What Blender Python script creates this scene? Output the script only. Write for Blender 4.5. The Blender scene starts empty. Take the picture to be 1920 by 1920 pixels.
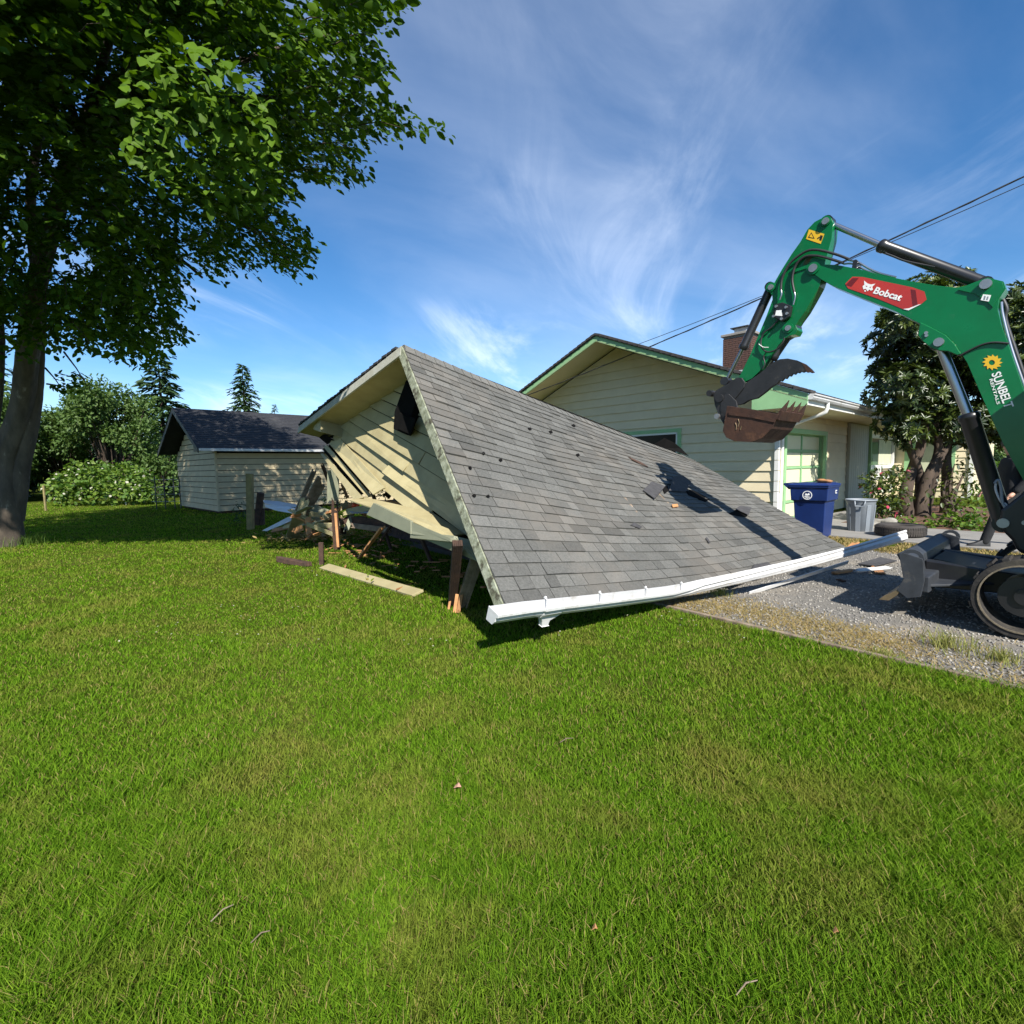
import bpy, bmesh, math, random
import numpy as np
from mathutils import Vector, Matrix
from mathutils.geometry import tessellate_polygon

scene = bpy.context.scene
col = scene.collection
random.seed(7)
rng = np.random.default_rng(7)
V = Vector
rad = math.radians

# ------------------------------------------------------------------ camera
CAM = V((0, 0, 1.5))
PITCH, ROLL = rad(5.12), rad(1.0)
X0 = V((1, 0, 0)); FWD = V((0, math.cos(PITCH), -math.sin(PITCH))); U0 = V((0, math.sin(PITCH), math.cos(PITCH)))
RGT = X0 * math.cos(ROLL) - U0 * math.sin(ROLL)
UPV = U0 * math.cos(ROLL) + X0 * math.sin(ROLL)
cd = bpy.data.cameras.new('camera'); cam = bpy.data.objects.new('camera', cd); col.objects.link(cam)
cd.sensor_width = 36; cd.lens = 18; cd.clip_start = 0.05; cd.clip_end = 3000
cam.matrix_world = Matrix(((RGT.x, UPV.x, -FWD.x, CAM.x), (RGT.y, UPV.y, -FWD.y, CAM.y), (RGT.z, UPV.z, -FWD.z, CAM.z), (0, 0, 0, 1)))
scene.camera = cam

# ------------------------------------------------------------------ light
SUN = V((0.21, -0.72, 0.66)).normalized()          # towards the sun: behind the viewer, a little to the right
world = bpy.data.worlds.new('World'); scene.world = world; world.use_nodes = True
nt = world.node_tree; nt.nodes.clear()
def N(t, kind, **kw):
    n = t.nodes.new(kind)
    for k, v in kw.items():
        if k == 'inp':
            for i, val in v.items(): n.inputs[i].default_value = val
        else: setattr(n, k, v)
    return n
wo = N(nt, 'ShaderNodeOutputWorld'); bg = N(nt, 'ShaderNodeBackground'); bg.inputs[1].default_value = 0.084
sky = N(nt, 'ShaderNodeTexSky', sky_type='NISHITA'); sky.sun_disc = False
sky.sun_elevation = math.asin(SUN.z); sky.sun_rotation = math.atan2(SUN.x, SUN.y)
sky.altitude = 900; sky.air_density = 1.0; sky.dust_density = 0.1; sky.ozone_density = 3.0
tc = N(nt, 'ShaderNodeTexCoord'); sep = N(nt, 'ShaderNodeSeparateXYZ'); nt.links.new(tc.outputs['Generated'], sep.inputs[0])
za = N(nt, 'ShaderNodeMath', operation='ADD', inp={1: 0.16}); nt.links.new(sep.outputs[2], za.inputs[0])
zm = N(nt, 'ShaderNodeMath', operation='MAXIMUM', inp={1: 0.05}); nt.links.new(za.outputs[0], zm.inputs[0])
dx = N(nt, 'ShaderNodeMath', operation='DIVIDE'); dy = N(nt, 'ShaderNodeMath', operation='DIVIDE')
nt.links.new(sep.outputs[0], dx.inputs[0]); nt.links.new(zm.outputs[0], dx.inputs[1])
nt.links.new(sep.outputs[1], dy.inputs[0]); nt.links.new(zm.outputs[0], dy.inputs[1])
cmb = N(nt, 'ShaderNodeCombineXYZ'); nt.links.new(dx.outputs[0], cmb.inputs[0]); nt.links.new(dy.outputs[0], cmb.inputs[1])
def cloud_layer(loc, rot, scl, nscale, detail, rough, dist, lo, hi, top):
    mp = N(nt, 'ShaderNodeMapping', vector_type='TEXTURE'); mp.inputs['Location'].default_value = loc; mp.inputs['Rotation'].default_value = (0, 0, rot); mp.inputs['Scale'].default_value = scl
    nt.links.new(cmb.outputs[0], mp.inputs['Vector'])
    nz = N(nt, 'ShaderNodeTexNoise', inp={'Scale': nscale, 'Detail': detail, 'Roughness': rough, 'Distortion': dist}); nt.links.new(mp.outputs[0], nz.inputs['Vector'])
    mr = N(nt, 'ShaderNodeMapRange', inp={1: lo, 2: hi, 3: 0.0, 4: top}, interpolation_type='SMOOTHSTEP'); nt.links.new(nz.outputs[0], mr.inputs[0])
    return mr.outputs[0]
c1 = cloud_layer((6.1, 2.4, 0), rad(-14), (0.85, 2.3, 1), 1.25, 9, 0.62, 0.9, 0.47, 0.84, 0.85)
c2 = cloud_layer((7.3, 4.1, 0), rad(-40), (1.3, 2.2, 1), 1.0, 7, 0.55, 0.6, 0.40, 0.85, 0.24)
c3 = cloud_layer((2.6, 8.0, 0), rad(-12), (0.8, 1.0, 1), 0.6, 2, 0.5, 0.2, 0.38, 0.62, 1.0)
m13 = N(nt, 'ShaderNodeMath', operation='MULTIPLY'); nt.links.new(c1, m13.inputs[0]); nt.links.new(c3, m13.inputs[1])
mx = N(nt, 'ShaderNodeMath', operation='ADD', use_clamp=True); nt.links.new(m13.outputs[0], mx.inputs[0]); nt.links.new(c2, mx.inputs[1])
hz = N(nt, 'ShaderNodeMapRange', inp={1: 0.0, 2: 0.16, 3: 0.10, 4: 1.0}); nt.links.new(sep.outputs[2], hz.inputs[0])
mk = N(nt, 'ShaderNodeMath', operation='MULTIPLY'); nt.links.new(mx.outputs[0], mk.inputs[0]); nt.links.new(hz.outputs[0], mk.inputs[1])
mk2 = N(nt, 'ShaderNodeMath', operation='MULTIPLY', inp={1: 0.72}); nt.links.new(mk.outputs[0], mk2.inputs[0])
hsv = N(nt, 'ShaderNodeHueSaturation', inp={'Saturation': 1.26, 'Value': 1.08}); nt.links.new(sky.outputs[0], hsv.inputs['Color'])
mix = N(nt, 'ShaderNodeMix', data_type='RGBA'); mix.inputs[7].default_value = (10.5, 11.2, 12.4, 1)
nt.links.new(mk2.outputs[0], mix.inputs[0]); nt.links.new(hsv.outputs[0], mix.inputs[6])
nt.links.new(mix.outputs[2], bg.inputs[0]); nt.links.new(bg.outputs[0], wo.inputs[0])
sl = bpy.data.lights.new('sun', 'SUN'); sl.energy = 5.0; sl.angle = rad(0.53); sl.color = (1.0, 0.95, 0.87)
so = bpy.data.objects.new('sun', sl); col.objects.link(so); so.location = (10, -40, 40)
so.rotation_euler = SUN.to_track_quat('Z', 'Y').to_euler()
vs = scene.view_settings; vs.view_transform = 'Standard'; vs.look = 'None'; vs.exposure = 0.85; vs.gamma = 1.0; vs.use_curve_mapping = False
scene.cycles.use_denoising = True
scene.cycles.max_bounces = 6; scene.cycles.transparent_max_bounces = 8

# ------------------------------------------------------------------ measuring the photograph: pixels of the 1920 frame to world points
def ray(px, py): return (FWD + RGT * ((px - 960) / 960) - UPV * ((py - 960) / 960))
def at(px, py, d):
    r = ray(px, py); return CAM + r * (d / r.y)
def gnd(px, py, z=0.0):
    r = ray(px, py); return CAM + r * ((z - CAM.z) / r.z)
def on(px, py, p0, n):
    r = ray(px, py); return CAM + r * ((p0 - CAM).dot(n) / r.dot(n))

# ------------------------------------------------------------------ objects
ORG = {}
def put(o, parent, c):
    col.objects.link(o)
    if parent is not None:
        o.parent = parent; o.location = c - ORG[parent.name]
    else: o.location = c
    ORG[o.name] = V(c)
    return o
def tag(o, label=None, cat=None, group=None, kind=None):
    if label: o['label'] = label
    if cat: o['category'] = cat
    if group: o['group'] = group
    if kind: o['kind'] = kind
    return o
def thing(name, loc, label, cat, group=None):
    o = bpy.data.objects.new(name, None); o.empty_display_size = 0.2
    put(o, None, V(loc)); return tag(o, label, cat, group)

class MB:
    def __init__(s): s.v = []; s.f = []; s.sm = []
    def add(s, vs, fs, smooth=False):
        b = len(s.v); s.v += [V(p) for p in vs]
        for f in fs: s.f.append([b + i for i in f]); s.sm.append(smooth)
        return s
    def box(s, c, a, b, n):           # centre, three half vectors
        c, a, b, n = V(c), V(a), V(b), V(n)
        vs = [c + a * i + b * j + n * k for k in (-1, 1) for j in (-1, 1) for i in (-1, 1)]
        fs = [(0, 2, 3, 1), (4, 5, 7, 6), (0, 1, 5, 4), (2, 6, 7, 3), (0, 4, 6, 2), (1, 3, 7, 5)]
        if a.cross(b).dot(n) < 0: fs = [f[::-1] for f in fs]
        return s.add(vs, fs)
    def abox(s, x0, x1, y0, y1, z0, z1):
        return s.box(((x0 + x1) / 2, (y0 + y1) / 2, (z0 + z1) / 2), ((x1 - x0) / 2, 0, 0), (0, (y1 - y0) / 2, 0), (0, 0, (z1 - z0) / 2))
    def beam(s, p, q, w, t, side=None, tw=0.0):   # bar from p to q, w wide along side, t thick
        p, q = V(p), V(q); d = (q - p); L = d.length; d.normalize()
        side = V(side) if side is not None else d.cross(V((0, 0, 1)))
        if side.length < 1e-4: side = V((1, 0, 0))
        side = (side - d * side.dot(d)).normalized()
        if tw: side = Matrix.Rotation(tw, 3, d) @ side
        n = d.cross(side)
        return s.box((p + q) / 2, d * (L / 2), side * (w / 2), n * (t / 2))
    def slab(s, pts, off):             # polygon extruded by the vector off, concave allowed
        pts = [V(p) for p in pts]; off = V(off); n = len(pts)
        tris = tessellate_polygon([pts])
        nn = V((0, 0, 0))
        for i in range(n): nn += pts[i].cross(pts[(i + 1) % n])
        flip = nn.dot(off) < 0
        vs = pts + [p + off for p in pts]; fs = []
        for t in tris:
            a, b, c = t
            m = (pts[b] - pts[a]).cross(pts[c] - pts[a]).dot(nn)
            if m < 0: a, c = c, a
            lo, hi = (c, b, a), (a + n, b + n, c + n)
            if flip: lo, hi = lo[::-1], hi[::-1]
            fs += [lo, hi]
        for i in range(n):
            j = (i + 1) % n; q = (i, j, j + n, i + n)
            fs.append(q[::-1] if flip else q)
        return s.add(vs, fs)
    def slab_hole(s, outer, hole, off):
        outer = [V(p) for p in outer]; hole = [V(p) for p in hole]; off = V(off)
        allp = outer + hole; n = len(allp); tris = tessellate_polygon([outer, hole])
        vs = allp + [p + off for p in allp]; fs = []
        nn = V((0, 0, 0))
        for i in range(len(outer)): nn += outer[i].cross(outer[(i + 1) % len(outer)])
        flip = nn.dot(off) < 0
        for a, b, c in tris:
            if (allp[b] - allp[a]).cross(allp[c] - allp[a]).dot(nn) < 0: a, c = c, a
            lo, hi = (c, b, a), (a + n, b + n, c + n)
            if flip: lo, hi = lo[::-1], hi[::-1]
            fs += [lo, hi]
        for base, ring, sg in ((0, outer, 1), (len(outer), hole, -1)):
            m = len(ring)
            for i in range(m):
                q = (base + i, base + (i + 1) % m, base + (i + 1) % m + n, base + i + n)
                fs.append(q[::-1] if flip else q)
        return s.add(vs, fs)
    def tube(s, path, r, seg=10, cap=True):
        path = [V(p) for p in path]; k = len(path)
        rs = r if hasattr(r, '__len__') else [r] * k
        vs = []; up = None
        for i, p in enumerate(path):
            d = (path[min(i + 1, k - 1)] - path[max(i - 1, 0)]).normalized()
            if up is None: up = d.cross(V((0.3, 0.2, 1))).normalized()
            up = (up - d * up.dot(d)).normalized(); w = d.cross(up)
            for j in range(seg):
                a = 2 * math.pi * j / seg; vs.append(p + (up * math.cos(a) + w * math.sin(a)) * rs[i])
        fs = [(i * seg + j, i * seg + (j + 1) % seg, (i + 1) * seg + (j + 1) % seg, (i + 1) * seg + j) for i in range(k - 1) for j in range(seg)]
        s.add(vs, fs, True)
        if cap:
            s.add(vs[:seg], [tuple(range(seg))[::-1]]); s.add(vs[-seg:], [tuple(range(seg))])
        return s
    def cyl(s, p, q, r, seg=16, r2=None): return s.tube([p, q], [r, r if r2 is None else r2], seg)
    def lathe(s, c, axis, prof, seg=24, ref=(1, 0, 0)):    # prof: (radius, height) pairs
        c, axis = V(c), V(axis).normalized(); a = V(ref); a = (a - axis * a.dot(axis)).normalized(); b = axis.cross(a)
        vs = [c + axis * h + (a * math.cos(2 * math.pi * j / seg) + b * math.sin(2 * math.pi * j / seg)) * r for r, h in prof for j in range(seg)]
        fs = [(i * seg + j, i * seg + (j + 1) % seg, (i + 1) * seg + (j + 1) % seg, (i + 1) * seg + j) for i in range(len(prof) - 1) for j in range(seg)]
        return s.add(vs, fs, True)
    def build(s, name, m, parent=None, bevel=0.0, bseg=2, kind=None, label=None, cat=None, group=None, rnd=None, origin=None, subsurf=0):
        c = V(origin) if origin is not None else (sum(s.v, V((0, 0, 0))) / len(s.v))
        me = bpy.data.meshes.new(name)
        me.from_pydata([tuple(p - c) for p in s.v], [], s.f)
        me.polygons.foreach_set('use_smooth', s.sm)
        me.materials.append(m if not isinstance(m, str) else MAT[m])
        if rnd is not None:
            at_ = me.attributes.new('rnd', 'FLOAT', 'FACE'); 
            at_.data.foreach_set('value', rnd if hasattr(rnd, '__len__') else [rnd] * len(s.f))
        me.update()
        o = bpy.data.objects.new(name, me); put(o, parent, c)
        if bevel:
            b = o.modifiers.new('bevel', 'BEVEL'); b.width = bevel; b.segments = bseg; b.limit_method = 'ANGLE'; b.angle_limit = rad(35)
        if subsurf:
            b = o.modifiers.new('sub', 'SUBSURF'); b.levels = subsurf; b.render_levels = subsurf
        return tag(o, label, cat, group, kind)

def fast_mesh(name, verts, quads, mat_, parent=None, rnd=None, tris=None, smooth=False, kind=None, origin=(0, 0, 0), corner_rnd=None):
    """numpy verts (n,3), quads (m,4), tris (k,3)"""
    me = bpy.data.meshes.new(name); me.vertices.add(len(verts))
    o0 = np.array(origin, dtype=np.float64)
    me.vertices.foreach_set('co', (verts - o0).astype(np.float32).ravel())
    nq = 0 if quads is None else len(quads); ntr = 0 if tris is None else len(tris)
    loops = np.concatenate([a.ravel() for a in (quads, tris) if a is not None]).astype(np.int32)
    me.loops.add(len(loops)); me.loops.foreach_set('vertex_index', loops)
    tot = np.concatenate([np.full(nq, 4), np.full(ntr, 3)]).astype(np.int32)
    st = np.concatenate([[0], np.cumsum(tot)[:-1]]).astype(np.int32)
    me.polygons.add(nq + ntr); me.polygons.foreach_set('loop_start', st); me.polygons.foreach_set('loop_total', tot)
    if smooth: me.polygons.foreach_set('use_smooth', np.ones(nq + ntr, dtype=bool))
    me.update(calc_edges=True)
    if rnd is not None:
        a = me.attributes.new('rnd', 'FLOAT', 'POINT'); a.data.foreach_set('value', rnd.astype(np.float32))
    me.materials.append(MAT[mat_] if isinstance(mat_, str) else mat_)
    o = bpy.data.objects.new(name, me); put(o, parent, V(origin))
    if kind: o['kind'] = kind
    return o

# ------------------------------------------------------------------ materials
MAT = {}
def mat(name, c1, c2=None, scale=4.0, rough=0.6, metal=0.0, bump=0.0, bscale=60.0, stretch=(1, 1, 1), rnd=0.0, spec=0.5, lo=0.35, hi=0.65,
        c3=None, s3=1.5, lo3=0.55, hi3=0.7, coat=0.0, detail=6.0, usernd=False, world_co=False, rough2=None):
    m = bpy.data.materials.new(name); m.use_nodes = True; t = m.node_tree; p = t.nodes['Principled BSDF']; L = t.links.new
    if c2 is None: c2 = tuple(x * 0.86 for x in c1)
    if world_co:
        src = N(t, 'ShaderNodeNewGeometry').outputs['Position']
    else:
        co = N(t, 'ShaderNodeTexCoord'); oi = N(t, 'ShaderNodeObjectInfo')
        mu = N(t, 'ShaderNodeMath', operation='MULTIPLY', inp={1: 37.0}); L(oi.outputs['Random'], mu.inputs[0])
        ad = N(t, 'ShaderNodeVectorMath', operation='ADD'); L(co.outputs['Object'], ad.inputs[0]); L(mu.outputs[0], ad.inputs[1]); src = ad.outputs[0]
    mp = N(t, 'ShaderNodeMapping'); mp.inputs['Scale'].default_value = stretch; L(src, mp.inputs['Vector'])
    n1 = N(t, 'ShaderNodeTexNoise', inp={'Scale': scale, 'Detail': detail, 'Roughness': 0.62}); L(mp.outputs[0], n1.inputs['Vector'])
    mr = N(t, 'ShaderNodeMapRange', inp={1: lo, 2: hi}); L(n1.outputs[0], mr.inputs[0])
    mx = N(t, 'ShaderNodeMix', data_type='RGBA'); mx.inputs[6].default_value = (*c1, 1); mx.inputs[7].default_value = (*c2, 1); L(mr.outputs[0], mx.inputs[0])
    out = mx.outputs[2]
    if c3 is not None:
        n3 = N(t, 'ShaderNodeTexNoise', inp={'Scale': s3, 'Detail': 8.0, 'Roughness': 0.7}); L(mp.outputs[0], n3.inputs['Vector'])
        m3 = N(t, 'ShaderNodeMapRange', inp={1: lo3, 2: hi3}); L(n3.outputs[0], m3.inputs[0])
        x3 = N(t, 'ShaderNodeMix', data_type='RGBA'); x3.inputs[7].default_value = (*c3, 1); L(out, x3.inputs[6]); L(m3.outputs[0], x3.inputs[0]); out = x3.outputs[2]
    if rnd:
        if usernd:
            rs = N(t, 'ShaderNodeAttribute', attribute_name='rnd').outputs['Fac']
        else:
            rs = N(t, 'ShaderNodeObjectInfo').outputs['Random']
        r2 = N(t, 'ShaderNodeMapRange', inp={1: 0, 2: 1, 3: 1 - rnd, 4: 1 + rnd}); L(rs, r2.inputs[0])
        h = N(t, 'ShaderNodeHueSaturation'); L(out, h.inputs['Color']); L(r2.outputs[0], h.inputs['Value']); out = h.outputs[0]
    L(out, p.inputs['Base Color'])
    p.inputs['Metallic'].default_value = metal; p.inputs['Specular IOR Level'].default_value = spec; p.inputs['Coat Weight'].default_value = coat
    p.inputs['Coat Roughness'].default_value = 0.12
    if rough2 is None: p.inputs['Roughness'].default_value = rough
    else:
        rr = N(t, 'ShaderNodeMapRange', inp={1: 0.3, 2: 0.7, 3: rough, 4: rough2}); L(n1.outputs[0], rr.inputs[0]); L(rr.outputs[0], p.inputs['Roughness'])
    if bump:
        nb = N(t, 'ShaderNodeTexNoise', inp={'Scale': bscale, 'Detail': 5.0, 'Roughness': 0.6}); L(mp.outputs[0], nb.inputs['Vector'])
        b = N(t, 'ShaderNodeBump', inp={'Strength': bump, 'Distance': 0.01}); L(nb.outputs[0], b.inputs['Height']); L(b.outputs[0], p.inputs['Normal'])
    MAT[name] = m; return m

def leaf_mat(name, c1, c2, tcol, trans=0.35, rough=0.45, spec=0.4, patch=None, ps=0.5, plo=0.45, phi=0.65, c3=None):
    m = bpy.data.materials.new(name); m.use_nodes = True; t = m.node_tree; p = t.nodes['Principled BSDF']; L = t.links.new; out = t.nodes['Material Output']
    a = N(t, 'ShaderNodeAttribute', attribute_name='rnd')
    mx = N(t, 'ShaderNodeMix', data_type='RGBA'); mx.inputs[6].default_value = (*c1, 1); mx.inputs[7].default_value = (*c2, 1); L(a.outputs['Fac'], mx.inputs[0])
    c = mx.outputs[2]
    if c3 is not None:
        g3 = N(t, 'ShaderNodeMath', operation='GREATER_THAN', inp={1: 0.92}); L(a.outputs['Fac'], g3.inputs[0])
        x3 = N(t, 'ShaderNodeMix', data_type='RGBA'); x3.inputs[7].default_value = (*c3, 1); L(c, x3.inputs[6]); L(g3.outputs[0], x3.inputs[0]); c = x3.outputs[2]
    if patch is not None:
        g = N(t, 'ShaderNodeNewGeometry')
        n1 = N(t, 'ShaderNodeTexNoise', inp={'Scale': ps, 'Detail': 7.0, 'Roughness': 0.66, 'Distortion': 0.5}); L(g.outputs['Position'], n1.inputs['Vector'])
        mr = N(t, 'ShaderNodeMapRange', inp={1: plo, 2: phi}); L(n1.outputs[0], mr.inputs[0])
        x2 = N(t, 'ShaderNodeMix', data_type='RGBA'); x2.inputs[7].default_value = (*patch, 1); L(c, x2.inputs[6]); L(mr.outputs[0], x2.inputs[0]); c = x2.outputs[2]
    L(c, p.inputs['Base Color']); p.inputs['Roughness'].default_value = rough; p.inputs['Specular IOR Level'].default_value = spec
    tr = N(t, 'ShaderNodeBsdfTranslucent'); tm = N(t, 'ShaderNodeMix', data_type='RGBA', blend_type='MULTIPLY'); tm.inputs[0].default_value = 1.0
    L(c, tm.inputs[6]); tm.inputs[7].default_value = (*tcol, 1); L(tm.outputs[2], tr.inputs['Color'])
    ms = N(t, 'ShaderNodeMixShader', inp={0: trans}); L(p.outputs[0], ms.inputs[1]); L(tr.outputs[0], ms.inputs[2]); L(ms.outputs[0], out.inputs['Surface'])
    MAT[name] = m; return m

mat('house_siding', (0.70, 0.605, 0.41), (0.635, 0.545, 0.365), scale=2.0, rough=0.55, bump=0.10, bscale=30, stretch=(1, 1, 1), rnd=0.03)
mat('house_soffit', (0.68, 0.585, 0.40), (0.60, 0.51, 0.345), scale=1.2, rough=0.65)
mat('mint_trim', (0.27, 0.48, 0.24), (0.24, 0.43, 0.215), scale=3, rough=0.5)
mat('cream_panel', (0.66, 0.65, 0.44), (0.62, 0.61, 0.42), scale=2, rough=0.5)
mat('garage_siding', (0.395, 0.345, 0.190), (0.325, 0.28, 0.15), scale=3.5, rough=0.6, bump=0.2, bscale=40, rnd=0.07, c3=(0.22, 0.20, 0.12), s3=9, lo3=0.66, hi3=0.80)
mat('garage_trim', (0.42, 0.42, 0.37), (0.33, 0.32, 0.26), scale=6, rough=0.65, bump=0.3, bscale=30, c3=(0.16, 0.15, 0.10), s3=7, lo3=0.62, hi3=0.76)
mat('mossy_trim', (0.33, 0.35, 0.26), (0.14, 0.15, 0.09), scale=14, rough=0.9, bump=0.7, bscale=45, c3=(0.06, 0.055, 0.035), s3=9, lo3=0.52, hi3=0.62)
mat('sage_board', (0.24, 0.245, 0.165), (0.20, 0.205, 0.14), scale=5, rough=0.6, bump=0.15, bscale=40, c3=(0.16, 0.13, 0.08), s3=6, lo3=0.66, hi3=0.76)
mat('shed_siding', (0.46, 0.385, 0.24), (0.395, 0.325, 0.20), scale=2.5, rough=0.7, bump=0.15, bscale=40, rnd=0.05)
mat('dark_trim', (0.05, 0.055, 0.055), (0.03, 0.03, 0.03), rough=0.6)
mat('raw_wood', (0.50, 0.25, 0.10), (0.34, 0.16, 0.065), scale=6, rough=0.75, stretch=(1, 1, 1), bump=0.4, bscale=50, rnd=0.18)
mat('grey_wood', (0.26, 0.20, 0.145), (0.15, 0.11, 0.075), scale=9, rough=0.85, bump=0.6, bscale=50, rnd=0.12)
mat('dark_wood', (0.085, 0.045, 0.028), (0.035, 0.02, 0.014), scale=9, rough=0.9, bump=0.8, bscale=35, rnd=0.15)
mat('post_wood', (0.26, 0.21, 0.085), (0.17, 0.14, 0.06), scale=7, rough=0.85, bump=0.5, bscale=50)
mat('white_metal', (0.62, 0.62, 0.62), (0.54, 0.54, 0.53), scale=3, rough=0.35, c3=(0.30, 0.26, 0.19), s3=5, lo3=0.54, hi3=0.80, bump=.2, bscale=9)
mat('dull_metal', (0.50, 0.51, 0.53), (0.40, 0.41, 0.43), scale=6, rough=0.4, c3=(0.22, 0.19, 0.16), s3=5, lo3=0.64, hi3=0.78)
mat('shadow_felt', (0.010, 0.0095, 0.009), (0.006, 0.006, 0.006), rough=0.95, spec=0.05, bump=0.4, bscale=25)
mat('shed_roofing', (0.030, 0.031, 0.036), (0.018, 0.019, 0.022), scale=16, rough=0.85, bump=0.7, bscale=35, c3=(0.065, 0.065, 0.065), s3=1.2, lo3=0.56, hi3=0.75, stretch=(1, 1, 1))
mat('house_roofing', (0.05, 0.045, 0.045), (0.03, 0.028, 0.028), scale=20, rough=0.9, bump=0.8, bscale=30)
mat('green_paint', (0.001, 0.145, 0.040), (0.001, 0.120, 0.032), scale=3, rough=0.26, rough2=0.42, coat=0.25, spec=0.3, c3=(0.050, 0.150, 0.075), s3=5.5, lo3=0.60, hi3=0.85)
mat('black_paint', (0.012, 0.012, 0.014), (0.020, 0.020, 0.021), scale=5, rough=0.35, spec=0.5)
mat('worn_black', (0.022, 0.022, 0.024), (0.012, 0.012, 0.013), scale=6, rough=0.5, c3=(0.10, 0.085, 0.065), s3=5, lo3=0.60, hi3=0.78, bump=0.2, bscale=30)
mat('blade_paint', (0.045, 0.050, 0.058), (0.028, 0.031, 0.036), scale=5, rough=0.5, c3=(0.13, 0.115, 0.095), s3=4, lo3=0.58, hi3=0.76, spec=0.3)
mat('worn_steel', (0.30, 0.23, 0.14), (0.17, 0.12, 0.07), scale=8, rough=0.45, metal=0.7)
mat('rusty_steel', (0.075, 0.034, 0.020), (0.040, 0.019, 0.013), scale=7, rough=0.55, metal=0.25, bump=0.35, bscale=30, c3=(0.15, 0.070, 0.035), s3=4.5, lo3=0.56, hi3=0.74, rough2=0.8)
mat('chrome', (0.42, 0.42, 0.43), (0.36, 0.36, 0.37), rough=0.30, metal=1.0)
mat('bolt_steel', (0.42, 0.42, 0.42), (0.30, 0.30, 0.30), rough=0.4, metal=0.8)
mat('hose_rubber', (0.03, 0.03, 0.032), (0.02, 0.02, 0.02), rough=0.5)
mat('track_rubber', (0.045, 0.042, 0.040), (0.025, 0.024, 0.023), scale=10, rough=0.8, bump=0.5, bscale=30, c3=(0.085, 0.075, 0.060), s3=3.5, lo3=0.50, hi3=0.70, spec=0.1)
mat('track_rim', (0.19, 0.155, 0.105), (0.11, 0.09, 0.06), scale=9, rough=0.9, bump=0.4, bscale=40)
mat('red_decal', (0.50, 0.035, 0.012), (0.38, 0.020, 0.010), scale=1.5, rough=0.3, coat=0.4)
mat('dark_red_decal', (0.16, 0.010, 0.008), (0.14, 0.010, 0.008), rough=0.3)
mat('white_decal', (0.82, 0.82, 0.80), (0.80, 0.80, 0.78), rough=0.4)
mat('yellow_decal', (0.75, 0.45, 0.02), (0.72, 0.42, 0.02), rough=0.4)
mat('black_decal', (0.01, 0.01, 0.01), (0.01, 0.01, 0.01), rough=0.5)
mat('bin_blue', (0.008, 0.028, 0.135), (0.006, 0.021, 0.105), scale=4, rough=0.42, bump=0.08, bscale=60, c3=(0.03, 0.055, 0.15), s3=5, lo3=0.60, hi3=0.85)
mat('can_grey', (0.22, 0.245, 0.27), (0.19, 0.215, 0.24), scale=3, rough=0.5)
mat('tyre_rubber', (0.055, 0.047, 0.040), (0.032, 0.028, 0.025), scale=12, rough=0.85, bump=0.4, bscale=40)
mat('brick', (0.13, 0.065, 0.048), (0.085, 0.045, 0.036), scale=30, rough=0.9, bump=0.4, bscale=60, rnd=0.25)
mat('mortar', (0.27, 0.25, 0.22), (0.22, 0.20, 0.18), scale=20, rough=0.95)
mat('concrete', (0.25, 0.238, 0.215), (0.19, 0.18, 0.165), scale=1.6, rough=0.9, bump=0.2, bscale=60, c3=(0.20, 0.19, 0.165), s3=2.5, lo3=0.55, hi3=0.75, world_co=True)
mat('rock', (0.30, 0.28, 0.24), (0.19, 0.18, 0.15), scale=5, rough=0.95, bump=0.6, bscale=14)
mat('soil', (0.12, 0.065, 0.038), (0.07, 0.040, 0.025), scale=6, rough=1.0, bump=0.8, bscale=30, world_co=True, c3=(0.20, 0.07, 0.03), s3=3, lo3=0.5, hi3=0.7)
mat('gravel_bed', (0.20, 0.187, 0.163), (0.12, 0.113, 0.10), scale=55, rough=0.95, bump=0.9, bscale=90, world_co=True, c3=(0.27, 0.235, 0.185), s3=1.3, lo3=0.5, hi3=0.68)
mat('gravel_stone', (0.33, 0.31, 0.275), (0.165, 0.155, 0.138), scale=14, rough=0.9, rnd=0.45, usernd=True, world_co=True)
mat('bark', (0.115, 0.092, 0.068), (0.055, 0.043, 0.033), scale=5, rough=0.95, bump=0.9, bscale=16, stretch=(1, 1, 0.35), c3=(0.27, 0.25, 0.21), s3=6, lo3=0.60, hi3=0.72)
mat('dark_bark', (0.085, 0.060, 0.042), (0.045, 0.032, 0.024), scale=6, rough=0.95, bump=0.9, bscale=20, stretch=(1, 1, 0.4))
mat('cloth_dark', (0.013, 0.014, 0.016), (0.008, 0.009, 0.010), scale=10, rough=0.9, bump=0.3, bscale=25)
mat('skin', (0.52, 0.29, 0.20), (0.47, 0.25, 0.17), scale=8, rough=0.55)
mat('hair', (0.03, 0.02, 0.014), (0.02, 0.014, 0.01), rough=0.6)
mat('window_white', (0.72, 0.72, 0.68), (0.68, 0.68, 0.64), rough=0.45)
mat('grooved_board', (0.40, 0.395, 0.335), (0.36, 0.355, 0.30), scale=2, rough=0.6)
mat('curtain', (0.55, 0.55, 0.40), (0.45, 0.48, 0.33), scale=3, rough=0.9)
mat('orange_plastic', (0.75, 0.10, 0.02), (0.65, 0.08, 0.02), rough=0.45)
mat('shingle', (0.138, 0.137, 0.127), (0.094, 0.094, 0.087), scale=45, rough=0.92, bump=0.55, bscale=170, rnd=0.27, usernd=True, spec=0.15, c3=(0.158, 0.145, 0.126), s3=0.9, lo3=0.46, hi3=0.70, world_co=True, detail=4)
mat('torn_shingle', (0.060, 0.058, 0.060), (0.035, 0.034, 0.035), scale=20, rough=0.9, bump=0.4, bscale=60)

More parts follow.
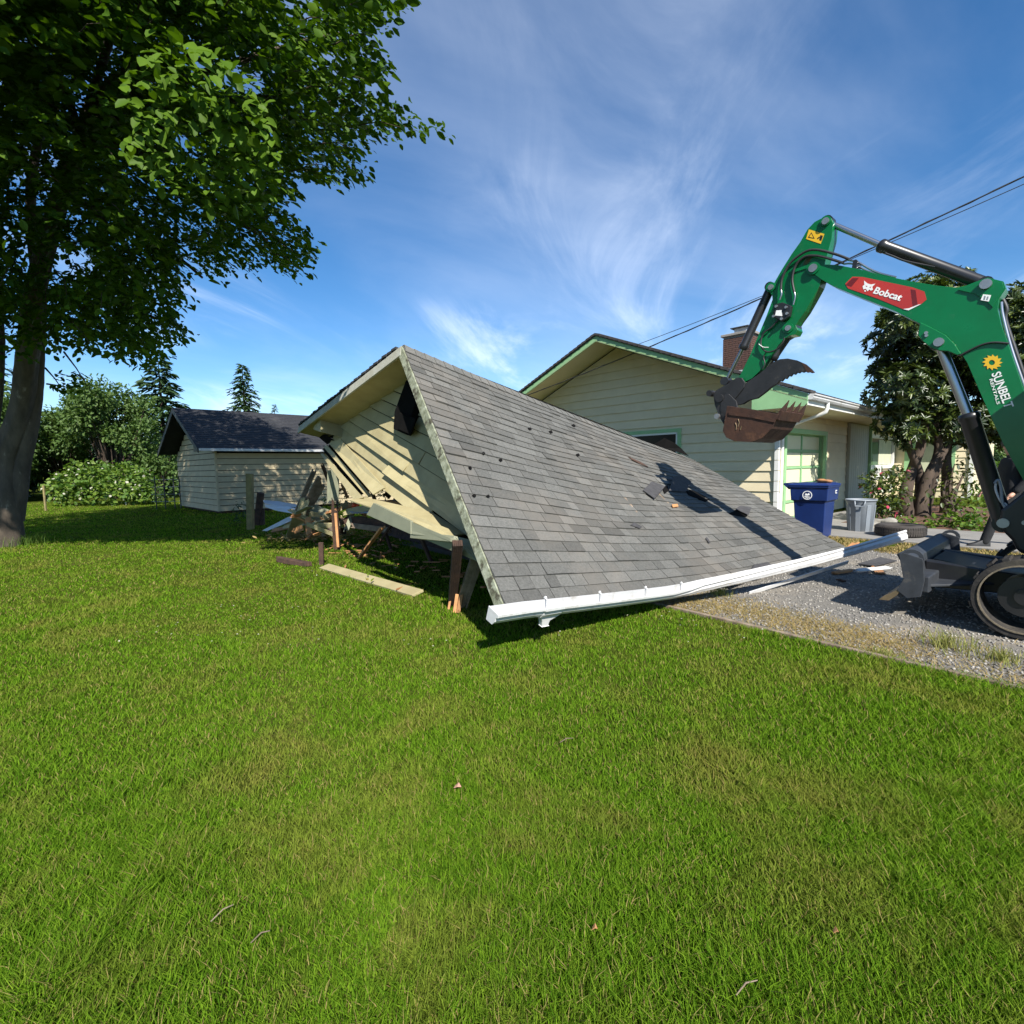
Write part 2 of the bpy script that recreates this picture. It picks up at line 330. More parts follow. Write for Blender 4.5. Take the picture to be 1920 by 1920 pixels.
mat('dark_glass', (0.008, 0.008, 0.008), (0.006, 0.006, 0.006), rough=0.15, spec=0.15)
# glass
m = bpy.data.materials.new('glass'); m.use_nodes = True; p = m.node_tree.nodes['Principled BSDF']
p.inputs['Base Color'].default_value = (0.035, 0.045, 0.05, 1); p.inputs['Roughness'].default_value = 0.03; p.inputs['Specular IOR Level'].default_value = 1.0
p.inputs['IOR'].default_value = 1.9; MAT['glass'] = m

leaf_mat('grass_blade', (0.058, 0.142, 0.007), (0.182, 0.300, 0.020), (1.1, 1.2, 0.3), trans=0.34, rough=0.7, spec=0.03, patch=(0.255, 0.215, 0.056), ps=1.35, plo=0.48, phi=0.78, c3=(0.30, 0.25, 0.09))
leaf_mat('dry_blade', (0.40, 0.285, 0.125), (0.24, 0.205, 0.065), (1.0, 0.95, 0.6), trans=0.25, rough=0.7, spec=0.2)
leaf_mat('pale_blade', (0.17, 0.205, 0.045), (0.33, 0.31, 0.11), (1.0, 1.0, 0.6), trans=0.3, rough=0.7, spec=0.1)
leaf_mat('tree_leaf', (0.022, 0.062, 0.006), (0.085, 0.155, 0.012), (1.5, 1.6, 0.4), trans=0.26, rough=0.55, spec=0.14)
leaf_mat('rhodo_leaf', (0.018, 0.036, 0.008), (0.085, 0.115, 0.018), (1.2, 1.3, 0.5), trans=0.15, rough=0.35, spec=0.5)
leaf_mat('back_leaf', (0.050, 0.100, 0.022), (0.105, 0.165, 0.042), (1.2, 1.3, 0.6), trans=0.3, rough=0.55, spec=0.3)
leaf_mat('conifer_leaf', (0.020, 0.050, 0.018), (0.055, 0.100, 0.032), (1.0, 1.1, 0.6), trans=0.1, rough=0.6, spec=0.3)
leaf_mat('bright_leaf', (0.055, 0.125, 0.020), (0.16, 0.235, 0.035), (1.2, 1.3, 0.5), trans=0.3, rough=0.5, spec=0.3)
leaf_mat('pale_flower', (0.55, 0.54, 0.44), (0.35, 0.36, 0.22), (1, 1, 0.9), trans=0.3, rough=0.8, spec=0.1)
leaf_mat('pink_flower', (0.50, 0.06, 0.11), (0.42, 0.10, 0.13), (1, 0.8, 0.8), trans=0.3, rough=0.8, spec=0.1)

# ------------------------------------------------------------------ foliage
LEAF_T = np.array([[0, 0, 0], [0.30, 0.5, 0.10], [0.68, 0.44, 0.06], [1, 0, -0.05], [0.68, -0.44, 0.06], [0.30, -0.5, 0.10]])
LEAF_Q = np.array([[0, 3, 2, 1], [0, 5, 4, 3]])
LEAF_T9 = np.array([[0, 0, 0], [0.16, 0.30, 0.07], [0.48, 0.50, 0.10], [0.82, 0.30, 0.03], [1, 0, -0.06], [0.82, -0.30, 0.03], [0.48, -0.50, 0.10], [0.16, -0.30, 0.07], [0.5, 0, 0.0]])
LEAF_Q9 = np.array([[0, 8, 2, 1], [8, 4, 3, 2], [0, 7, 6, 8], [8, 6, 5, 4]])
def unit(a): return a / np.maximum(np.linalg.norm(a, axis=1, keepdims=True), 1e-9)
def leaves(name, pos, axis, up, length, wr, m, parent, rnd=None, origin=(0, 0, 0), kind='stuff', fine=False):
    T_, Q_ = (LEAF_T9, LEAF_Q9) if fine else (LEAF_T, LEAF_Q); nv_ = len(T_)
    n = len(pos); a = unit(axis); w = unit(np.cross(up, a)); u = np.cross(a, w)
    L = np.broadcast_to(np.asarray(length, dtype=float), (n,))[:, None, None]
    P = pos[:, None, :] + L * (T_[None, :, 0:1] * a[:, None, :] + wr * T_[None, :, 1:2] * w[:, None, :] + T_[None, :, 2:3] * u[:, None, :])
    verts = P.reshape(-1, 3); quads = (Q_[None] + (np.arange(n) * nv_)[:, None, None]).reshape(-1, 4)
    if rnd is None: rnd = rng.random(n)
    o = fast_mesh(name, verts, quads, m, parent, rnd=np.repeat(rnd, nv_), origin=origin)
    if kind: o['kind'] = kind
    return o
def rdir(n):
    v = rng.normal(size=(n, 3)); return unit(v)
def clusters(centres, radii, per, flat=0.8, shell=0.5):
    """points through the volume of several uneven balls; returns positions and outward directions"""
    P = []; D = []
    for c, r, k in zip(centres, radii, per):
        d = rdir(k); q = rng.random(k) ** shell
        s = np.array([1, 1, flat]); P.append(np.array(c) + d * s * (q * r)[:, None]); D.append(d)
    return np.concatenate(P), np.concatenate(D)
# ================================================================== GROUND
E0 = V((1.7, 5.1, 0)); EA = V((0.63, -0.78, 0)).normalized(); EN = V((0.78, 0.63, 0)).normalized()
def ea(s, a, z=0.0): return E0 + EA * s + EN * a + V((0, 0, z))
def acr(x, y): return (x - E0.x) * EN.x + (y - E0.y) * EN.y
def alo(x, y): return (x - E0.x) * EA.x + (y - E0.y) * EA.y
mat('lawn_soil', (0.060, 0.085, 0.010), (0.042, 0.055, 0.009), scale=3.0, rough=1.0, spec=0.0, bump=1.0, bscale=70, world_co=True, c3=(0.10, 0.085, 0.032), s3=0.85, lo3=0.52, hi3=0.75)
b = MB(); S = 900
b.add([(-S, -S, 0), (S, -S, 0), (S, S, 0), (-S, S, 0)], [(0, 1, 2, 3)])
b.build('ground', 'lawn_soil', origin=(0, 0, 0), kind='structure')
def sheet(name, m, pts, z, kind='structure'):
    b = MB(); P = [V((p.x, p.y, z)) for p in pts]; n = V((0, 0, 0))
    for i in range(len(P)): n += P[i].cross(P[(i + 1) % len(P)])
    if n.z < 0: P = P[::-1]
    b.add(P, [tuple(range(len(P)))]); return b.build(name, m, origin=(0, 0, 0), kind=kind)
sheet('gravel_drive', 'gravel_bed', [ea(-6.5, 0.03), ea(9, 0.03), ea(9, 5.35), ea(2.2, 5.2), ea(1.0, 5.5), ea(-1.0, 5.3), ea(-6.5, 5.3)], 0.004)
# concrete apron with a real thickness, poured in slabs with joints
conc = MB()
apron = tag(bpy.data.objects.new('concrete_drive', None), kind='structure'); put(apron, None, V(ea(0, 8, 0)))
for (s0, s1, a0, a1) in ((-2.55, -0.05, 6.6, 9.05), (-0.03, 2.6, 6.6, 9.05), (2.62, 5.2, 6.6, 9.05), (5.22, 9.0, 6.6, 9.05), (-2.55, -1.62, 9.07, 12.4)):
    b = MB(); b.box((ea((s0 + s1) / 2, (a0 + a1) / 2, 0.02)), EA * ((s1 - s0) / 2), EN * ((a1 - a0) / 2), V((0, 0, 0.02)))
    b.build('slab', 'concrete', apron, bevel=0.006)
# planting bed
sheet('planting_bed', 'soil', [ea(-1.6, 9.1), ea(3.3, 9.1), ea(3.5, 16), ea(-1.6, 16)], 0.03)
# timber edging between lawn and gravel: weathered boards set almost flush
edg = thing('timber_edging', ea(1.0, 0), 'weathered timber edging sunk between green lawn and gravel drive', 'edging')
s = -3.0; k = 0
while s < 5.0:
    L = (1.9, 2.4, 1.6, 2.1)[k % 4]; b = MB()
    wob = 0.012 * math.sin(k * 2.1)
    b.beam(ea(s, 0.0 + wob, 0.004), ea(s + L - 0.02, 0.0 - wob, 0.006), 0.042, 0.05, side=EN)
    b.build('edging_board', 'grey_wood', edg, bevel=0.006); s += L; k += 1

# ---- grass: one mesh of blades, thinner and wider apart with distance
def blades(name, x, y, h, w, m, z0=0.0, lean=0.55, bias=None):
    n = len(x); ang = rng.random(n) * 2 * math.pi; la = rng.random(n) * 2 * math.pi
    lx = np.cos(la) * lean * h * rng.random(n); ly = np.sin(la) * lean * h * rng.random(n)
    if bias is not None: lx = lx + bias[0] * h; ly = ly + bias[1] * h
    cx, cy = np.cos(ang) * w / 2, np.sin(ang) * w / 2
    vz = np.zeros(n) + z0
    P = np.stack([np.stack([x - cx, y - cy, vz], 1), np.stack([x + cx, y + cy, vz], 1),
                  np.stack([x + cx * .8 + lx * .38, y + cy * .8 + ly * .38, vz + h * .58], 1), np.stack([x - cx * .8 + lx * .38, y - cy * .8 + ly * .38, vz + h * .58], 1),
                  np.stack([x + lx, y + ly, vz + h], 1)], 1)
    i0 = (np.arange(n) * 5)[:, None]
    o = fast_mesh(name, P.reshape(-1, 3), i0 + np.array([[0, 1, 2, 3]]), m, rnd=np.repeat(rng.random(n), 5), tris=i0 + np.array([[3, 2, 4]]))
    return o
def vnoise(x, y, sc, seed):
    """cheap smooth value noise"""
    r2 = np.random.default_rng(seed); G = r2.random((64, 64)); u = x * sc + 500; v = y * sc + 500
    i, j = np.floor(u).astype(int), np.floor(v).astype(int); fu, fv = u - i, v - j
    fu = fu * fu * (3 - 2 * fu); fv = fv * fv * (3 - 2 * fv)
    g = lambda a, b_: G[a % 64, b_ % 64]
    return (g(i, j) * (1 - fu) + g(i + 1, j) * fu) * (1 - fv) + (g(i, j + 1) * (1 - fu) + g(i + 1, j + 1) * fu) * fv
GN = 700000
def sample_d(n, d0, d1, p):     # density in depth proportional to d**p
    u = rng.random(n); return (d0 ** (p + 1) + u * (d1 ** (p + 1) - d0 ** (p + 1))) ** (1 / (p + 1))
dn = 180000; d_ = np.concatenate([sample_d(dn, 1.05, 2.2, 1.0), sample_d(GN - dn, 2.2, 27, -1.2)])
x_ = d_ * (rng.random(GN) * 2.24 - 1.12); y_ = d_
A_ = acr(x_, y_); keep = (A_ < 0.02) | ((x_ < -2.6) & (y_ > 10.5)) | ((A_ > 0) & (alo(x_, y_) < -6.0))
keep &= rng.random(GN) > 0.25 * np.clip((vnoise(x_, y_, 1.3, 5) - 0.62) * 5, 0, 1)
x_, y_ = x_[keep], y_[keep]
hh = (0.013 + 0.022 * rng.random(len(x_))) * (0.75 + 0.6 * vnoise(x_, y_, 0.9, 3)) * (1 + 0.5 * (vnoise(x_, y_, 3.7, 9) > 0.8))
hh *= 1 + .30 * np.clip((3.2 - y_) / 1.6, 0, 1) * (.5 + vnoise(x_, y_, 2.3, 55)); hh *= .72 + .55 * vnoise(x_ + .3 * y_, y_ * .25, 2.2, 57)
near_edge = np.clip(1 - np.abs(acr(x_, y_) + 0.15) / 0.3, 0, 1); hh *= 1 + 0.5 * near_edge
ww = 0.0015 + 0.0012 * y_
tag(blades('lawn_grass', x_, y_, hh, ww, 'grass_blade', lean=1.35), 'mown green lawn grass with dry yellowish patches', 'grass', kind='stuff')
# dry strip on the gravel edge, moss and weeds by the concrete
n = 42000; s = rng.random(n) * 7.0 - 2.2; a = 0.03 + np.abs(rng.normal(0.40, 0.36, n)); 
dens = vnoise(s, a, 1.9, 21) * np.clip(1.3 - a, 0, 1); k = rng.random(n) < dens * 1.5 - .1; s, a = s[k], a[k]
x = E0.x + EA.x * s + EN.x * a; y = E0.y + EA.y * s + EN.y * a
tag(blades('dry_grass', x, y, 0.012 + 0.026 * rng.random(len(x)), 0.006 + 0 * x, 'dry_blade', lean=3.0), 'straw coloured dry grass along the gravel edge', 'grass', kind='stuff')
n = 16000; s = rng.random(n) * 9.0 - 2.5; a = 5.2 + 1.5 * rng.random(n); k = vnoise(s, a, 1.1, 31) > 0.28; s, a = s[k], a[k]
x = E0.x + EA.x * s + EN.x * a; y = E0.y + EA.y * s + EN.y * a
tag(blades('mossy_grass', x, y, 0.02 + 0.03 * rng.random(len(x)), 0.014 + 0 * x, 'dry_blade', lean=1.4), 'olive mossy grass between the gravel and the concrete', 'grass', kind='stuff')
# weed tufts in the strip
def tuft(label, px, py, nb, hgt, rad_, m='pale_blade', cat='weed', name='weed_tuft', group=None):
    c = gnd(px, py); n = nb; r = np.abs(rng.normal(0, rad_, n)); t = rng.random(n) * 6.28
    x = c.x + r * np.cos(t); y = c.y + r * np.sin(t); h = hgt * (0.5 + 0.5 * rng.random(n))
    o = blades(name, x, y, h, 0.006 + 0 * x, m, lean=0.9)
    return tag(o, label, cat, kind='stuff')
tuft('tall pale weed tuft beside the excavator track', 1775, 1215, 170, 0.17, 0.11)
tuft('green weed tuft rising by the bend of the white gutter', 1350, 1117, 160, 0.12, 0.07)
tuft('low green weed tuft in the middle of the dry strip', 1655, 1232, 200, 0.07, 0.09)
tuft('small weed tuft at the right edge of the dry strip', 1880, 1242, 140, 0.13, 0.10)
tuft('broad weed at the foot of the forked tree trunk', 45, 1022, 300, 0.30, 0.35, 'bright_leaf')
# gravel: loose stones
n = 26000; s = rng.random(n) * 9.0 - 2.5; a = 0.12 + 5.1 * rng.random(n) ** 1.25
x = E0.x + EA.x * s + EN.x * a; y = E0.y + EA.y * s + EN.y * a
k = (y > 2.2) & (x < 1.12 * y); x, y = x[k], y[k]; n = len(x)
r = 0.006 + 0.011 * rng.random(n) ** 2
OC = np.array([[1, 0, 0], [-1, 0, 0], [0, 1, 0], [0, -1, 0], [0, 0, 1], [0, 0, -1]], float)
OF = np.array([[0, 2, 4], [2, 1, 4], [1, 3, 4], [3, 0, 4], [2, 0, 5], [1, 2, 5], [3, 1, 5], [0, 3, 5]])
P = OC[None] * (r[:, None, None] * (0.7 + 0.6 * rng.random((n, 6, 1)))); th = rng.random(n) * 6.28
c_, s_ = np.cos(th)[:, None], np.sin(th)[:, None]
PX = P[:, :, 0] * c_ - P[:, :, 1] * s_; PY = P[:, :, 0] * s_ + P[:, :, 1] * c_
vv = np.stack([PX + x[:, None], PY + y[:, None], P[:, :, 2] * 0.7 + 0.008], 2).reshape(-1, 3)
o = fast_mesh('gravel', vv, None, 'gravel_stone', tris=(OF[None] + (np.arange(n) * 6)[:, None, None]).reshape(-1, 3), rnd=np.repeat(rng.random(n), 6))
tag(o, 'loose grey crushed gravel on the drive', 'gravel', kind='stuff')

# ================================================================== COLLAPSED GARAGE
A = V((-0.06, 3.97, 0.40)); P = V((-1.37, 6.8, 3.07)); Lp = V((-3.98, 9.8, 2.31))
B = V((5.37, 8.05, 0.07)); R = V((3.80, 10.85, 1.58))
RD = (R - P).normalized()                      # along the ridge
GNORM = (P - A).cross(Lp - A).normalized()     # out of the gable, towards the lawn
if GNORM.dot(CAM - P) < 0: GNORM = -GNORM
def eave(u):
    q = A.lerp(B, u); q.z = A.z + (B.z - A.z) * u - 0.10 * math.sin(math.pi * min(1, u * 1.05)); q.z = max(q.z, 0.05); return q
def ridge(u):
    q = P.lerp(R, u); q.z -= 0.05 * math.sin(math.pi * u); return q
def S0(u, v):
    q = eave(u).lerp(ridge(u), v)
    w = math.sin(math.pi * min(max(u, 0), 1)) * math.sin(math.pi * min(max(v, 0), 1))
    return q + V((0, 0, -0.07 * w + w * (.022 * math.sin(11 * u + 4 * v) + .016 * math.sin(17 * v - 7 * u + 1) + .03 * math.exp(-((u - .72) ** 2 + (v - .45) ** 2) / .006) - .05 * math.exp(-((u - .60) ** 2 + (v - .5) ** 2) / .008))))
def SN(u, v):
    e = 0.01; n = (S0(u + e, v) - S0(u - e, v)).cross(S0(u, v + e) - S0(u, v - e)).normalized()
    return n if n.z > 0 else -n
def uv_of(px, py):
    r = ray(px, py); best = None
    for it in range(3):
        if it == 0: us = np.linspace(0, 1, 41); vs_ = np.linspace(0, 1, 41)
        else:
            du = (us[1] - us[0]); dv = (vs_[1] - vs_[0])
            us = np.linspace(best[1] - du, best[1] + du, 9); vs_ = np.linspace(best[2] - dv, best[2] + dv, 9)
        best = None
        for u in us:
            for v in vs_:
                q = S0(u, v) - CAM; k = q.dot(r) / r.dot(r); e = (q - r * k).length / q.length
                if best is None or e < best[0]: best = (e, u, v)
    return best[1], best[2]
def on_roof(px, py, h=0.0):
    u, v = uv_of(px, py); return S0(u, v) + SN(u, v) * h

gar = thing('collapsed_garage', (0.5, 7.5, 0), 'collapsed wooden garage with its grey shingled roof tipped down onto the lawn', 'garage')
# roof deck
nu, nv = 24, 10; b = MB()
for side in (0, 1):
    vs = []
    for j in range(nv + 1):
        for i in range(nu + 1):
            u, v = i / nu, j / nv
            vs.append(S0(u, v) - SN(u, v) * (0.004 if side == 0 else 0.05))
    fs = [(j * (nu + 1) + i, j * (nu + 1) + i + 1, (j + 1) * (nu + 1) + i + 1, (j + 1) * (nu + 1) + i) for j in range(nv) for i in range(nu)]
    b.add(vs, fs if side == 0 else [f[::-1] for f in fs])
b.build('roof_deck', 'shadow_felt', gar)
# far slope of the roof (turned away from the viewer)
L2 = Lp + (R - P) + V((0, 0, -0.2)); b = MB()
for (p0, p1, p2, p3) in ((P, Lp, L2, R),):
    n_ = (Lp - P).cross(R - P).normalized(); n_ = n_ if n_.z > 0 else -n_
    b.slab([p0, p1, p2, p3], n_ * -0.05)
b.build('rear_roof_deck', 'shadow_felt', gar)
b = MB(); nrm = (Lp - P).cross(R - P).normalized(); nrm = nrm if nrm.z > 0 else -nrm
for k in range(1, 30):
    v0, v1 = k / 30, (k + 1) / 30
    q = [P.lerp(Lp, v0), P.lerp(Lp, v1), R.lerp(L2, v1), R.lerp(L2, v0)]
    jag = -RD * (0.035 + 0.02 * random.random())
    q = [q[0] + jag + nrm * 0.004, q[1] + jag + nrm * 0.018, q[2] + nrm * 0.018, q[3] + nrm * 0.004]
    b.slab(q, nrm * 0.034)
b.build('rear_shingle_courses', 'shed_roofing', gar)
# shingles: 28 courses of uneven tabs; the nearest 300 are pieces of their own
ROWS = 28; Ltot = (B - A).length; tabs = []
for k in range(ROWS):
    v0 = k / ROWS - 0.003; v1 = (k + 1) / ROWS + 0.008; x = -0.012 - (0.0 if k % 2 else 0.08)
    first = True
    while x < Ltot - 0.06:
        w = random.choice((0.13, 0.17, 0.20, 0.25, 0.28, 0.33)); x2 = x + w
        if x2 > Ltot - 0.05: x2 = Ltot + random.uniform(-0.03, 0.03)
        u0, u1 = max(x, -0.012 - random.random() * 0.006) / Ltot, x2 / Ltot
        lam = random.choice((0, 0, 1)); tabs.append((k, u0, u1, v0, v1, lam)); x = x2
holes = [uv_of(*q) for q in ((1300, 926), (1388, 963), (1268, 918))]
def tab_geo(t):
    k, u0, u1, v0, v1, lam = t
    h1 = 0.013 + 0.004 * lam + random.random() * 0.003; h0 = 0.002
    lift = random.random() ** 6 * 0.012; du = 0.0034 / Ltot
    pts = []
    for u in (u0 + du, u1 - du):
        for v, h in ((v0, h1 + lift), (v1, h0)):
            pts.append(S0(u, v) + SN(u, v) * h)
    a, d, b_, c = pts                       # a bottom-left, d top-left, b bottom-right, c top-right
    na = SN(u0, v0) * -(h1 + lift + 0.001)
    vs = [a, b_, c, d, a + na, b_ + na]
    return vs, [(0, 1, 2, 3), (4, 5, 1, 0), (0, 3, 4), (1, 5, 2)]
def tone(t):
    k, u0, u1, v0, v1, lam = t
    return min(1, max(0, random.gauss(0.52, 0.20) - 0.08 * lam))
tabs.sort(key=lambda t: (S0((t[1] + t[2]) / 2, t[3]) - CAM).length / math.sqrt(t[2] - t[1]))
for t in tabs[:300]:
    b = MB(); vs, fs = tab_geo(t); b.add(vs, fs); b.build('shingle', 'shingle', gar, rnd=tone(t))
b = MB(); rr = []
for t in tabs[300:]:
    um, vm = (t[1] + t[2]) / 2, (t[3] + t[4]) / 2
    if any(abs(um - h[0]) < 0.018 and abs(vm - h[1]) < 0.022 for h in holes): continue
    vs, fs = tab_geo(t); b.add(vs, fs); tn = tone(t); rr += [tn] * len(fs)
b.build('far_shingles', 'shingle', gar, rnd=rr, kind='stuff')
# ridge cap: short overlapping shingles bent over the ridge
rn = nrm; kk = 0; u = 0.0
while u < 0.93:
    u1 = min(u + 0.155 / 6.8 + 0.012, 1.0); w = 0.15
    q0, q1 = ridge(u), ridge(u1); d0 = (eave(u) - q0).normalized(); d1_ = (eave(u1) - q1).normalized(); e0 = (Lp - P).normalized()
    n0 = SN(min(u + .01, .98), 0.97)
    b = MB(); h = 0.020
    top = [q0 + d0 * w + n0 * h, q1 + d1_ * w + n0 * (h - .012), q1 + n0 * (h - .008) + V((0, 0, .004)), q0 + n0 * (h + .004) + V((0, 0, .004)), q0 + e0 * w + rn * h, q1 + e0 * w + rn * (h - .012)]
    b.add(top + [p - V((0, 0, .008)) for p in (top[0], top[3], top[4])], [(0, 1, 2, 3), (3, 2, 5, 4), (6, 0, 3, 7), (7, 3, 4, 8)])
    b.build('ridge_shingle', 'shingle', gar, rnd=min(1, random.gauss(0.80, 0.12))); u += 0.150 / 6.8; kk += 1
# rake boards: mossy right edge in two pieces, pale left edge
def rake(p, q, w, t, m, name, inner):
    d = (q - p).normalized(); dn = d.cross(GNORM).normalized()
    if dn.dot(inner - p) < 0: dn = -dn
    b = MB(); b.slab([p, q, q + dn * w, p + dn * w], GNORM * t); return b.build(name, m, gar, bevel=0.004)
cen = (A + P + Lp) / 3
sn = SN(0.02, 0.5)
mA = A.lerp(P, 0.47)
rake(A - (P - A).normalized() * 0.02 - sn * .006, mA - sn * .006, 0.10, 0.022, 'mossy_trim', 'rake_board', cen)
rake(mA + V((0.0, 0, 0)) - sn * .002, P - sn * .002, 0.115, 0.026, 'mossy_trim', 'rake_board', cen)
rake(P - nrm * .004, Lp - nrm * .004, 0.135, 0.030, 'garage_trim', 'rake_board', cen)
# soffits under both overhangs
OV = 0.46
dn = (Lp - P).normalized().cross(GNORM).normalized(); dn = dn if dn.dot(cen - P) > 0 else -dn
b = MB(); b.slab([P + dn * .115, Lp + dn * .115, Lp + dn * .115 + RD * (OV + 0.05), P + dn * .115 + RD * (OV + 0.05)], -dn * 0.015); b.build('soffit', 'garage_siding', gar)
b = MB(); uo = (OV + .05) / Ltot; nn = SN(.03, .5); b.slab([S0(0.001, .02) - nn * .085, S0(uo, .02) - nn * .085, S0(uo, .97) - nn * .085, S0(.001, .97) - nn * .085], nn * 0.012); b.build('soffit', 'garage_siding', gar)
# ---- gable wall in its own tipped frame
g0 = A + RD * OV
E1 = (Lp - A).normalized(); E2 = (P - A) - E1 * (P - A).dot(E1); APX = (P - A).dot(E1); HGT = E2.length; E2.normalize(); CH = (Lp - A).length
GN_ = GNORM
def gw(s, t, o=0.0): return g0 + E1 * s + E2 * t + GN_ * o
def gp(px, py, o=0.0): return on(px, py, g0 + GN_ * o, GNORM)
def st(px, py):
    q = gp(px, py) - g0; return q.dot(E1), q.dot(E2)
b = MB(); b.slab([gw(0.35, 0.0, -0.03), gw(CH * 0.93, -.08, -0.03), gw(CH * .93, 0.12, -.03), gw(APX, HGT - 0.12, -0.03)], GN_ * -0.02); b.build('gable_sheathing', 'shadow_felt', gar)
EXP = 0.19; T0 = 0.20
def siding(s0, s1, t, exp=EXP, o=0.0, m='garage_siding', top=None, name='siding_board', sag0=0.0, sag1=0.0, o0=None, o1=None, seg=1, c0=0.0, c1=0.0):
    """lap board from s0 to s1; the lower edge stands proud; the ends may be lifted off the wall"""
    o0 = o if o0 is None else o0; o1 = o if o1 is None else o1
    b = MB(); vs = []
    for i in range(seg + 1):
        f = i / seg; s = s0 + (s1 - s0) * f; oo = o0 + (o1 - o0) * f; tt = t - (sag0 * (1 - f) + sag1 * f)
        tl = tt; th = tt + exp - 0.015
        s2 = s + c0 * (1 - f) + c1 * f
        vs += [gw(s, tl, oo + 0.040), gw(s2, th, 0.006), gw(s2, th, -0.006), gw(s, tl, oo + 0.028)]
    fs = []
    for i in range(seg):
        a = i * 4; c = a + 4
        for j in range(4): fs.append((a + j, a + (j + 1) % 4, c + (j + 1) % 4, c + j))
    fs += [(3, 2, 1, 0), (seg * 4, seg * 4 + 1, seg * 4 + 2, seg * 4 + 3)]
    # orientation
    b.add(vs, fs); 
    return b.build(name, m, gar)
slope = HGT / APX
def clip(t, extra=0.0): 
    lo = (t + 0.10) / slope + extra; hi = CH - (t + 0.10) / slope - extra; return lo, hi
rows = [-0.09 + EXP * i for i in range(9)][::-1]
for t in rows:
    lo = clip(max(t, 0.0), .10)[0]; hi = clip(max(t, 0.0), .0)[1]; lo = max(lo, 0.10); hi = min(hi, CH - 0.50); ck = (EXP - .015) / slope
    k = round((t + .09) / EXP)
    if k == 0: siding(2.35, hi - .12, t, o0=0.05, o1=0.0, seg=4)
    elif k == 1: siding(1.35, 3.9, t, o0=0.015, o1=0.06, sag1=-.01); siding(3.93, hi - .05, t, o0=0.0, o1=0.0)
    elif k == 2: siding(lo, 3.35, t, o1=0.01, c0=ck); siding(3.33, hi, t, o0=0.035, o1=0.0, c1=-ck)
    elif k == 3: siding(lo, 3.0, t, o1=0.0, c0=ck); siding(3.02, hi, t, o0=0.012, c1=-ck)
    else:
        m_ = min(ck, (hi - lo) / 2 - .01); siding(lo, hi, t, o=0.003 * (k % 2), c0=m_, c1=-m_)
# loose boards fanned off the lower left of the gable (photo pixels on planes in front of the wall)
def px_board(quad, offs, th, m, name, parent=gar, label=None, bevel=0.003, nrm_=None):
    pts = [gp(q[0], q[1], o) for q, o in zip(quad, offs)]
    n_ = (pts[1] - pts[0]).cross(pts[2] - pts[0]).normalized()
    if n_.dot(CAM - pts[0]) < 0: n_ = -n_
    # fan of two triangles kept planar enough by averaging the fourth corner
    b = MB(); vs = pts + [p - n_ * th for p in pts]
    b.add(vs, [(0, 1, 2, 3), (7, 6, 5, 4), (0, 4, 5, 1), (1, 5, 6, 2), (2, 6, 7, 3), (3, 7, 4, 0)])
    o = b.build(name, m, parent, bevel=bevel)
    if label: o['label'] = label
    return o
px_board([(616, 831), (638, 823), (721, 914), (699, 927)], [0.07, 0.06, 0.16, 0.24], 0.024, 'garage_siding', 'loose_board')
px_board([(606, 838), (613, 834), (695, 928), (687, 932)], [0.03, 0.02, 0.12, 0.16], 0.024, 'garage_siding', 'loose_board')
px_board([(600, 850), (606, 850), (681, 933), (663, 937)], [0.10, 0.09, 0.30, 0.34], 0.024, 'garage_siding', 'loose_board')
px_board([(604, 842), (632, 825), (712, 912), (672, 930)], [-.04, -.04, 0.0, 0.02], 0.01, 'shadow_felt', 'torn_felt_or_shade')  # dark sheet standing in for the shade between the loose boards
# folded-out bottom boards lying like a shelf, and the board below them
px_board([(655, 937), (685, 932), (813, 961), (797, 985)], [0.44, 0.20, 0.02, 0.30], 0.02, 'garage_siding', 'folded_board')
px_board([(797, 984), (813, 962), (872, 1000), (846, 1004)], [0.30, 0.03, 0.03, 0.28], 0.02, 'garage_siding', 'folded_board')
px_board([(730, 955), (800, 978), (862, 1003), (846, 1009)], [0.46, 0.36, 0.22, 0.34], 0.018, 'garage_siding', 'folded_board')
px_board([(736, 960), (800, 984), (848, 1008), (842, 1011)], [0.48, 0.40, 0.33, 0.38], 0.018, 'garage_siding', 'folded_board')
px_board([(700, 943), (770, 977), (770, 1002), (687, 965)], [0.52, 0.48, 0.46, 0.50], 0.035, 'sage_board', 'fascia_board')
px_board([(771, 978), (845, 1009), (902, 1022), (770, 1003)], [0.47, 0.40, 0.20, 0.45], 0.035, 'sage_board', 'fascia_board')
px_board([(771, 1001), (850, 1010), (900, 1022), (895, 1053)], [0.46, 0.38, 0.18, 0.24], 0.03, 'sage_board', 'fascia_board')
px_board([(868, 955), (873, 950), (874, 994), (866, 992)], [0.06, 0.05, 0.08, 0.10], 0.03, 'garage_siding', 'trim_splinter')
# boxed eave return at the left corner
q0 = gp(590, 795, OV - 0.02); b = MB()
c4 = [gp(595, 784, OV - .06), gp(601, 784, OV - .06), gp(602, 810, OV - .06), gp(587, 805, OV - .06)]
b.slab(c4, RD * (OV)); b.build('eave_return', 'garage_siding', gar)
# black sheet painting the dark corner behind the return
px_board([(575, 800), (600, 808), (628, 826), (612, 832)], [0.2, 0.1, 0.02, 0.02], 0.02, 'shadow_felt', 'torn_felt_or_shade')
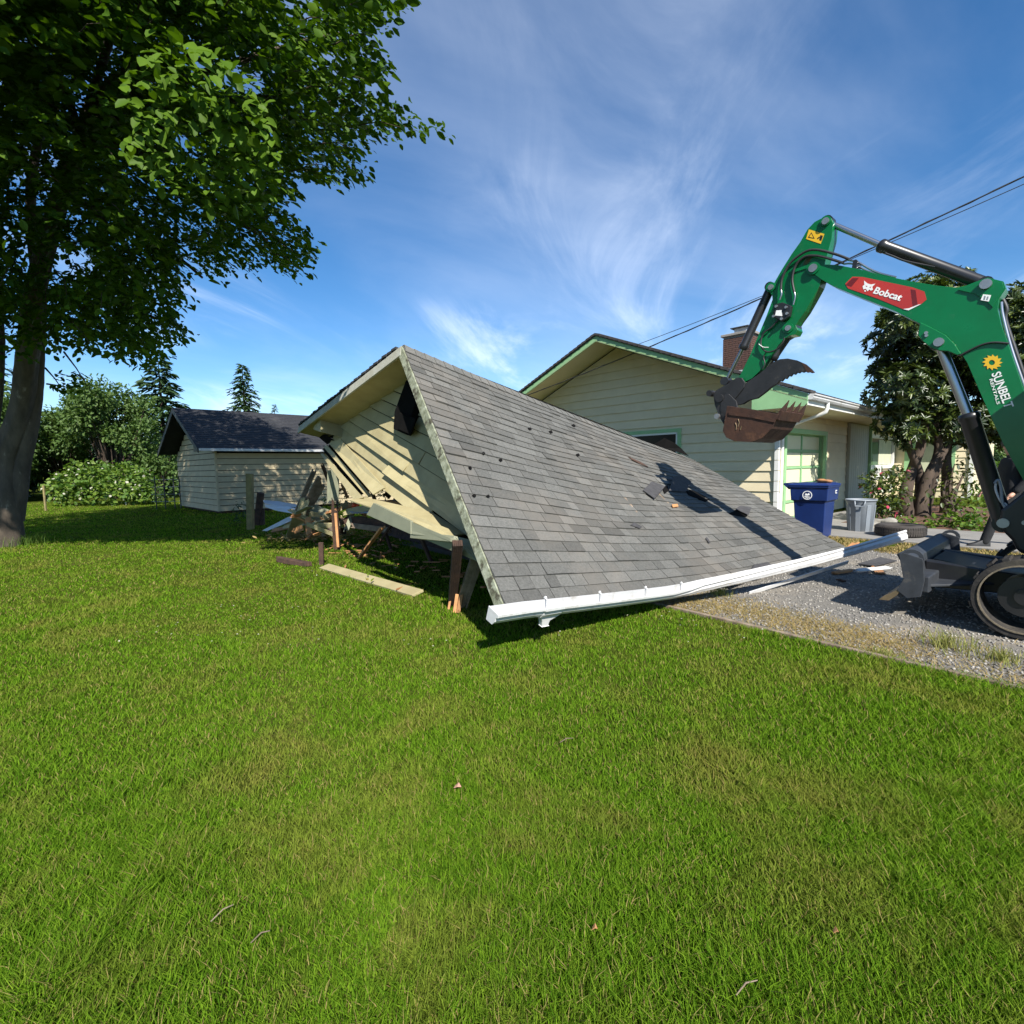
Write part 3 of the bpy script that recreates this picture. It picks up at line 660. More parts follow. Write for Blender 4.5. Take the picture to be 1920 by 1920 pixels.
# black vent hood hanging off the gable near the peak
vt = [gp(773, 716, 0.03), gp(791, 760, 0.03), gp(784, 782, 0.03), gp(771, 818, 0.03), gp(749, 808, 0.03), gp(751, 776, 0.03)]
b = MB(); b.slab(vt, GN_ * 0.10)
b.slab([gp(749, 806, 0.13), gp(772, 816, 0.13), gp(782, 786, 0.13), gp(752, 774, 0.13)], GN_ * 0.03)
b.build('gable_vent', 'shadow_felt', gar, bevel=0.012)
def jag_beam(name, p, q, w, t, m, parent=None, side=None, n=5, jag=.18, both=False, label=None, cat=None, bevel=.003):
    p, q = V(p), V(q); d = (q - p).normalized(); side = V(side) if side is not None else d.cross(V((0, 0, 1)))
    side = (side - d * side.dot(d)).normalized(); nn = d.cross(side); b = MB(); x = -w / 2
    ws = [random.uniform(.6, 1.4) for _ in range(n)]; tot = sum(ws)
    for i in range(n):
        wi = w * ws[i] / tot; x0, x1 = x + .0004, x + wi - .0004; x = x1 + .0004
        e0, e1 = random.uniform(0, jag), random.uniform(0, jag); s0, s1 = (random.uniform(0, jag), random.uniform(0, jag)) if both else (0, 0)
        tt = t / 2 * random.uniform(.9, 1.0); te = tt * random.uniform(.25, .9)
        vs = [p + d * s0 + side * x0 - nn * tt, p + d * s1 + side * x1 - nn * tt, p + d * s1 + side * x1 + nn * tt, p + d * s0 + side * x0 + nn * tt,
              q - d * e0 + side * x0 - nn * te, q - d * e1 + side * x1 - nn * te, q - d * e1 + side * x1 + nn * tt, q - d * e0 + side * x0 + nn * tt]
        b.add(vs, [(3, 2, 1, 0), (4, 5, 6, 7), (0, 1, 5, 4), (1, 2, 6, 5), (2, 3, 7, 6), (3, 0, 4, 7)])
    return b.build(name, m, parent, bevel=bevel, label=label, cat=cat)
# interior: studs, wall plates and rafters left in the dark under the roof
def beam_(name, p, q, w, t, m, parent, side=None, bevel=0.004, tw=0.0, label=None, cat=None, group=None):
    b = MB(); b.beam(p, q, w, t, side, tw); o = b.build(name, m, parent, bevel=bevel)
    return tag(o, label, cat, group)
for f in (0.12, 0.26, 0.40, 0.54, 0.68, 0.82):
    u = f; beam_('rafter', S0(u, 0.03) - SN(u, .5) * 0.11, S0(u, 0.97) - SN(u, .5) * 0.11, 0.04, 0.12, 'grey_wood', gar, side=RD)
for f in (0.3, 0.55, 0.8):
    q = A.lerp(Lp, f) + RD * (OV + 0.25); beam_('stud', q + V((0, 0, -0.05)), V((q.x + 0.4, q.y + 0.3, 0.02)), 0.09, 0.04, 'dark_wood', gar)
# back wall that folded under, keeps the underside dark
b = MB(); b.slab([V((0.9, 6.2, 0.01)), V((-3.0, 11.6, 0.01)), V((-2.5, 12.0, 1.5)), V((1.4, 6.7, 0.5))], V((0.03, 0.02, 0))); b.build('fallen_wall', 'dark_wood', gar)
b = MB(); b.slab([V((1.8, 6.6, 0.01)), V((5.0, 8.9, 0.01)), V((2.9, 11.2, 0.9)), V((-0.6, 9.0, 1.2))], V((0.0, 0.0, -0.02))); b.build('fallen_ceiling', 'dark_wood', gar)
# broken corner posts under the near corner
jag_beam('broken_post', at(858, 1018, 4.75), gnd(848, 1138, -.01), 0.095, 0.08, 'dark_wood', gar, side=(1, .2, 0), jag=.10)
jag_beam('broken_post', at(900, 1030, 4.95), gnd(862, 1143, -.01), 0.12, 0.09, 'grey_wood', gar, side=(1, .1, 0), jag=.16)
for (x0, y0, x1, y1, w) in ((846, 1118, 842, 1140, .025), (858, 1112, 853, 1146, .035), (869, 1095, 860, 1146, .04)):
    p1 = gnd(x1, y1 + 1); p0 = at(x0, y0, p1.y + 0.01); b = MB(); b.beam(p0 + V((0, -.045, 0)), p1 + V((0, -.045, 0.002)), w, 0.02, side=(1, 0, 0.1)); b.build('splinter', 'raw_wood', gar, bevel=0.003)
# holes and flaps torn into the roof
def flap(pxs, hs, m='torn_shingle', name='torn_shingle', th=0.006):
    pts = [on_roof(x, y, h) for (x, y), h in zip(pxs, hs)]
    c = sum(pts, V((0, 0, 0))) / len(pts); n_ = (pts[1] - pts[0]).cross(pts[2] - pts[0]).normalized(); n_ = n_ if n_.z > 0 else -n_
    b = MB(); vs = pts + [p - n_ * th for p in pts]; k = len(pts)
    tri = tessellate_polygon([pts]); fs = []
    for t_ in tri: fs += [t_, tuple(i + k for i in t_[::-1])]
    fs += [(i, i + k, (i + 1) % k + k, (i + 1) % k) for i in range(k)]
    b.add(vs, fs); return b.build(name, m, gar)
flap([(1203, 922), (1219, 907), (1240, 920), (1224, 940)], [0.03, 0.05, 0.09, 0.05])
flap([(1252, 923), (1255, 903), (1272, 903), (1290, 912), (1284, 925)], [0.03, 0.10, 0.13, 0.10, 0.03])
flap([(1282, 918), (1300, 922), (1330, 938), (1322, 943), (1290, 930)], [0.022] * 5, 'shadow_felt', 'torn_hole')
flap([(1240, 915), (1250, 912), (1252, 922), (1244, 928)], [0.024] * 4, 'shadow_felt', 'torn_hole')
flap([(1366, 965), (1382, 957), (1402, 962), (1398, 971), (1380, 969)], [0.022] * 5, 'shadow_felt', 'torn_hole')
flap([(1376, 959), (1384, 955), (1404, 960), (1400, 971)], [0.05, 0.07, 0.09, 0.06])
flap([(1225, 835), (1240, 827), (1262, 831), (1275, 843), (1290, 857), (1270, 853), (1245, 842)], [0.02, 0.20, 0.18, 0.12, 0.03, 0.05, 0.03], 'shadow_felt', 'torn_felt_or_shade')
flap([(1355, 1081), (1380, 1087), (1412, 1083), (1378, 1096)], [0.025, 0.05, 0.03, 0.025], 'shadow_felt', 'torn_hole')
flap([(1412, 1062), (1435, 1060), (1450, 1068), (1425, 1082), (1405, 1074)], [0.03, 0.06, 0.03, 0.03, 0.04])
flap([(1180, 988), (1186, 983), (1202, 991), (1198, 994)], [0.03] * 4)
flap([(1320, 1012), (1323, 1010), (1330, 1020), (1327, 1021)], [0.03] * 4)
for (x, y) in ((705 + 270, 0),) and ((905, 852), (937, 865), (1031, 812), (1082, 855), (913, 933), (887, 932), (1074, 800), (880, 880), (992, 806)):
    flap([(x - 4, y - 1), (x + 1, y - 3), (x + 4, y + 1), (x, y + 3)], [0.022] * 4, 'shadow_felt', 'nail_hole', 0.004)
flap([(1257, 950), (1268, 949), (1270, 954), (1259, 955)], [0.04] * 4, 'raw_wood', 'wood_chip', 0.012)
flap([(1176, 859), (1200, 869), (1214, 878), (1204, 875), (1183, 864)], [0.03] * 5, 'dark_wood', 'wood_chip', 0.008)
# ================================================================== FALLEN GUTTER
gut = thing('rain_gutter', gnd(1300, 1110), 'long bent white rain gutter along the fallen roof edge', 'gutter')
out_ = V((0.55, -0.80, 0)).normalized()
path = []
for i in range(9):
    u = -0.03 + 0.36 * i / 8; q = eave(max(u, 0)) + (B - A).normalized() * (min(u, 0) * Ltot)
    path.append(q + out_ * 0.05 + V((0, 0, -0.035)))
q_end = at(1690, 1012, 6.35); q_b = path[-1]
for f in (0.06, 0.25, 0.5, 0.75, 1.0): path.append(q_b.lerp(q_end, f) + V((0, 0, -0.03 * math.sin(math.pi * f))))
# K-shaped open trough, profile (outward, up)
prof_out = [(0.0, 0.075), (0.0, -0.03), (0.075, -0.03), (0.100, 0.0), (0.100, 0.03), (0.128, 0.045), (0.128, 0.066), (0.116, 0.066), (0.116, 0.060)]
prof = [(0.0, 0.078), (0.0, -0.030), (0.078, -0.030), (0.104, 0.004), (0.106, 0.034), (0.130, 0.048), (0.130, 0.068), (0.114, 0.068),
        (0.114, 0.064), (0.126, 0.064), (0.126, 0.050), (0.102, 0.037), (0.100, 0.006), (0.076, -0.026), (0.004, -0.026), (0.004, 0.078)]
b = MB(); k = len(path); m_ = len(prof); vs = []
for i, p in enumerate(path):
    d = (path[min(i + 1, k - 1)] - path[max(i - 1, 0)]).normalized(); o_ = d.cross(V((0, 0, 1))).normalized(); u_ = o_.cross(d).normalized()
    tilt = rad(-16) if i < 7 else rad(-16 + 9 * (i - 7)); ca, sa = math.cos(tilt), math.sin(tilt)
    oo = o_ * ca + u_ * sa; uu = u_ * ca - o_ * sa
    vs += [p + oo * x + uu * y for x, y in prof]
fs = [(i * m_ + j, i * m_ + (j + 1) % m_, (i + 1) * m_ + (j + 1) % m_, (i + 1) * m_ + j) for i in range(k - 1) for j in range(m_)]
b.add(vs, fs); b.build('trough', 'white_metal', gut)
g_d = (path[1] - path[0]).normalized(); g_o = g_d.cross(V((0, 0, 1))).normalized(); g_u = g_o.cross(g_d).normalized()
ca, sa = math.cos(rad(-16)), math.sin(rad(-16)); g_oo = g_o * ca + g_u * sa; g_uu = g_u * ca - g_o * sa
def gpt(p, x, y): return p + g_oo * x + g_uu * y
cap = [gpt(path[0], x, y) for x, y in ((-.004, 0.08), (-.004, -0.034), (0.08, -0.034), (0.108, 0.002), (0.110, 0.034), (0.134, 0.048), (0.134, 0.070))]
b = MB(); b.slab(cap, g_d * -0.012); b.build('end_cap', 'white_metal', gut, bevel=0.002)
jn = path[0].lerp(path[2], 0.75)
b = MB(); b.slab([gpt(jn, x, y) for x, y in ((0.082, -0.036), (0.110, 0.0), (0.112, 0.034), (0.137, 0.048), (0.137, 0.071), (0.128, 0.071), (0.128, 0.05), (0.104, 0.037), (0.102, 0.004), (0.078, -0.032))], g_d * 0.20); b.build('joint_sleeve', 'white_metal', gut)
on_c = path[0].lerp(path[2], 0.80); b = MB()
w0 = [gpt(on_c + g_d * s, x, -0.033) for s, x in ((-0.02, 0.01), (0.22, 0.01), (0.22, 0.075), (-0.02, 0.075))]
w1 = [gpt(on_c + g_d * s, x, -0.085) for s, x in ((0.015, 0.018), (0.105, 0.018), (0.105, 0.07), (0.015, 0.07))]
w2 = [gpt(on_c + g_d * s, x, -0.135) for s, x in ((0.03, 0.022), (0.10, 0.022), (0.10, 0.066), (0.03, 0.066))]
b.add(w0 + w1 + w2, [(0, 1, 5, 4), (1, 2, 6, 5), (2, 3, 7, 6), (3, 0, 4, 7), (4, 5, 9, 8), (5, 6, 10, 9), (6, 7, 11, 10), (7, 4, 8, 11), (11, 10, 9, 8)]); b.build('downspout_outlet', 'white_metal', gut, bevel=0.006)
for s in (0.34, 0.98, 1.62, 2.2):
    i = s / Ltot; q = eave(i) + out_ * 0.05 + V((0, 0, -0.035)); b = MB()
    b.tube([gpt(q, 0.002, 0.085), gpt(q, 0.02, 0.092), gpt(q, 0.06, 0.072), gpt(q, 0.118, 0.062)], [0.006, 0.006, 0.005, 0.005], 6); b.cyl(gpt(q, -0.004, 0.09), gpt(q, 0.006, 0.10), 0.012, 8)
    b.build('hanger_strap', 'white_metal', gut)
# drip edge and a strip of white flashing under the right half
b = MB(); p0, p1 = eave(0.0), eave(0.36); n0 = SN(0.1, 0.05)
b.beam(p0 + out_ * 0.01 - n0 * 0.012, p1 + out_ * 0.01 - n0 * 0.012, 0.055, 0.004, side=(S0(0.1, 0.1) - S0(0.1, 0))); b.build('drip_edge', 'white_metal', gut)
b = MB(); b.beam(at(1404, 1113, 5.72), at(1590, 1054, 6.45), 0.05, 0.012, side=(0.2, -0.3, 1)); b.build('flashing_strip', 'white_metal', gut, bevel=0.002)

# ================================================================== DEBRIS
def plank(name, p, q, w, t, m, label, cat, side=None, tw=0.0, bevel=0.004):
    if w < .05 or 'flat' in label: return beam_(name, p, q, w, t, m, None, side, bevel, tw, label, cat)
    return jag_beam(name, p, q, w, t, m, None, side, 4, min(.16, (V(p) - V(q)).length * .18), True, label, cat)
plank('fascia_plank', gnd(608, 1062, 0.03), gnd(784, 1113, 0.03), 0.16, 0.03, 'garage_siding', 'pale cream plank lying flat on the grass below the gable', 'plank', side=(0.8, 0.6, 0.25))
plank('rotten_timber', gnd(516, 1048, 0.05), gnd(583, 1058, 0.05), 0.10, 0.09, 'dark_wood', 'short rotten dark timber lying in the grass left of the pale plank', 'timber')
plank('leaning_plank', at(625, 876, 9.35), at(624, 950, 9.45), 0.21, 0.025, 'sage_board', 'grey green painted plank end standing upright above the debris', 'plank', side=(1, 0.1, 0))
jag_beam('broken_stake', gnd(632, 1031), at(626, 932, 9.35), 0.115, 0.09, 'dark_wood', None, (1, .2, 0), 6, .35, False, 'splintered dark upright post under the grey green plank', 'post')
plank('splinter_strip', at(634, 1026, 9.2), at(629, 962, 9.2), 0.045, 0.02, 'raw_wood', 'pale split strip on the right of the splintered upright post', 'splinter', side=(1, 0, 0))
plank('broken_stud', at(606, 895, 9.9), at(564, 970, 10.1), 0.23, 0.05, 'grey_wood', 'wide weathered stud leaning left against the upright plank', 'stud', side=(0.8, 0.2, 0.5))
plank('leaning_plank', at(603, 868, 9.7), at(617, 905, 9.9), 0.06, 0.04, 'dark_wood', 'dark splintered stud top behind the upright grey green plank', 'stud', side=(1, 0, 0))
plank('pale_plank', at(574, 932, 9.8), at(563, 968, 9.8), 0.17, 0.02, 'garage_siding', 'short cream board end tilted beside the leaning stud', 'plank', side=(1, 0.1, 0.2))
plank('pale_plank', at(562, 966, 10.2), gnd(546, 1011), 0.25, 0.022, 'garage_siding', 'cream board propped on end in front of the debris pile', 'plank', side=(1, 0.2, 0.1))
plank('raw_stud', gnd(508, 996, 0.03), at(620, 972, 10.4), 0.09, 0.05, 'raw_wood', 'long fresh orange stud lying low across the debris pile', 'stud', side=(0, 0.5, 1))
plank('raw_stud', at(632, 955, 10.2), at(668, 945, 10.0), 0.09, 0.05, 'raw_wood', 'short pinkish broken stud behind the upright post', 'stud', side=(0, 0.5, 1))
plank('raw_stud', at(628, 925, 9.6), at(648, 912, 9.5), 0.05, 0.03, 'raw_wood', 'orange splinter beside the upright grey green plank', 'splinter')
plank('raw_stud', at(690, 940, 9.7), at(770, 948, 9.2), 0.09, 0.05, 'raw_wood', 'reddish stud lying behind the folded siding boards', 'stud', side=(0, 0.5, 1))
plank('raw_stud', at(722, 935, 8.9), at(738, 912, 9.0), 0.12, 0.06, 'dark_wood', 'dark red broken stud standing behind the folded siding boards', 'stud', side=(1, 0.2, 0))
plank('raw_stud', at(720, 985, 7.9), gnd(672, 1048), 0.07, 0.035, 'raw_wood', 'thin fresh stud slanting down to the grass under the gable', 'stud', side=(1, 0.4, 0.3))
plank('splintered_stud', at(745, 968, 8.3), at(708, 1020, 8.3), 0.10, 0.04, 'dark_wood', 'dark stud slanting behind the fresh thin one under the gable', 'stud')
plank('splintered_stud', at(699, 1012, 8.2), gnd(676, 1047), 0.03, 0.02, 'raw_wood', 'needle thin splinter beside the slanting fresh stud', 'splinter')
plank('broken_stud', at(590, 880, 10.3), at(545, 985, 10.6), 0.09, 0.05, 'grey_wood', 'thin weathered stud behind the wide leaning one', 'stud', side=(0.8, 0.2, 0.5))
plank('broken_stud', at(640, 905, 10.2), at(652, 935, 10.0), 0.06, 0.04, 'raw_wood', 'orange broken lath behind the weeds in the debris', 'lath', side=(1, 0, 0))
plank('wall_board', at(566, 985, 10.5), at(690, 972, 9.3), 0.12, 0.03, 'dark_wood', 'long dark board lying under the debris pile', 'board', side=(0, .4, 1))
plank('wall_board', at(640, 975, 9.6), at(765, 985, 8.6), 0.14, 0.03, 'dark_wood', 'dark board in the shade behind the slanting studs', 'board', side=(0, .4, 1))
plank('wall_board', at(590, 968, 10.6), at(612, 990, 10.2), 0.16, 0.02, 'garage_siding', 'small cream siding piece low in the debris pile', 'board', side=(0, .6, 1))
plank('raw_stud', at(655, 962, 9.7), at(720, 955, 9.3), 0.05, 0.03, 'raw_wood', 'thin orange lath lying behind the fascia board', 'lath', side=(0, .5, 1))
plank('siding_piece', at(530, 985, 10.9), at(590, 975, 10.3), 0.17, 0.02, 'garage_siding', 'cream siding length lying low at the front of the pile', 'board', side=(0, .5, .8))
plank('siding_piece', at(575, 948, 10.2), at(622, 966, 9.8), 0.16, 0.02, 'sage_board', 'grey green board tilted across the middle of the pile', 'board', side=(0, .6, .8))
plank('siding_piece', at(640, 962, 9.5), at(700, 950, 9.2), 0.13, 0.02, 'garage_siding', 'cream board behind the orange plastic scrap', 'board', side=(0, .5, .9))
plank('raw_stud', at(548, 978, 10.7), at(575, 940, 10.4), 0.09, 0.05, 'raw_wood', 'fresh stud leaning at the left of the pile', 'stud', side=(1, .2, .2))
plank('raw_stud', at(590, 985, 10.0), at(628, 968, 9.7), 0.08, 0.05, 'raw_wood', 'short fresh stud at the foot of the splintered post', 'stud', side=(0, .5, 1))
plank('raw_stud', at(655, 985, 9.2), at(735, 995, 8.4), 0.09, 0.05, 'grey_wood', 'weathered stud lying in the shade under the fascia board', 'stud', side=(0, .5, 1))
# crumpled sheet metal
def sheet_metal(quad, ds, m, label, name='metal_sheet', th=0.006):
    pts = [at(x, y, d) for (x, y), d in zip(quad, ds)]; n_ = (pts[1] - pts[0]).cross(pts[2] - pts[0]).normalized(); b = MB(); k = len(pts)
    tri = tessellate_polygon([pts]); vs = pts + [p - n_ * th for p in pts]; fs = []
    for t_ in tri: fs += [t_, tuple(i + k for i in t_[::-1])]
    fs += [(i, i + k, (i + 1) % k + k, (i + 1) % k) for i in range(k)]
    b.add(vs, fs); return b.build(name, m, None, label=label, cat='sheet metal')
sheet_metal([(496, 946), (540, 950), (566, 957), (562, 965), (520, 958), (498, 951)], [11.2, 11.0, 10.6, 10.3, 10.8, 11.1], 'white_metal', 'crumpled white metal gutter piece on the left of the debris')
sheet_metal([(493, 938), (520, 940), (566, 948), (566, 952), (530, 950), (496, 944)], [11.4, 11.5, 11.0, 10.9, 11.2, 11.3], 'dull_metal', 'dark edged bent metal strip above the crumpled gutter')
sheet_metal([(492, 995), (540, 970), (557, 964), (557, 972), (530, 984), (500, 996)], [11.35, 10.9, 10.7, 10.5, 10.8, 11.2], 'dull_metal', 'grey metal sheet sloping to the ground left of the debris')
sheet_metal([(651, 957), (690, 956), (700, 962), (660, 963)], [9.5, 9.4, 9.2, 9.2], 'dull_metal', 'small bluish metal piece behind the fascia board')
# orange bit of plastic
b = MB()
for (x, y, r) in ((664, 948, .05), (668, 953, .04), (671, 947, .035)): b.lathe(at(x, y, 9.45), (0.2, 0.1, 1), [(0.001, -r), (r * .8, -r * .6), (r, 0), (r * .7, r * .7), (0.001, r)], 9)
b.build('plastic_scrap', 'orange_plastic', None, label='bright orange plastic scrap in the middle of the debris', cat='scrap')
for i in range(26):
    c = at(random.uniform(555, 690), random.uniform(950, 1005), random.uniform(9.3, 10.3)); c.z = max(c.z, .06)
    d = V((random.gauss(0, 1), random.gauss(0, .8), random.gauss(0, .45))).normalized(); L_ = random.uniform(.15, .45)
    lm_ = random.choice(('raw_wood', 'raw_wood', 'grey_wood', 'garage_siding', 'garage_siding', 'sage_board', 'dark_wood')); ln_ = {'raw_wood': 'orange bare', 'grey_wood': 'weathered grey', 'garage_siding': 'cream painted', 'sage_board': 'grey green painted', 'dark_wood': 'dark brown'}[lm_]
    o = jag_beam('broken_lath', c - d * L_, c + d * L_, random.uniform(.05, .12), random.uniform(.015, .04), lm_, None, (random.gauss(0, 1), random.gauss(0, 1), random.gauss(0, 1)), 3, .08, True, 'short %s lath jumbled in the debris pile left of the gable' % ln_, 'lath'); o['group'] = '%s laths in the debris pile' % ln_
# small splinters strewn on the grass under the gable
b = MB()
for i in range(85):
    c = V((random.gauss(-2.3, 1.0), 0, 0)); c.y = 6.0 - 1.15 * (c.x + .6) + random.gauss(.9, .6); c.z = random.uniform(.02, .06)
    d = V((random.gauss(0, 1), random.gauss(0, 1), random.gauss(0, .15))).normalized(); L_ = random.uniform(.03, .15); b.beam(c - d * L_, c + d * L_, random.uniform(.01, .035), random.uniform(.006, .02))
b.build('splinters', 'raw_wood', None, kind='stuff', label='loose wood splinters strewn under the broken gable', cat='splinters')
# rubble heap under the pile
n = 700; c = gnd(575, 1012); x = c.x + rng.normal(0, 0.55, n) + 0.2; y = c.y + rng.normal(0, 0.35, n) + .25; z = np.abs(rng.normal(0.05, 0.05, n))
o = leaves('wood_chips', np.stack([x, y, z], 1), rdir(n) * np.array([1, 1, .3]), rdir(n) + np.array([0, 0, 1.0]), 0.05 + 0.08 * rng.random(n), 0.35, 'dry_blade', None)
tag(o, 'reddish wood chips and bark rubble under the debris pile', 'rubble')
# stub of the old fence line by the debris
b = MB(); b.beam(gnd(470, 993), at(468, 888, gnd(470, 993).y), 0.15, 0.13, side=(1, 0, 0)); b.build('fence_post', 'post_wood', None, bevel=0.012, label='square yellowish wooden post standing left of the debris', cat='post')
b = MB(); b.beam(gnd(482, 985), at(489, 924, gnd(482, 985).y - .1), 0.16, 0.12, side=(1, 0, 0)); b.beam(gnd(493, 985), at(492, 953, gnd(493, 985).y), 0.09, 0.09, side=(1, 0, 0)); b.build('old_stump', 'dark_wood', None, bevel=0.01, label='dark weathered leaning post right of the yellowish post', cat='post')
b = MB(); b.beam(gnd(603, 1060), at(602, 1017, gnd(603, 1060).y), 0.07, 0.05, side=(1, 0, 0)); b.build('stake', 'dark_wood', None, bevel=0.006, label='low dark upright bar in the grass above the pale plank', cat='stake')  # solid dark bar added in place of a dark strip on the grass
# scraps at the far tip of the roof
plank('tip_board', gnd(1600, 1070, 0.06), gnd(1672, 1064, 0.06), 0.05, 0.02, 'white_metal', 'white trim board on the gravel past the roof tip', 'board', side=(0, 1, 0.8))
plank('tip_scrap', gnd(1640, 1062, 0.03), gnd(1652, 1076, 0.03), 0.11, 0.02, 'raw_wood', 'orange wood splinter on the gravel by the white trim board', 'splinter')
plank('tip_scrap', gnd(1590, 1030, 0.10), at(1606, 1016, gnd(1600, 1040).y), 0.10, 0.02, 'raw_wood', 'reddish torn board sticking up at the roof tip', 'splinter')
plank('tip_scrap', gnd(1560, 1075, 0.03), gnd(1600, 1068, 0.05), 0.08, 0.03, 'raw_wood', 'brown broken lath under the raised gutter end', 'splinter')
plank('tip_scrap', gnd(1570, 1086, 0.02), gnd(1585, 1090, 0.02), 0.05, 0.02, 'dark_wood', 'small dark chip on the shaded gravel below the gutter', 'splinter')
b = MB(); pts = [gnd(1608, 1058, .03), gnd(1650, 1046, .06), gnd(1682, 1052, .02), gnd(1640, 1062, .03)]; b.slab(pts, V((0, 0, .012))); b.build('roofing_scrap', 'torn_shingle', None, label='torn piece of dark roofing behind the raised gutter end', cat='shingle')

# ================================================================== HOUSE
C0 = V((6.34, 12.3, 0)); D1 = V((0.7315, 0.682, 0)).normalized(); FO = V((D1.y, -D1.x, 0))      # D1 along the garage-door wall, FO out of it
def hw(t, f, z): return C0 + D1 * t + FO * f + V((0, 0, z))
house = thing('house', hw(4, -2, 0), 'cream lap sided house with mint green trim behind the fallen garage', 'house')
HW = 9.2; RZ, SL = 5.16, 0.404; RID = -HW / 2
def roof_z(f): return RZ - SL * abs(f - RID)
def lap(p0, p1, q0, q1, out, name='siding_board', m='house_siding', parent=house, pr=0.034):
    """p0,p1 bottom ends, q0,q1 top ends"""
    b = MB(); o = V(out); vs = [p0 + o * (pr + .002), p1 + o * (pr + .002), q1 + o * .004, q0 + o * .004, p0, p1, q1 - o * .004, q0 - o * .004]
    fs = [(0, 1, 2, 3), (7, 6, 5, 4), (4, 5, 1, 0), (1, 5, 6, 2), (2, 6, 7, 3), (3, 7, 4, 0)]
    if (p1 - p0).cross(q0 - p0).dot(o) < 0: fs = [f[::-1] for f in fs]
    b.add(vs, fs); return b.build(name, m, parent)
# gable wall: core then boards
GOUT = -D1
core = MB(); core.slab([hw(0, 0, 0), hw(0, 0, roof_z(0) - .2), hw(0, RID, RZ - .2), hw(0, -HW, roof_z(-HW) - .2), hw(0, -HW, 0)], D1 * 0.12); core.build('gable_wall', 'house_siding', house)
EX = 0.25; z = 0.28
WIN = (-2.55, -4.4, 1.75, 2.35)      # basement style window in the gable wall: f range, z range
while z < RZ - 0.45:
    z1 = z + EX + 0.025
    def ext(zz): 
        k = (RZ - 0.22 - zz) / SL; return min(0, RID + k), max(-HW, RID - k)
    a0, a1 = ext(z + .02); b0, b1 = ext(min(z1, RZ - .3)); 
    a0 = min(a0, b0 + .6) if b0 < 0 else a0; a1 = max(a1, b1 - .6) if b1 > -HW else a1
    if z1 > WIN[2] - .05 and z < WIN[3] + .05:
        lap(hw(0, a0, z), hw(0, WIN[0] + .10, z), hw(0, b0, z1), hw(0, WIN[0] + .10, z1), GOUT); lap(hw(0, WIN[1] - .10, z), hw(0, a1, z), hw(0, WIN[1] - .10, z1), hw(0, b1, z1), GOUT)
    else: lap(hw(0, a0, z), hw(0, a1, z), hw(0, b0, z1), hw(0, b1, z1), GOUT)
    z += EX
w_ = MB(); w_.slab([hw(-.03, WIN[0], WIN[2]), hw(-.03, WIN[1], WIN[2]), hw(-.03, WIN[1], WIN[3]), hw(-.03, WIN[0], WIN[3])], D1 * .02)
gwin = w_.build('gable_window', 'dark_glass', house)
for (f0, f1, z0, z1) in ((WIN[0] + .1, WIN[1] - .1, WIN[3], WIN[3] + .1), (WIN[0] + .1, WIN[1] - .1, WIN[2] - .1, WIN[2]), (WIN[0] + .1, WIN[0], WIN[2], WIN[3]), (WIN[1], WIN[1] - .1, WIN[2], WIN[3])):
    b = MB(); b.box(hw(-.025, (f0 + f1) / 2, (z0 + z1) / 2), FO * (abs(f0 - f1) / 2), D1 * .04, V((0, 0, (z1 - z0) / 2))); b.build('window_trim', 'mint_trim', gwin, bevel=.004)
for (f0, f1, z0, z1) in ((WIN[0], WIN[0] - .05, WIN[2], WIN[3]), (WIN[0], WIN[1], WIN[3] - .05, WIN[3])):
    b = MB(); b.box(hw(-.035, (f0 + f1) / 2, (z0 + z1) / 2), FO * (abs(f0 - f1) / 2), D1 * .02, V((0, 0, (z1 - z0) / 2))); b.build('sash', 'window_white', gwin)
# garage-door wall
Z = V((0, 0, 1)); WT = 2.68
core = MB(); core.slab([hw(.12, 0, 0), hw(.5, 0, 0), hw(.5, 0, WT), hw(.12, 0, WT)], FO * -.12)
core.slab([hw(.5, 0, 2.25), hw(3.5, 0, 2.25), hw(3.5, 0, WT), hw(.5, 0, WT)], FO * -.12)
core.slab([hw(3.5, 0, 0), hw(8.05, 0, 0), hw(8.05, 0, WT), hw(3.5, 0, WT)], FO * -.12)
core.slab([hw(8.05, 0, 0), hw(12.6, 0, 0), hw(12.6, 0, .8), hw(8.05, 0, .8)], FO * -.12)
core.slab([hw(8.05, 0, 2.3), hw(12.6, 0, 2.3), hw(12.6, 0, WT), hw(8.05, 0, WT)], FO * -.12)
core.build('front_wall', 'house_siding', house)
z = 0.28
while z < WT - .05:
    z1 = min(z + EX + .025, WT)
    lap(hw(-.03, 0, z), hw(.38, 0, z), hw(-.03, 0, z1), hw(.38, 0, z1), FO)
    if z > 2.28: lap(hw(.38, 0, z), hw(3.62, 0, z), hw(.38, 0, z1), hw(3.62, 0, z1), FO)
    lap(hw(3.62, 0, z), hw(5.75, 0, z), hw(3.62, 0, z1), hw(5.75, 0, z1), FO); z += EX
# foundation band and vent
b = MB(); b.box(hw(.19, .01, .14), D1 * .22, FO * .02, Z * .14); b.build('foundation', 'concrete', house)
b = MB(); b.box(hw(.20, .025, .52), D1 * .13, FO * .02, Z * .22); b.build('foundation_vent', 'dull_metal', house)
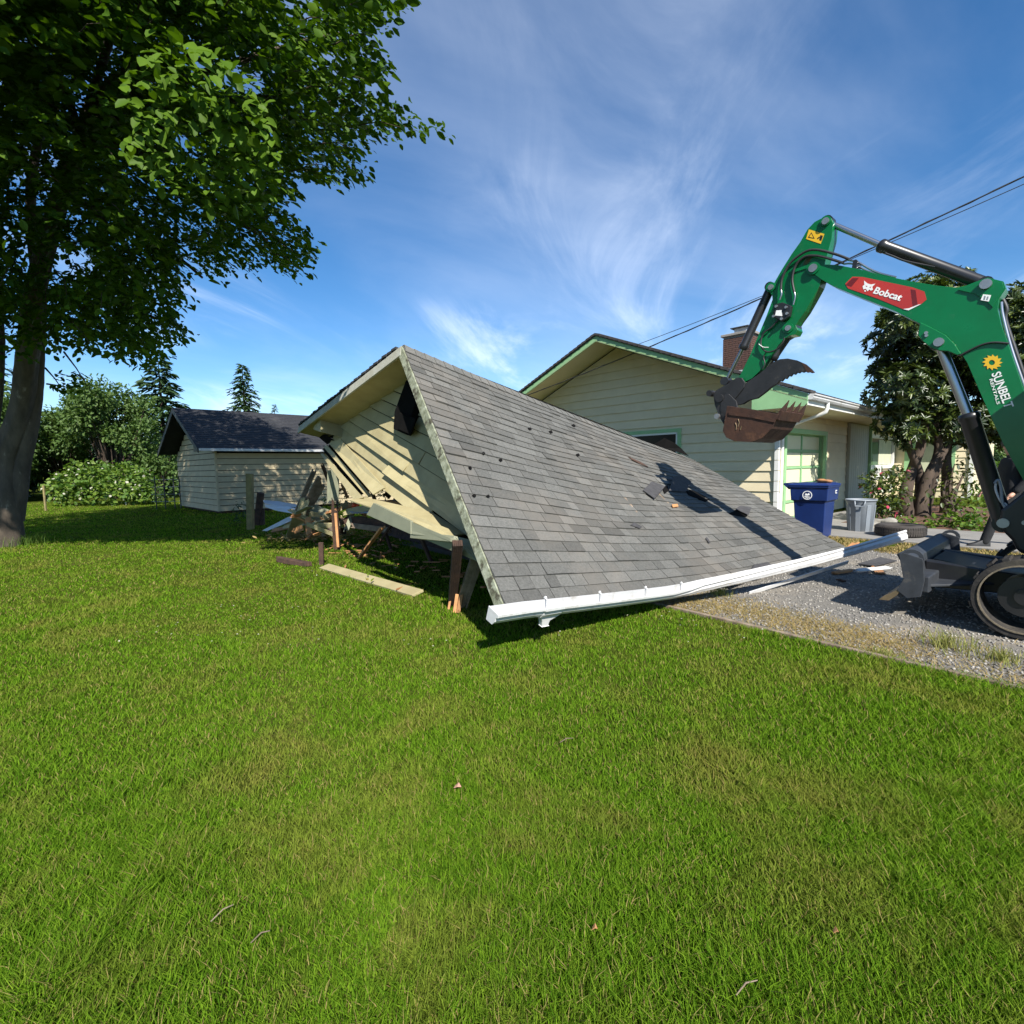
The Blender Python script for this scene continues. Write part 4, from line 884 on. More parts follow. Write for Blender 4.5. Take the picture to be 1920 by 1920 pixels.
# door: sunk panels between mint rails
door = MB(); door.slab([hw(.5, -.10, .02), hw(3.5, -.10, .02), hw(3.5, -.10, 2.2), hw(.5, -.10, 2.2)], FO * -.04)
gd = door.build('garage_door', 'mint_trim', house)
for r in range(5):
    z0 = .02 + r * .436; 
    for c in range(2):
        t0 = .5 + c * 1.5 + .05; b = MB(); b.box(hw(t0 + .70, -.094, z0 + .218), D1 * .68, FO * .006, Z * .175); b.build('door_panel', 'cream_panel', gd, bevel=.004)
    if r: 
        b = MB(); b.box(hw(2.0, -.085, z0), D1 * 1.5, FO * .015, Z * .022); b.build('rail', 'mint_trim', gd)
b = MB(); b.box(hw(2.0, -.083, 1.1), D1 * .035, FO * .013, Z * 1.08); b.build('stile', 'mint_trim', gd)
for (t0, t1, z0, z1) in ((.38, .5, 0, 2.32), (3.5, 3.64, 0, 2.32), (.5, 3.5, 2.2, 2.32)):
    b = MB(); b.box(hw((t0 + t1) / 2, -.02, (z0 + z1) / 2), D1 * ((t1 - t0) / 2), FO * .09, Z * ((z1 - z0) / 2)); b.build('door_casing', 'mint_trim', house, bevel=.006)
b = MB(); b.box(hw(.53, .08, .05), D1 * .1, FO * .03, Z * .03); b.build('door_seal', 'window_white', house)
# grooved entry panel
for i in range(9):
    t0 = 5.78 + i * .25; b = MB(); b.box(hw(t0 + .125, .06, 1.33), D1 * .118, FO * .05, Z * 1.33); b.build('vertical_board', 'grooved_board', house, bevel=.012)
b = MB(); b.box(hw(8.06, .10, 1.33), D1 * .03, FO * .09, Z * 1.33); b.build('corner_strip', 'mint_trim', house)
# picture window with curtain
b = MB(); b.slab([hw(8.1, -.04, 1.25), hw(12.4, -.04, 1.25), hw(12.4, -.04, 2.3), hw(8.1, -.04, 2.3)], FO * -.01); pw = b.build('picture_window', 'glass', house)
b = MB(); b.slab([hw(8.1, -.04, .85), hw(12.4, -.04, .85), hw(12.4, -.04, 1.2), hw(8.1, -.04, 1.2)], FO * -.01); b.build('lower_pane', 'glass', pw)
for (t0, t1, z0, z1) in ((8.1, 12.4, 1.17, 1.30), (8.1, 12.4, 2.28, 2.40), (8.1, 12.4, .78, .88), (8.1, 8.2, .85, 2.3), (10.2, 10.32, .85, 1.2), (12.3, 12.45, .85, 2.3)):
    b = MB(); b.box(hw((t0 + t1) / 2, -.01, (z0 + z1) / 2), D1 * ((t1 - t0) / 2), FO * .05, Z * ((z1 - z0) / 2)); b.build('window_bar', 'window_white', pw)
b = MB()
for i in range(8): b.box(hw(10.3 + i * .25, -.032, 1.78), D1 * .11, FO * .004, Z * .46)
b.build('curtain', 'curtain', pw)
# forward wing behind the tree
wo_ = 12.6
b = MB(); b.slab([hw(wo_, -.3, 0), hw(wo_, 2.35, 0), hw(wo_, 2.35, WT), hw(wo_, -.3, WT)], D1 * .15); b.slab([hw(wo_, 2.35, 0), hw(wo_ + 9, 2.35, 0), hw(wo_ + 9, 2.35, WT), hw(wo_, 2.35, WT)], FO * -.15); b.build('wing_wall', 'house_siding', house)
z = .28
while z < WT - .1:
    z1 = min(z + EX + .025, WT); lap(hw(wo_, -.2, z), hw(wo_, 2.35, z), hw(wo_, -.2, z1), hw(wo_, 2.35, z1), GOUT); z += EX
for (f0, f1) in ((.35, .70), (1.55, 1.9)):
    b = MB(); b.box(hw(wo_ - .04, (f0 + f1) / 2, 1.6), FO * ((f1 - f0) / 2), D1 * .03, Z * .62)
    b.build('shutter', 'mint_trim', house)
b = MB(); b.slab([hw(wo_ - .03, .72, 1.0), hw(wo_ - .03, 1.53, 1.0), hw(wo_ - .03, 1.53, 2.2), hw(wo_ - .03, .72, 2.2)], D1 * -.01); b.build('wing_window', 'curtain', house)
b = MB(); b.box(hw(wo_ - .02, 2.37, 1.34), FO * .06, D1 * .06, Z * 1.34); b.build('corner_post', 'window_white', house)
# corner post of the near corner and downspout
for i in range(10):
    b = MB(); b.box(hw(-.035, .035, .30 + i * .25 + .105), D1 * .045, FO * .05, Z * .118); b.build('corner_cap', 'window_white', house, bevel=.004)
b = MB(); b.tube([hw(.17, 1.0, 2.80), hw(.17, 1.0, 2.68), hw(.17, .97, 2.60), hw(.17, .88, 2.55), hw(.17, .6, 2.46), hw(.17, .25, 2.34), hw(.17, .12, 2.27), hw(.17, .07, 2.15), hw(.17, .06, .1)], [.04, .04, .046, .044, .036, .036, .044, .042, .04], 10); b.build('downspout', 'window_white', house)
# roof: two slopes with thickness, soffits, fascias
OVG, OVE = 1.0, 0.95
def roof_slab(f0, f1, m, dz, th, name, t0=-OVG, t1=12.5):
    b = MB(); b.slab([hw(t0, f0, roof_z(f0) + dz), hw(t1, f0, roof_z(f0) + dz), hw(t1, f1, roof_z(f1) + dz), hw(t0, f1, roof_z(f1) + dz)], V((0, 0, th))); return b.build(name, m, house)
roof_slab(RID, OVE, 'house_roofing', 0.0, .045, 'roof_slope', t0=-OVG - .03); roof_slab(RID, -HW - OVE, 'house_roofing', 0.0, .045, 'roof_slope', t0=-OVG - .03)
# shingle butts show as a rough edge along the rake
b = MB()
for sgn in (1, -1):
    k = 0; f = 0.0
    while f < HW / 2 + OVE:
        fa = RID + sgn * f; fb = RID + sgn * (f + .17)
        b.slab([hw(-OVG - .045 - .012 * (k % 2), fa, roof_z(fa) + .01), hw(-OVG - .045, fb, roof_z(fb) + .03), hw(-OVG + .3, fb, roof_z(fb) + .03), hw(-OVG + .3, fa, roof_z(fa) + .01)], V((0, 0, .06))); f += .16; k += 1
b.build('rake_shingles', 'house_roofing', house, kind='stuff')
roof_slab(RID, OVE - .02, 'house_soffit', -.15, .02, 'rake_soffit', t1=.05); roof_slab(RID, -HW - OVE + .02, 'house_soffit', -.15, .02, 'rake_soffit', t1=.05)
for f1 in (OVE, -HW - OVE):
    b = MB(); b.slab([hw(-OVG, RID, RZ - .155), hw(-OVG, f1, roof_z(f1) - .155), hw(-OVG, f1, roof_z(f1) - .002), hw(-OVG, RID, RZ - .002)], D1 * .03); b.build('rake_fascia', 'mint_trim', house)
# drooping tail of the near rake: solid triangle of fascia under the eave corner
b = MB(); b.slab([hw(-OVG + .002, OVE, roof_z(OVE) - .12), hw(-OVG + .002, OVE - .02, WT - .02), hw(-OVG + .002, -.2, WT - .02), hw(-OVG + .002, -.2, roof_z(-.2) - .12)], D1 * .028); b.build('rake_return', 'mint_trim', house)
b = MB(); b.slab([hw(-OVG + .03, OVE - .02, WT), hw(12.6, OVE - .02, WT), hw(12.6, -.1, WT), hw(-OVG + .03, -.1, WT)], V((0, 0, .02))); b.build('eave_soffit', 'house_soffit', house)
b = MB(); b.slab([hw(-OVG + .03, OVE - .02, WT), hw(12.6, OVE - .02, WT), hw(12.6, OVE - .02, roof_z(OVE) - .01), hw(-OVG + .03, OVE - .02, roof_z(OVE) - .01)], FO * .02); b.build('eave_fascia', 'window_white', house)
# eave gutter
ez = roof_z(OVE) - .01; b = MB()
gpf = [(0.0, 0.0), (0.0, -.12), (.08, -.12), (.105, -.08), (.105, -.045), (.13, -.03), (.13, -.004), (.115, -.004), (.115, -.02), (.09, -.05), (.09, -.08), (.075, -.105), (.012, -.105), (.012, 0.0)]
t0, t1 = -OVG + .03, 12.5; vs = [hw(t, OVE + x, ez + y) for t in (t0, t1) for x, y in gpf]; k = len(gpf)
b.add(vs, [(j, (j + 1) % k, k + (j + 1) % k, k + j) for j in range(k)]); b.slab([hw(t0, OVE + x, ez + y) for x, y in gpf[:8]], D1 * -.01); b.build('eave_gutter', 'white_metal', house)
# wing roof (hipped ridge higher and behind)
b = MB(); zr = 4.35; b.slab([hw(11.9, 2.9, 2.80), hw(22, 2.9, 2.80), hw(22, -4, zr), hw(12.9, -4, zr)], V((0, 0, .05))); b.slab([hw(11.9, 2.9, 2.80), hw(12.9, -4, zr), hw(11.9, -7, 2.8)], V((0, 0, .04))); b.build('wing_roof', 'house_roofing', house)
b = MB(); b.slab([hw(11.95, 2.85, WT + .02), hw(22, 2.85, WT + .02), hw(22, 2.2, WT + .02), hw(11.95, 2.2, WT + .02)], V((0, 0, .02))); b.slab([hw(11.93, 2.88, 2.6), hw(11.93, 0.9, 2.6), hw(11.93, 0.9, 2.79), hw(11.93, 2.88, 2.79)], D1 * .02); b.build('wing_eave', 'window_white', house)
# chimney of real brick courses
ch = C0 + D1 * 4.8 + FO * (-2.9); cx0 = 0.46
chb = MB(); cz0, cz1 = 4.1, 5.70; chb.box(ch + Z * ((cz0 + cz1) / 2), D1 * (cx0 - .012), FO * (cx0 - .012), Z * ((cz1 - cz0) / 2)); chim = chb.build('chimney', 'mortar', house)
brs = {}
def brick_mesh(L_):
    if L_ not in brs:
        bm_ = MB(); bm_.box((0, 0, 0), D1 * (L_ / 2), FO * .02, Z * .029); me = bpy.data.meshes.new('brick'); me.from_pydata([tuple(p) for p in bm_.v], [], bm_.f); me.materials.append(MAT['brick']); brs[L_] = me
    return brs[L_]
rowz = cz0 + .35; r = 0
fields = {}
while rowz < cz1 - .05:
    for face, (ox, dr, nn_) in enumerate(((-FO, FO, -D1), (D1, D1, FO))):
        pos = -cx0 + (0.0 if r % 2 else -.11)
        while pos < cx0 - .02:
            a0, a1 = max(pos, -cx0), min(pos + .205, cx0)
            if a1 - a0 > .03:
                bb = fields.setdefault(face, MB()); bb.box(ch + nn_ * (cx0 - .008 + random.random() * .004) + dr * ((a0 + a1) / 2) + Z * rowz, dr * ((a1 - a0) / 2 - .004), nn_ * .014, Z * .028)
            pos += .215
    rowz += .067; r += 1
for face, bb in fields.items(): bb.build('brickwork', 'brick', chim, kind='stuff')
b = MB(); b.box(ch + Z * (cz1 + .03), D1 * (cx0 + .06), FO * (cx0 + .06), Z * .04); b.build('chimney_crown', 'mortar', chim, bevel=.01)
b = MB(); b.box(ch + Z * (cz1 + .16), D1 * .20, FO * .20, Z * .10); b.build('flue', 'dull_metal', chim)
b = MB(); b.box(ch + Z * (cz1 + .28), D1 * .30, FO * .30, Z * .015); b.build('flue_cap', 'dark_trim', chim, bevel=.005)
b = MB(); b.box(ch + Z * (cz0 + .25), D1 * (cx0 + .02), FO * (cx0 + .02), Z * .18); b.build('flashing', 'dull_metal', chim)
# service drop: mast, conduit and the wires
mast = thing('service_mast', hw(-.1, -7.6, 2.4), 'white conduit and weatherhead clamped to the house gable left side', 'conduit')
mf = -7.6
b = MB(); b.tube([hw(-.10, mf, 1.2), hw(-.10, mf, 3.25)], .03, 8); b.tube([hw(-.10, mf, 3.0), hw(-.12, mf - .3, 3.02), hw(-.12, mf - .55, 3.12)], .018, 6); b.build('conduit', 'window_white', mast)
b = MB(); b.lathe(hw(-.11, mf, 3.25), Z, [(.03, 0), (.05, .02), (.05, .08), (.001, .12)], 10); b.build('weatherhead', 'dull_metal', mast)
b = MB(); hook = hw(-OVG - .05, mf - .35, roof_z(mf - .35) - .10); b.tube([hook, hw(-.6, mf - .5, 3.2), hw(-.2, mf - .5, 2.8), hw(-.1, mf - .2, 2.2)], .012, 5); b.tube([hook + FO * .25, hw(-.5, mf - .1, 3.3), hw(-.2, mf - .35, 2.9), hw(-.12, mf - .3, 2.0)], .010, 5); b.cyl(hook - D1 * .02, hook + D1 * .06, .035, 8); b.build('drip_loop', 'can_grey', mast)
def wire(p, q, sag, r, label, twist=0.0):
    pts = [p.lerp(q, i / 40) + V((0, 0, -sag * 4 * (i / 40) * (1 - i / 40))) for i in range(41)]; b = MB(); b.tube(pts, r, 5)
    if twist:
        b.tube([pt + V((twist * math.cos(i * 1.9), 0, twist * math.sin(i * 1.9))) for i, pt in enumerate(pts)], r * .8, 5)
    return b.build('power_cable', 'hose_rubber', None, label=label, cat='cable')
p_far = at(2010, 288, 9.0)
wire(hook, p_far, .18, .014, 'thick twisted black power cable running down to the house gable', .012)
wire(hw(-OVG, RID - .2 + 1.2, 4.35) if False else at(1168, 656, 15.2), at(2010, 305, 9.4), .10, .008, 'thin straight black wire just above the thick cable')

# ================================================================== SHED
SC = gnd(412, 964); DS = V((0.70, 0.71, 0)).normalized(); GS = V((-DS.y, DS.x, 0))       # long wall direction, gable direction (to the left, away)
def sw(t, g, z): return SC + DS * t + GS * g + V((0, 0, z))
shed = thing('shed', sw(3, 2.5, 0), 'small tan lap sided shed with a dark roof by the trees', 'shed')
SWD, SLN, SEZ, SRZ = 5.2, 7.5, 2.22, 3.82; sl_ = (SRZ - SEZ) / (SWD / 2 + .35)
b = MB(); b.slab([sw(0, 0, .12), sw(0, SWD, .12), sw(0, SWD, SEZ + .05), sw(0, SWD / 2, SRZ - .12), sw(0, 0, SEZ + .05)], DS * SLN); b.build('wall_core', 'shadow_felt', shed)  # black core behind the board gaps stands in for lap shadow lines
b = MB(); b.slab([sw(.1, .1, 0), sw(.1, SWD - .1, 0), sw(SLN - .1, SWD - .1, 0), sw(SLN - .1, .1, 0)], V((0, 0, .15))); b.build('skids', 'dark_wood', shed)
z = .10
while z < SRZ - .35:
    z1 = z + .186
    if z < SEZ - .12: lap(sw(0, 0, z), sw(SLN, 0, z), sw(0, 0, z1), sw(SLN, 0, z1), -GS, m='shed_siding', parent=shed)
    k0 = max(0, (z1 - SEZ) / sl_); g0_, g1_ = k0, SWD - k0
    if g1_ - g0_ > .2: lap(sw(0, g0_, z), sw(0, g1_, z), sw(0, g0_, z1), sw(0, g1_, z1), -DS, m='shed_siding', parent=shed)
    z += .205
b = MB(); b.box(sw(-.02, -.02, 1.15), DS * .035, GS * .035, Z * 1.05); b.build('corner_board', 'shed_siding', shed)
b = MB(); b.slab([sw(-.03, 1.55, 2.25), sw(-.03, 2.5, 2.25), sw(-.03, 2.5, 2.75), sw(-.03, 1.55, 2.75)], -DS * .02); b.build('gable_opening', 'black_paint', shed)
OVS = .62
for g_e, g_s in ((-.35, 1), (SWD + .35, -1)):
    ze = SRZ - sl_ * (SWD / 2 + .35)
    b = MB(); b.slab([sw(-OVS, SWD / 2, SRZ), sw(SLN + .3, SWD / 2, SRZ), sw(SLN + .3, g_e, ze), sw(-OVS, g_e, ze)], V((0, 0, .05))); sr = b.build('roof', 'shed_roofing', shed)
    b = MB(); nst = 22
    for i in range(nst):
        f0, f1 = i / nst, (i + 1) / nst; ga, gb = SWD / 2 + (g_e - SWD / 2) * f0, SWD / 2 + (g_e - SWD / 2) * f1; za_, zb_ = SRZ + (ze - SRZ) * f0 + .052, SRZ + (ze - SRZ) * f1 + .066
        b.slab([sw(-OVS - .02, ga, za_), sw(SLN + .3, ga, za_), sw(SLN + .3, gb, zb_), sw(-OVS - .02, gb, zb_)], V((0, 0, .01)))
    b.build('shingle_courses', 'shed_roofing', shed)
    b = MB(); b.slab([sw(-OVS - .01, SWD / 2, SRZ - .14), sw(-OVS - .01, g_e, ze - .10), sw(-OVS - .01, g_e, ze + .05), sw(-OVS - .01, SWD / 2, SRZ + .05)], DS * .03); b.build('rake_board', 'dark_trim', shed)
b = MB(); b.box(sw(SLN / 2 - .15, -.42, SRZ - sl_ * (SWD / 2 + .35) + .01), DS * (SLN / 2 + .45), GS * .055, Z * .045); b.build('eave_gutter', 'white_metal', shed, bevel=.01)
# ================================================================== EXCAVATOR
BD = V((-0.66, 0.75, 0)).normalized(); BN = V((-0.75, -0.66, 0)).normalized(); XO = V((5.35, 4.12, 0))
def ex(f, n, z): return XO + BD * f + BN * n + V((0, 0, z))
def bp(px, py, off=0.0): return on(px, py, XO + BN * off, BN)
def c1_(x, y): return (1280 + x / 3, 380 + y / 3)
def bpc(x, y, off=0.0): return bp(*c1_(x, y), off)
exc = thing('excavator', ex(0, 0, 0), 'green mini excavator with a toothed rusty bucket held over the fallen roof', 'excavator')
def pin(parent, x, y, off, r=0.032, h=0.03, m='bolt_steel', name='pin'):
    c = bpc(x, y, off); b = MB(); b.cyl(c, c + BN * h, r, 14); return b.build(name, m, parent, bevel=0.004)
# ---- boom
BW = 0.10
top = [(712, 372), (722, 352), (745, 345), (870, 350), (1000, 376), (1130, 410), (1300, 445), (1420, 465), (1540, 478), (1595, 466), (1650, 444), (1715, 421), (1805, 443), (1818, 482), (1778, 545), (1772, 600), (1790, 680), (1832, 800), (1920, 1060)]
low = [(2010, 1330), (2060, 1560), (2000, 1680), (1940, 1600), (1882, 1500), (1800, 1350), (1700, 1130), (1600, 900), (1566, 846), (1530, 792), (1480, 742), (1400, 702), (1330, 678), (1200, 612), (1000, 532), (850, 472), (780, 432), (740, 402), (718, 390)]
b = MB(); b.slab([bpc(x, y, BW) for x, y in top + low], -BN * (2 * BW)); boom = b.build('boom', 'green_paint', exc, bevel=0.012, bseg=3)
# raised web step of the upper bracket
b = MB(); br = [(1545, 490), (1600, 474), (1655, 452), (1716, 430), (1798, 449), (1808, 482), (1770, 540), (1745, 590), (1700, 545), (1640, 512)]
b.slab([bpc(x, y, BW + .012) for x, y in br], -BN * .01); b.build('bracket_plate', 'green_paint', boom, bevel=.004)
b = MB(); lp_ = [(1335, 672), (1322, 745), (1345, 775), (1390, 812), (1440, 832), (1490, 835), (1545, 858), (1566, 850), (1528, 792), (1478, 742), (1400, 702)]
b.slab([bpc(x, y, BW + .03) for x, y in lp_], -BN * .035); b.slab([bpc(x, y, -BW + .005) for x, y in lp_], -BN * .03); b.build('cylinder_bracket', 'green_paint', boom, bevel=.006)
pin(boom, 1442, 786, BW + .03, .042, .03); pin(boom, 1370, 733, BW + .03, .016, .012); pin(boom, 1372, 748, BW + .03, .014, .012)
pin(boom, 1706, 460, BW + .012, .045, .03); pin(boom, 736, 370, BW, .045, .03)
b = MB(); c = bpc(736, 370, BW); b.cyl(c - BN * .02, c + BN * .018, .068, 20); b.build('pin_boss', 'green_paint', boom, bevel=.005)
# decals (flat stickers, set just off the paint)
def sticker(pts, m, parent, name, off, f=bpc, th=.002):
    b = MB(); b.slab([f(x, y, off) for x, y in pts], -BN * th); return b.build(name, m, parent)
dec = sticker([(914, 456), (955, 416), (1012, 418), (1292, 476), (1360, 500), (1372, 545), (1342, 570), (1270, 606), (1238, 598), (1100, 541), (930, 482)], 'red_decal', boom, 'brand_decal', BW + .003)
sticker([(1283, 487), (1310, 492), (1322, 575), (1296, 586)], 'dark_red_decal', boom, 'decal_stripe', BW + .0045)
sticker([(918, 462), (955, 424), (990, 424), (950, 472)], 'dark_red_decal', boom, 'decal_stripe', BW + .0045)
sticker([(1240, 598), (1270, 606), (1342, 570), (1322, 574), (1272, 594)], 'white_decal', boom, 'decal_stripe', BW + .0045)
# cat-head emblem
head = [(1020, 438), (1040, 455), (1060, 460), (1084, 455), (1066, 474), (1070, 490), (1058, 495), (1050, 488), (1040, 498), (1030, 484), (1016, 488), (1012, 470), (1022, 462)]
sticker(head, 'white_decal', boom, 'cat_emblem', BW + .005)
for q in ([(1030, 466), (1040, 470), (1034, 473)], [(1052, 474), (1062, 472), (1056, 479)]): sticker(q, 'red_decal', boom, 'cat_eye', BW + .0065)
sticker([(1022, 492), (1030, 492), (1030, 500), (1022, 500)], 'white_decal', boom, 'cat_chin', BW + .005)
def text_on(s, a, b_, upref, off, m, name, parent, f=bpc, bold=0.0, squash=1.0):
    """lettering running from point a to point b in crop pixels, upright towards upref"""
    p, q, u = f(*a, off), f(*b_, off), f(*upref, off)
    cu = bpy.data.curves.new(name, 'FONT'); cu.body = s; cu.size = 1.0; cu.offset = bold; cu.extrude = 0.0; cu.resolution_u = 3
    o = bpy.data.objects.new(name, cu); col.objects.link(o); bpy.context.view_layer.update()
    me = bpy.data.meshes.new_from_object(o.evaluated_get(bpy.context.evaluated_depsgraph_get())); bpy.data.objects.remove(o)
    xs = [v.co.x for v in me.vertices]; ys = [v.co.y for v in me.vertices]; x0, x1, y1 = min(xs), max(xs), max(ys)
    X = (q - p); Y = (u - p); Xn = X.normalized(); Y = Y - Xn * Y.dot(Xn)
    c = (p + q) / 2
    for v in me.vertices:
        w = p + X * ((v.co.x - x0) / (x1 - x0)) + Y * (v.co.y / 0.70); v.co = w - c
    me.materials.clear(); me.materials.append(MAT[m]); me.update()
    ob = bpy.data.objects.new(name, me); put(ob, parent, c); return ob
text_on('Bobcat', (1070, 508), (1222, 552), (1080, 470), BW + .006, 'white_decal', 'brand_lettering', boom, bold=.028)
z3 = lambda x, y, off: bp(1560 + x / 4, 480 + y / 4, off)
text_on('SUNBELT', (1196, 884), (1298, 1146), (1262, 862), BW + .004, 'white_decal', 'hire_lettering', boom, f=z3, bold=.018)
text_on('RENTALS', (1180, 926), (1238, 1114), (1204, 920), BW + .004, 'white_decal', 'hire_lettering', boom, f=z3, bold=.01)
# toothed sun emblem
gx, gy = 1203, 797; outer, hole = [], []
for i in range(12):
    a = i / 12 * 2 * math.pi; outer.append(z3(gx + 78 * math.cos(a) , gy + 60 * math.sin(a), BW + .004)); a2 = a + .40; outer.append(z3(gx + 52 * math.cos(a2), gy + 44 * math.sin(a2), BW + .004))
for i in range(14):
    a = i / 14 * 2 * math.pi; hole.append(z3(gx - 4 + 23 * math.cos(a), gy + 2 + 20 * math.sin(a), BW + .004))
b = MB(); b.slab_hole(outer, hole, -BN * .002); b.build('sun_emblem', 'yellow_decal', boom)
sticker([(1690, 515), (1735, 520), (1722, 556), (1676, 548)], 'white_decal', boom, 'small_label', BW + .014)
for q in ([(1697, 524), (1706, 525), (1700, 546), (1692, 544)], [(1714, 527), (1722, 528), (1716, 547), (1708, 546)]): sticker(q, 'can_grey', boom, 'label_print', BW + .0155)
# ---- arm (dipper)
AW = 0.085
outer = [(742, 108), (772, 92), (802, 82), (836, 88), (846, 112), (838, 200), (818, 275), (800, 335), (785, 420), (768, 470), (730, 540), (690, 610), (650, 665), (636, 688), (646, 716), (632, 742), (600, 748), (566, 768), (500, 855), (440, 940), (390, 988), (352, 1008), (322, 1002), (318, 980), (345, 925), (382, 850), (424, 750), (470, 640), (505, 545), (503, 520), (482, 500), (474, 475), (490, 456), (514, 452), (560, 372), (612, 290), (662, 220), (702, 150)]
hole = [(672, 352), (690, 318), (716, 298), (726, 306), (716, 330), (694, 350)]
b = MB(); b.slab_hole([bpc(x, y, AW) for x, y in outer], [bpc(x, y, AW) for x, y in hole], -BN * (2 * AW)); arm = b.build('arm', 'green_paint', exc, bevel=.010, bseg=3)
for (x, y, r) in ((805, 105, .036), (497, 476, .032), (594, 706, .032), (330, 1004, .030)): pin(arm, x, y, AW + .018, r, .02, 'rusty_steel' if y > 900 else 'bolt_steel')
for (x, y, r) in ((805, 105, .055), (497, 476, .056), (594, 706, .060)):
    b = MB(); c = bpc(x, y, AW); b.cyl(c - BN * .02, c + BN * .018, r, 18); b.build('pin_boss', 'green_paint', arm, bevel=.005)
b = MB(); c = bpc(618, 712, .0); b.cyl(c - BN * AW * 1.02, c + BN * AW * .9, .075, 18); b.build('thumb_lug', 'black_paint', arm)
b = MB(); b.slab([bpc(x, y, AW + .012) for x, y in ((600, 385), (700, 350), (735, 345), (735, 362), (690, 372), (610, 398))], -BN * .015); b.build('stiffener', 'green_paint', arm, bevel=.003)
warn = sticker([(710, 150), (797, 176), (776, 232), (694, 204)], 'yellow_decal', arm, 'warning_label', AW + .003)
for q in ([(724, 166), (742, 202), (704, 196)], [(775, 182), (789, 186), (780, 214), (768, 210)], [(756, 200), (770, 190), (772, 196), (758, 206)]): sticker(q, 'black_decal', arm, 'label_print', AW + .0045)
sticker([(723, 174), (734, 197), (712, 193)], 'yellow_decal', arm, 'label_print', AW + .006)
# hoses and valve block on the arm
def hose(pts, off, r, m='hose_rubber', parent=arm, name='hose', n=6):
    P_ = [bpc(x, y, off if not hasattr(off, '__len__') else off[i]) for i, (x, y) in enumerate(pts)]; Q = []
    for i in range(len(P_) - 1):
        a0 = P_[max(i - 1, 0)]; a1 = P_[i]; a2 = P_[i + 1]; a3 = P_[min(i + 2, len(P_) - 1)]
        for k in range(n):
            t = k / n; Q.append(.5 * ((2 * a1) + (a2 - a0) * t + (2 * a0 - 5 * a1 + 4 * a2 - a3) * t * t + (3 * a1 - a0 - 3 * a2 + a3) * t ** 3))
    Q.append(P_[-1]); b = MB(); b.tube(Q, r, 8); return b.build(name, m, parent)
hose([(935, 318), (860, 290), (760, 266), (690, 276), (605, 340), (560, 425), (552, 492)], AW + .04, .014)
hose([(905, 340), (800, 308), (735, 298), (680, 308), (635, 355), (616, 430), (628, 505)], AW + .03, .014)
hose([(552, 488), (556, 515), (546, 548)], AW + .04, .012, 'chrome', name='hose_end'); hose([(628, 502), (632, 530), (622, 575)], AW + .03, .012, 'chrome', name='hose_end')
b = MB(); b.slab([bpc(x, y, AW + .06) for x, y in ((515, 572), (560, 560), (612, 580), (600, 640), (560, 668), (505, 640))], -BN * .06); b.build('valve_block', 'black_paint', arm, bevel=.008)
sticker([(526, 606), (556, 604), (560, 638), (520, 634)], 'white_decal', arm, 'block_label', AW + .0625)
for (x, y) in ((530, 585), (585, 590), (590, 625), (515, 640), (560, 655)): pin(arm, x, y, AW + .05, .016, .03, 'bolt_steel', 'fitting')
hose([(540, 655), (500, 700), (452, 740), (440, 800), (470, 838), (520, 830), (560, 790), (572, 760)], AW + .03, .010); hose([(470, 840), (455, 870), (462, 905), (450, 935)], AW + .02, .008); hose([(428, 795), (452, 812), (482, 814)], AW + .045, .004, 'white_decal', name='cable_tie')
# ---- hydraulic cylinders
def cylinder(a, m_, b_, r_bar, r_rod, name, off=0.0, rod_first=True, f=bpc):
    """rod from a to m, barrel from m to b"""
    pa, pm, pb = f(*a, off), f(*m_, off), f(*b_, off); d = (pb - pm).normalized()
    o = MB(); o.tube([pm - d * .01, pm + d * .005, pm + d * .05, pm + d * .06, pb], [r_bar * .9, r_bar * 1.12, r_bar * 1.12, r_bar, r_bar], 18); bar = o.build(name, 'black_paint', exc)
    o = MB(); o.cyl(pa, pm + d * .05, r_rod, 16); o.build('rod', 'chrome', bar)
    for p_ in (pa, pb):
        o = MB(); o.cyl(p_ - BN * .06, p_ + BN * .06, r_bar * 1.05, 14); o.build('eye', 'black_paint', bar)
    return bar
ac = cylinder((818, 112), (1112, 240), (1706, 460), .060, .030, 'arm_cylinder')
hose([(1140, 285), (1180, 300), (1260, 330), (1420, 362)], .05, .010, 'hose_rubber', ac, 'feed_pipe')
cylinder((245, 1005), (338, 822), (497, 476), .052, .024, 'bucket_cylinder')
cylinder((1442, 786), (1607, 1192), (1805, 1805), .078, .044, 'boom_cylinder')
cylinder((440, 985), (505, 880), (618, 712), .050, .028, 'thumb_cylinder', off=-.02)
hose([(1770, 1560), (1760, 1610), (1790, 1680), (1820, 1700), (1830, 1750)], .10, .010, 'dull_metal', exc, 'guard_rod')
hose([(1755, 1580), (1775, 1560), (1790, 1600), (1800, 1690), (1835, 1740)], .12, .012, 'can_grey', exc, 'guard_rod')
# pipes over the boom
hose([(930, 322), (985, 335), (1050, 372), (1110, 398), (1200, 420)], .05, .011, 'chrome', boom, 'steel_pipe'); hose([(905, 345), (960, 345), (1040, 385), (1130, 408)], .0, .010, 'chrome', boom, 'steel_pipe')
b = MB(); b.slab([bpc(x, y, .09) for x, y in ((950, 372), (958, 325), (975, 318), (985, 325), (975, 375))], -BN * .15); b.build('pipe_clamp', 'black_paint', boom, bevel=.004)
hose([(1558, 862), (1600, 838), (1680, 800), (1750, 786), (1835, 792)], BW + .012, .009, 'hose_rubber', boom, 'strap')
hose([(1790, 560), (1800, 640), (1850, 830), (1930, 1060), (1990, 1230)], .03, .016, 'chrome', boom, 'steel_pipe'); hose([(1800, 545), (1822, 600), (1815, 660), (1870, 830), (1945, 1050)], -.03, .018, 'hose_rubber', boom, 'hose')
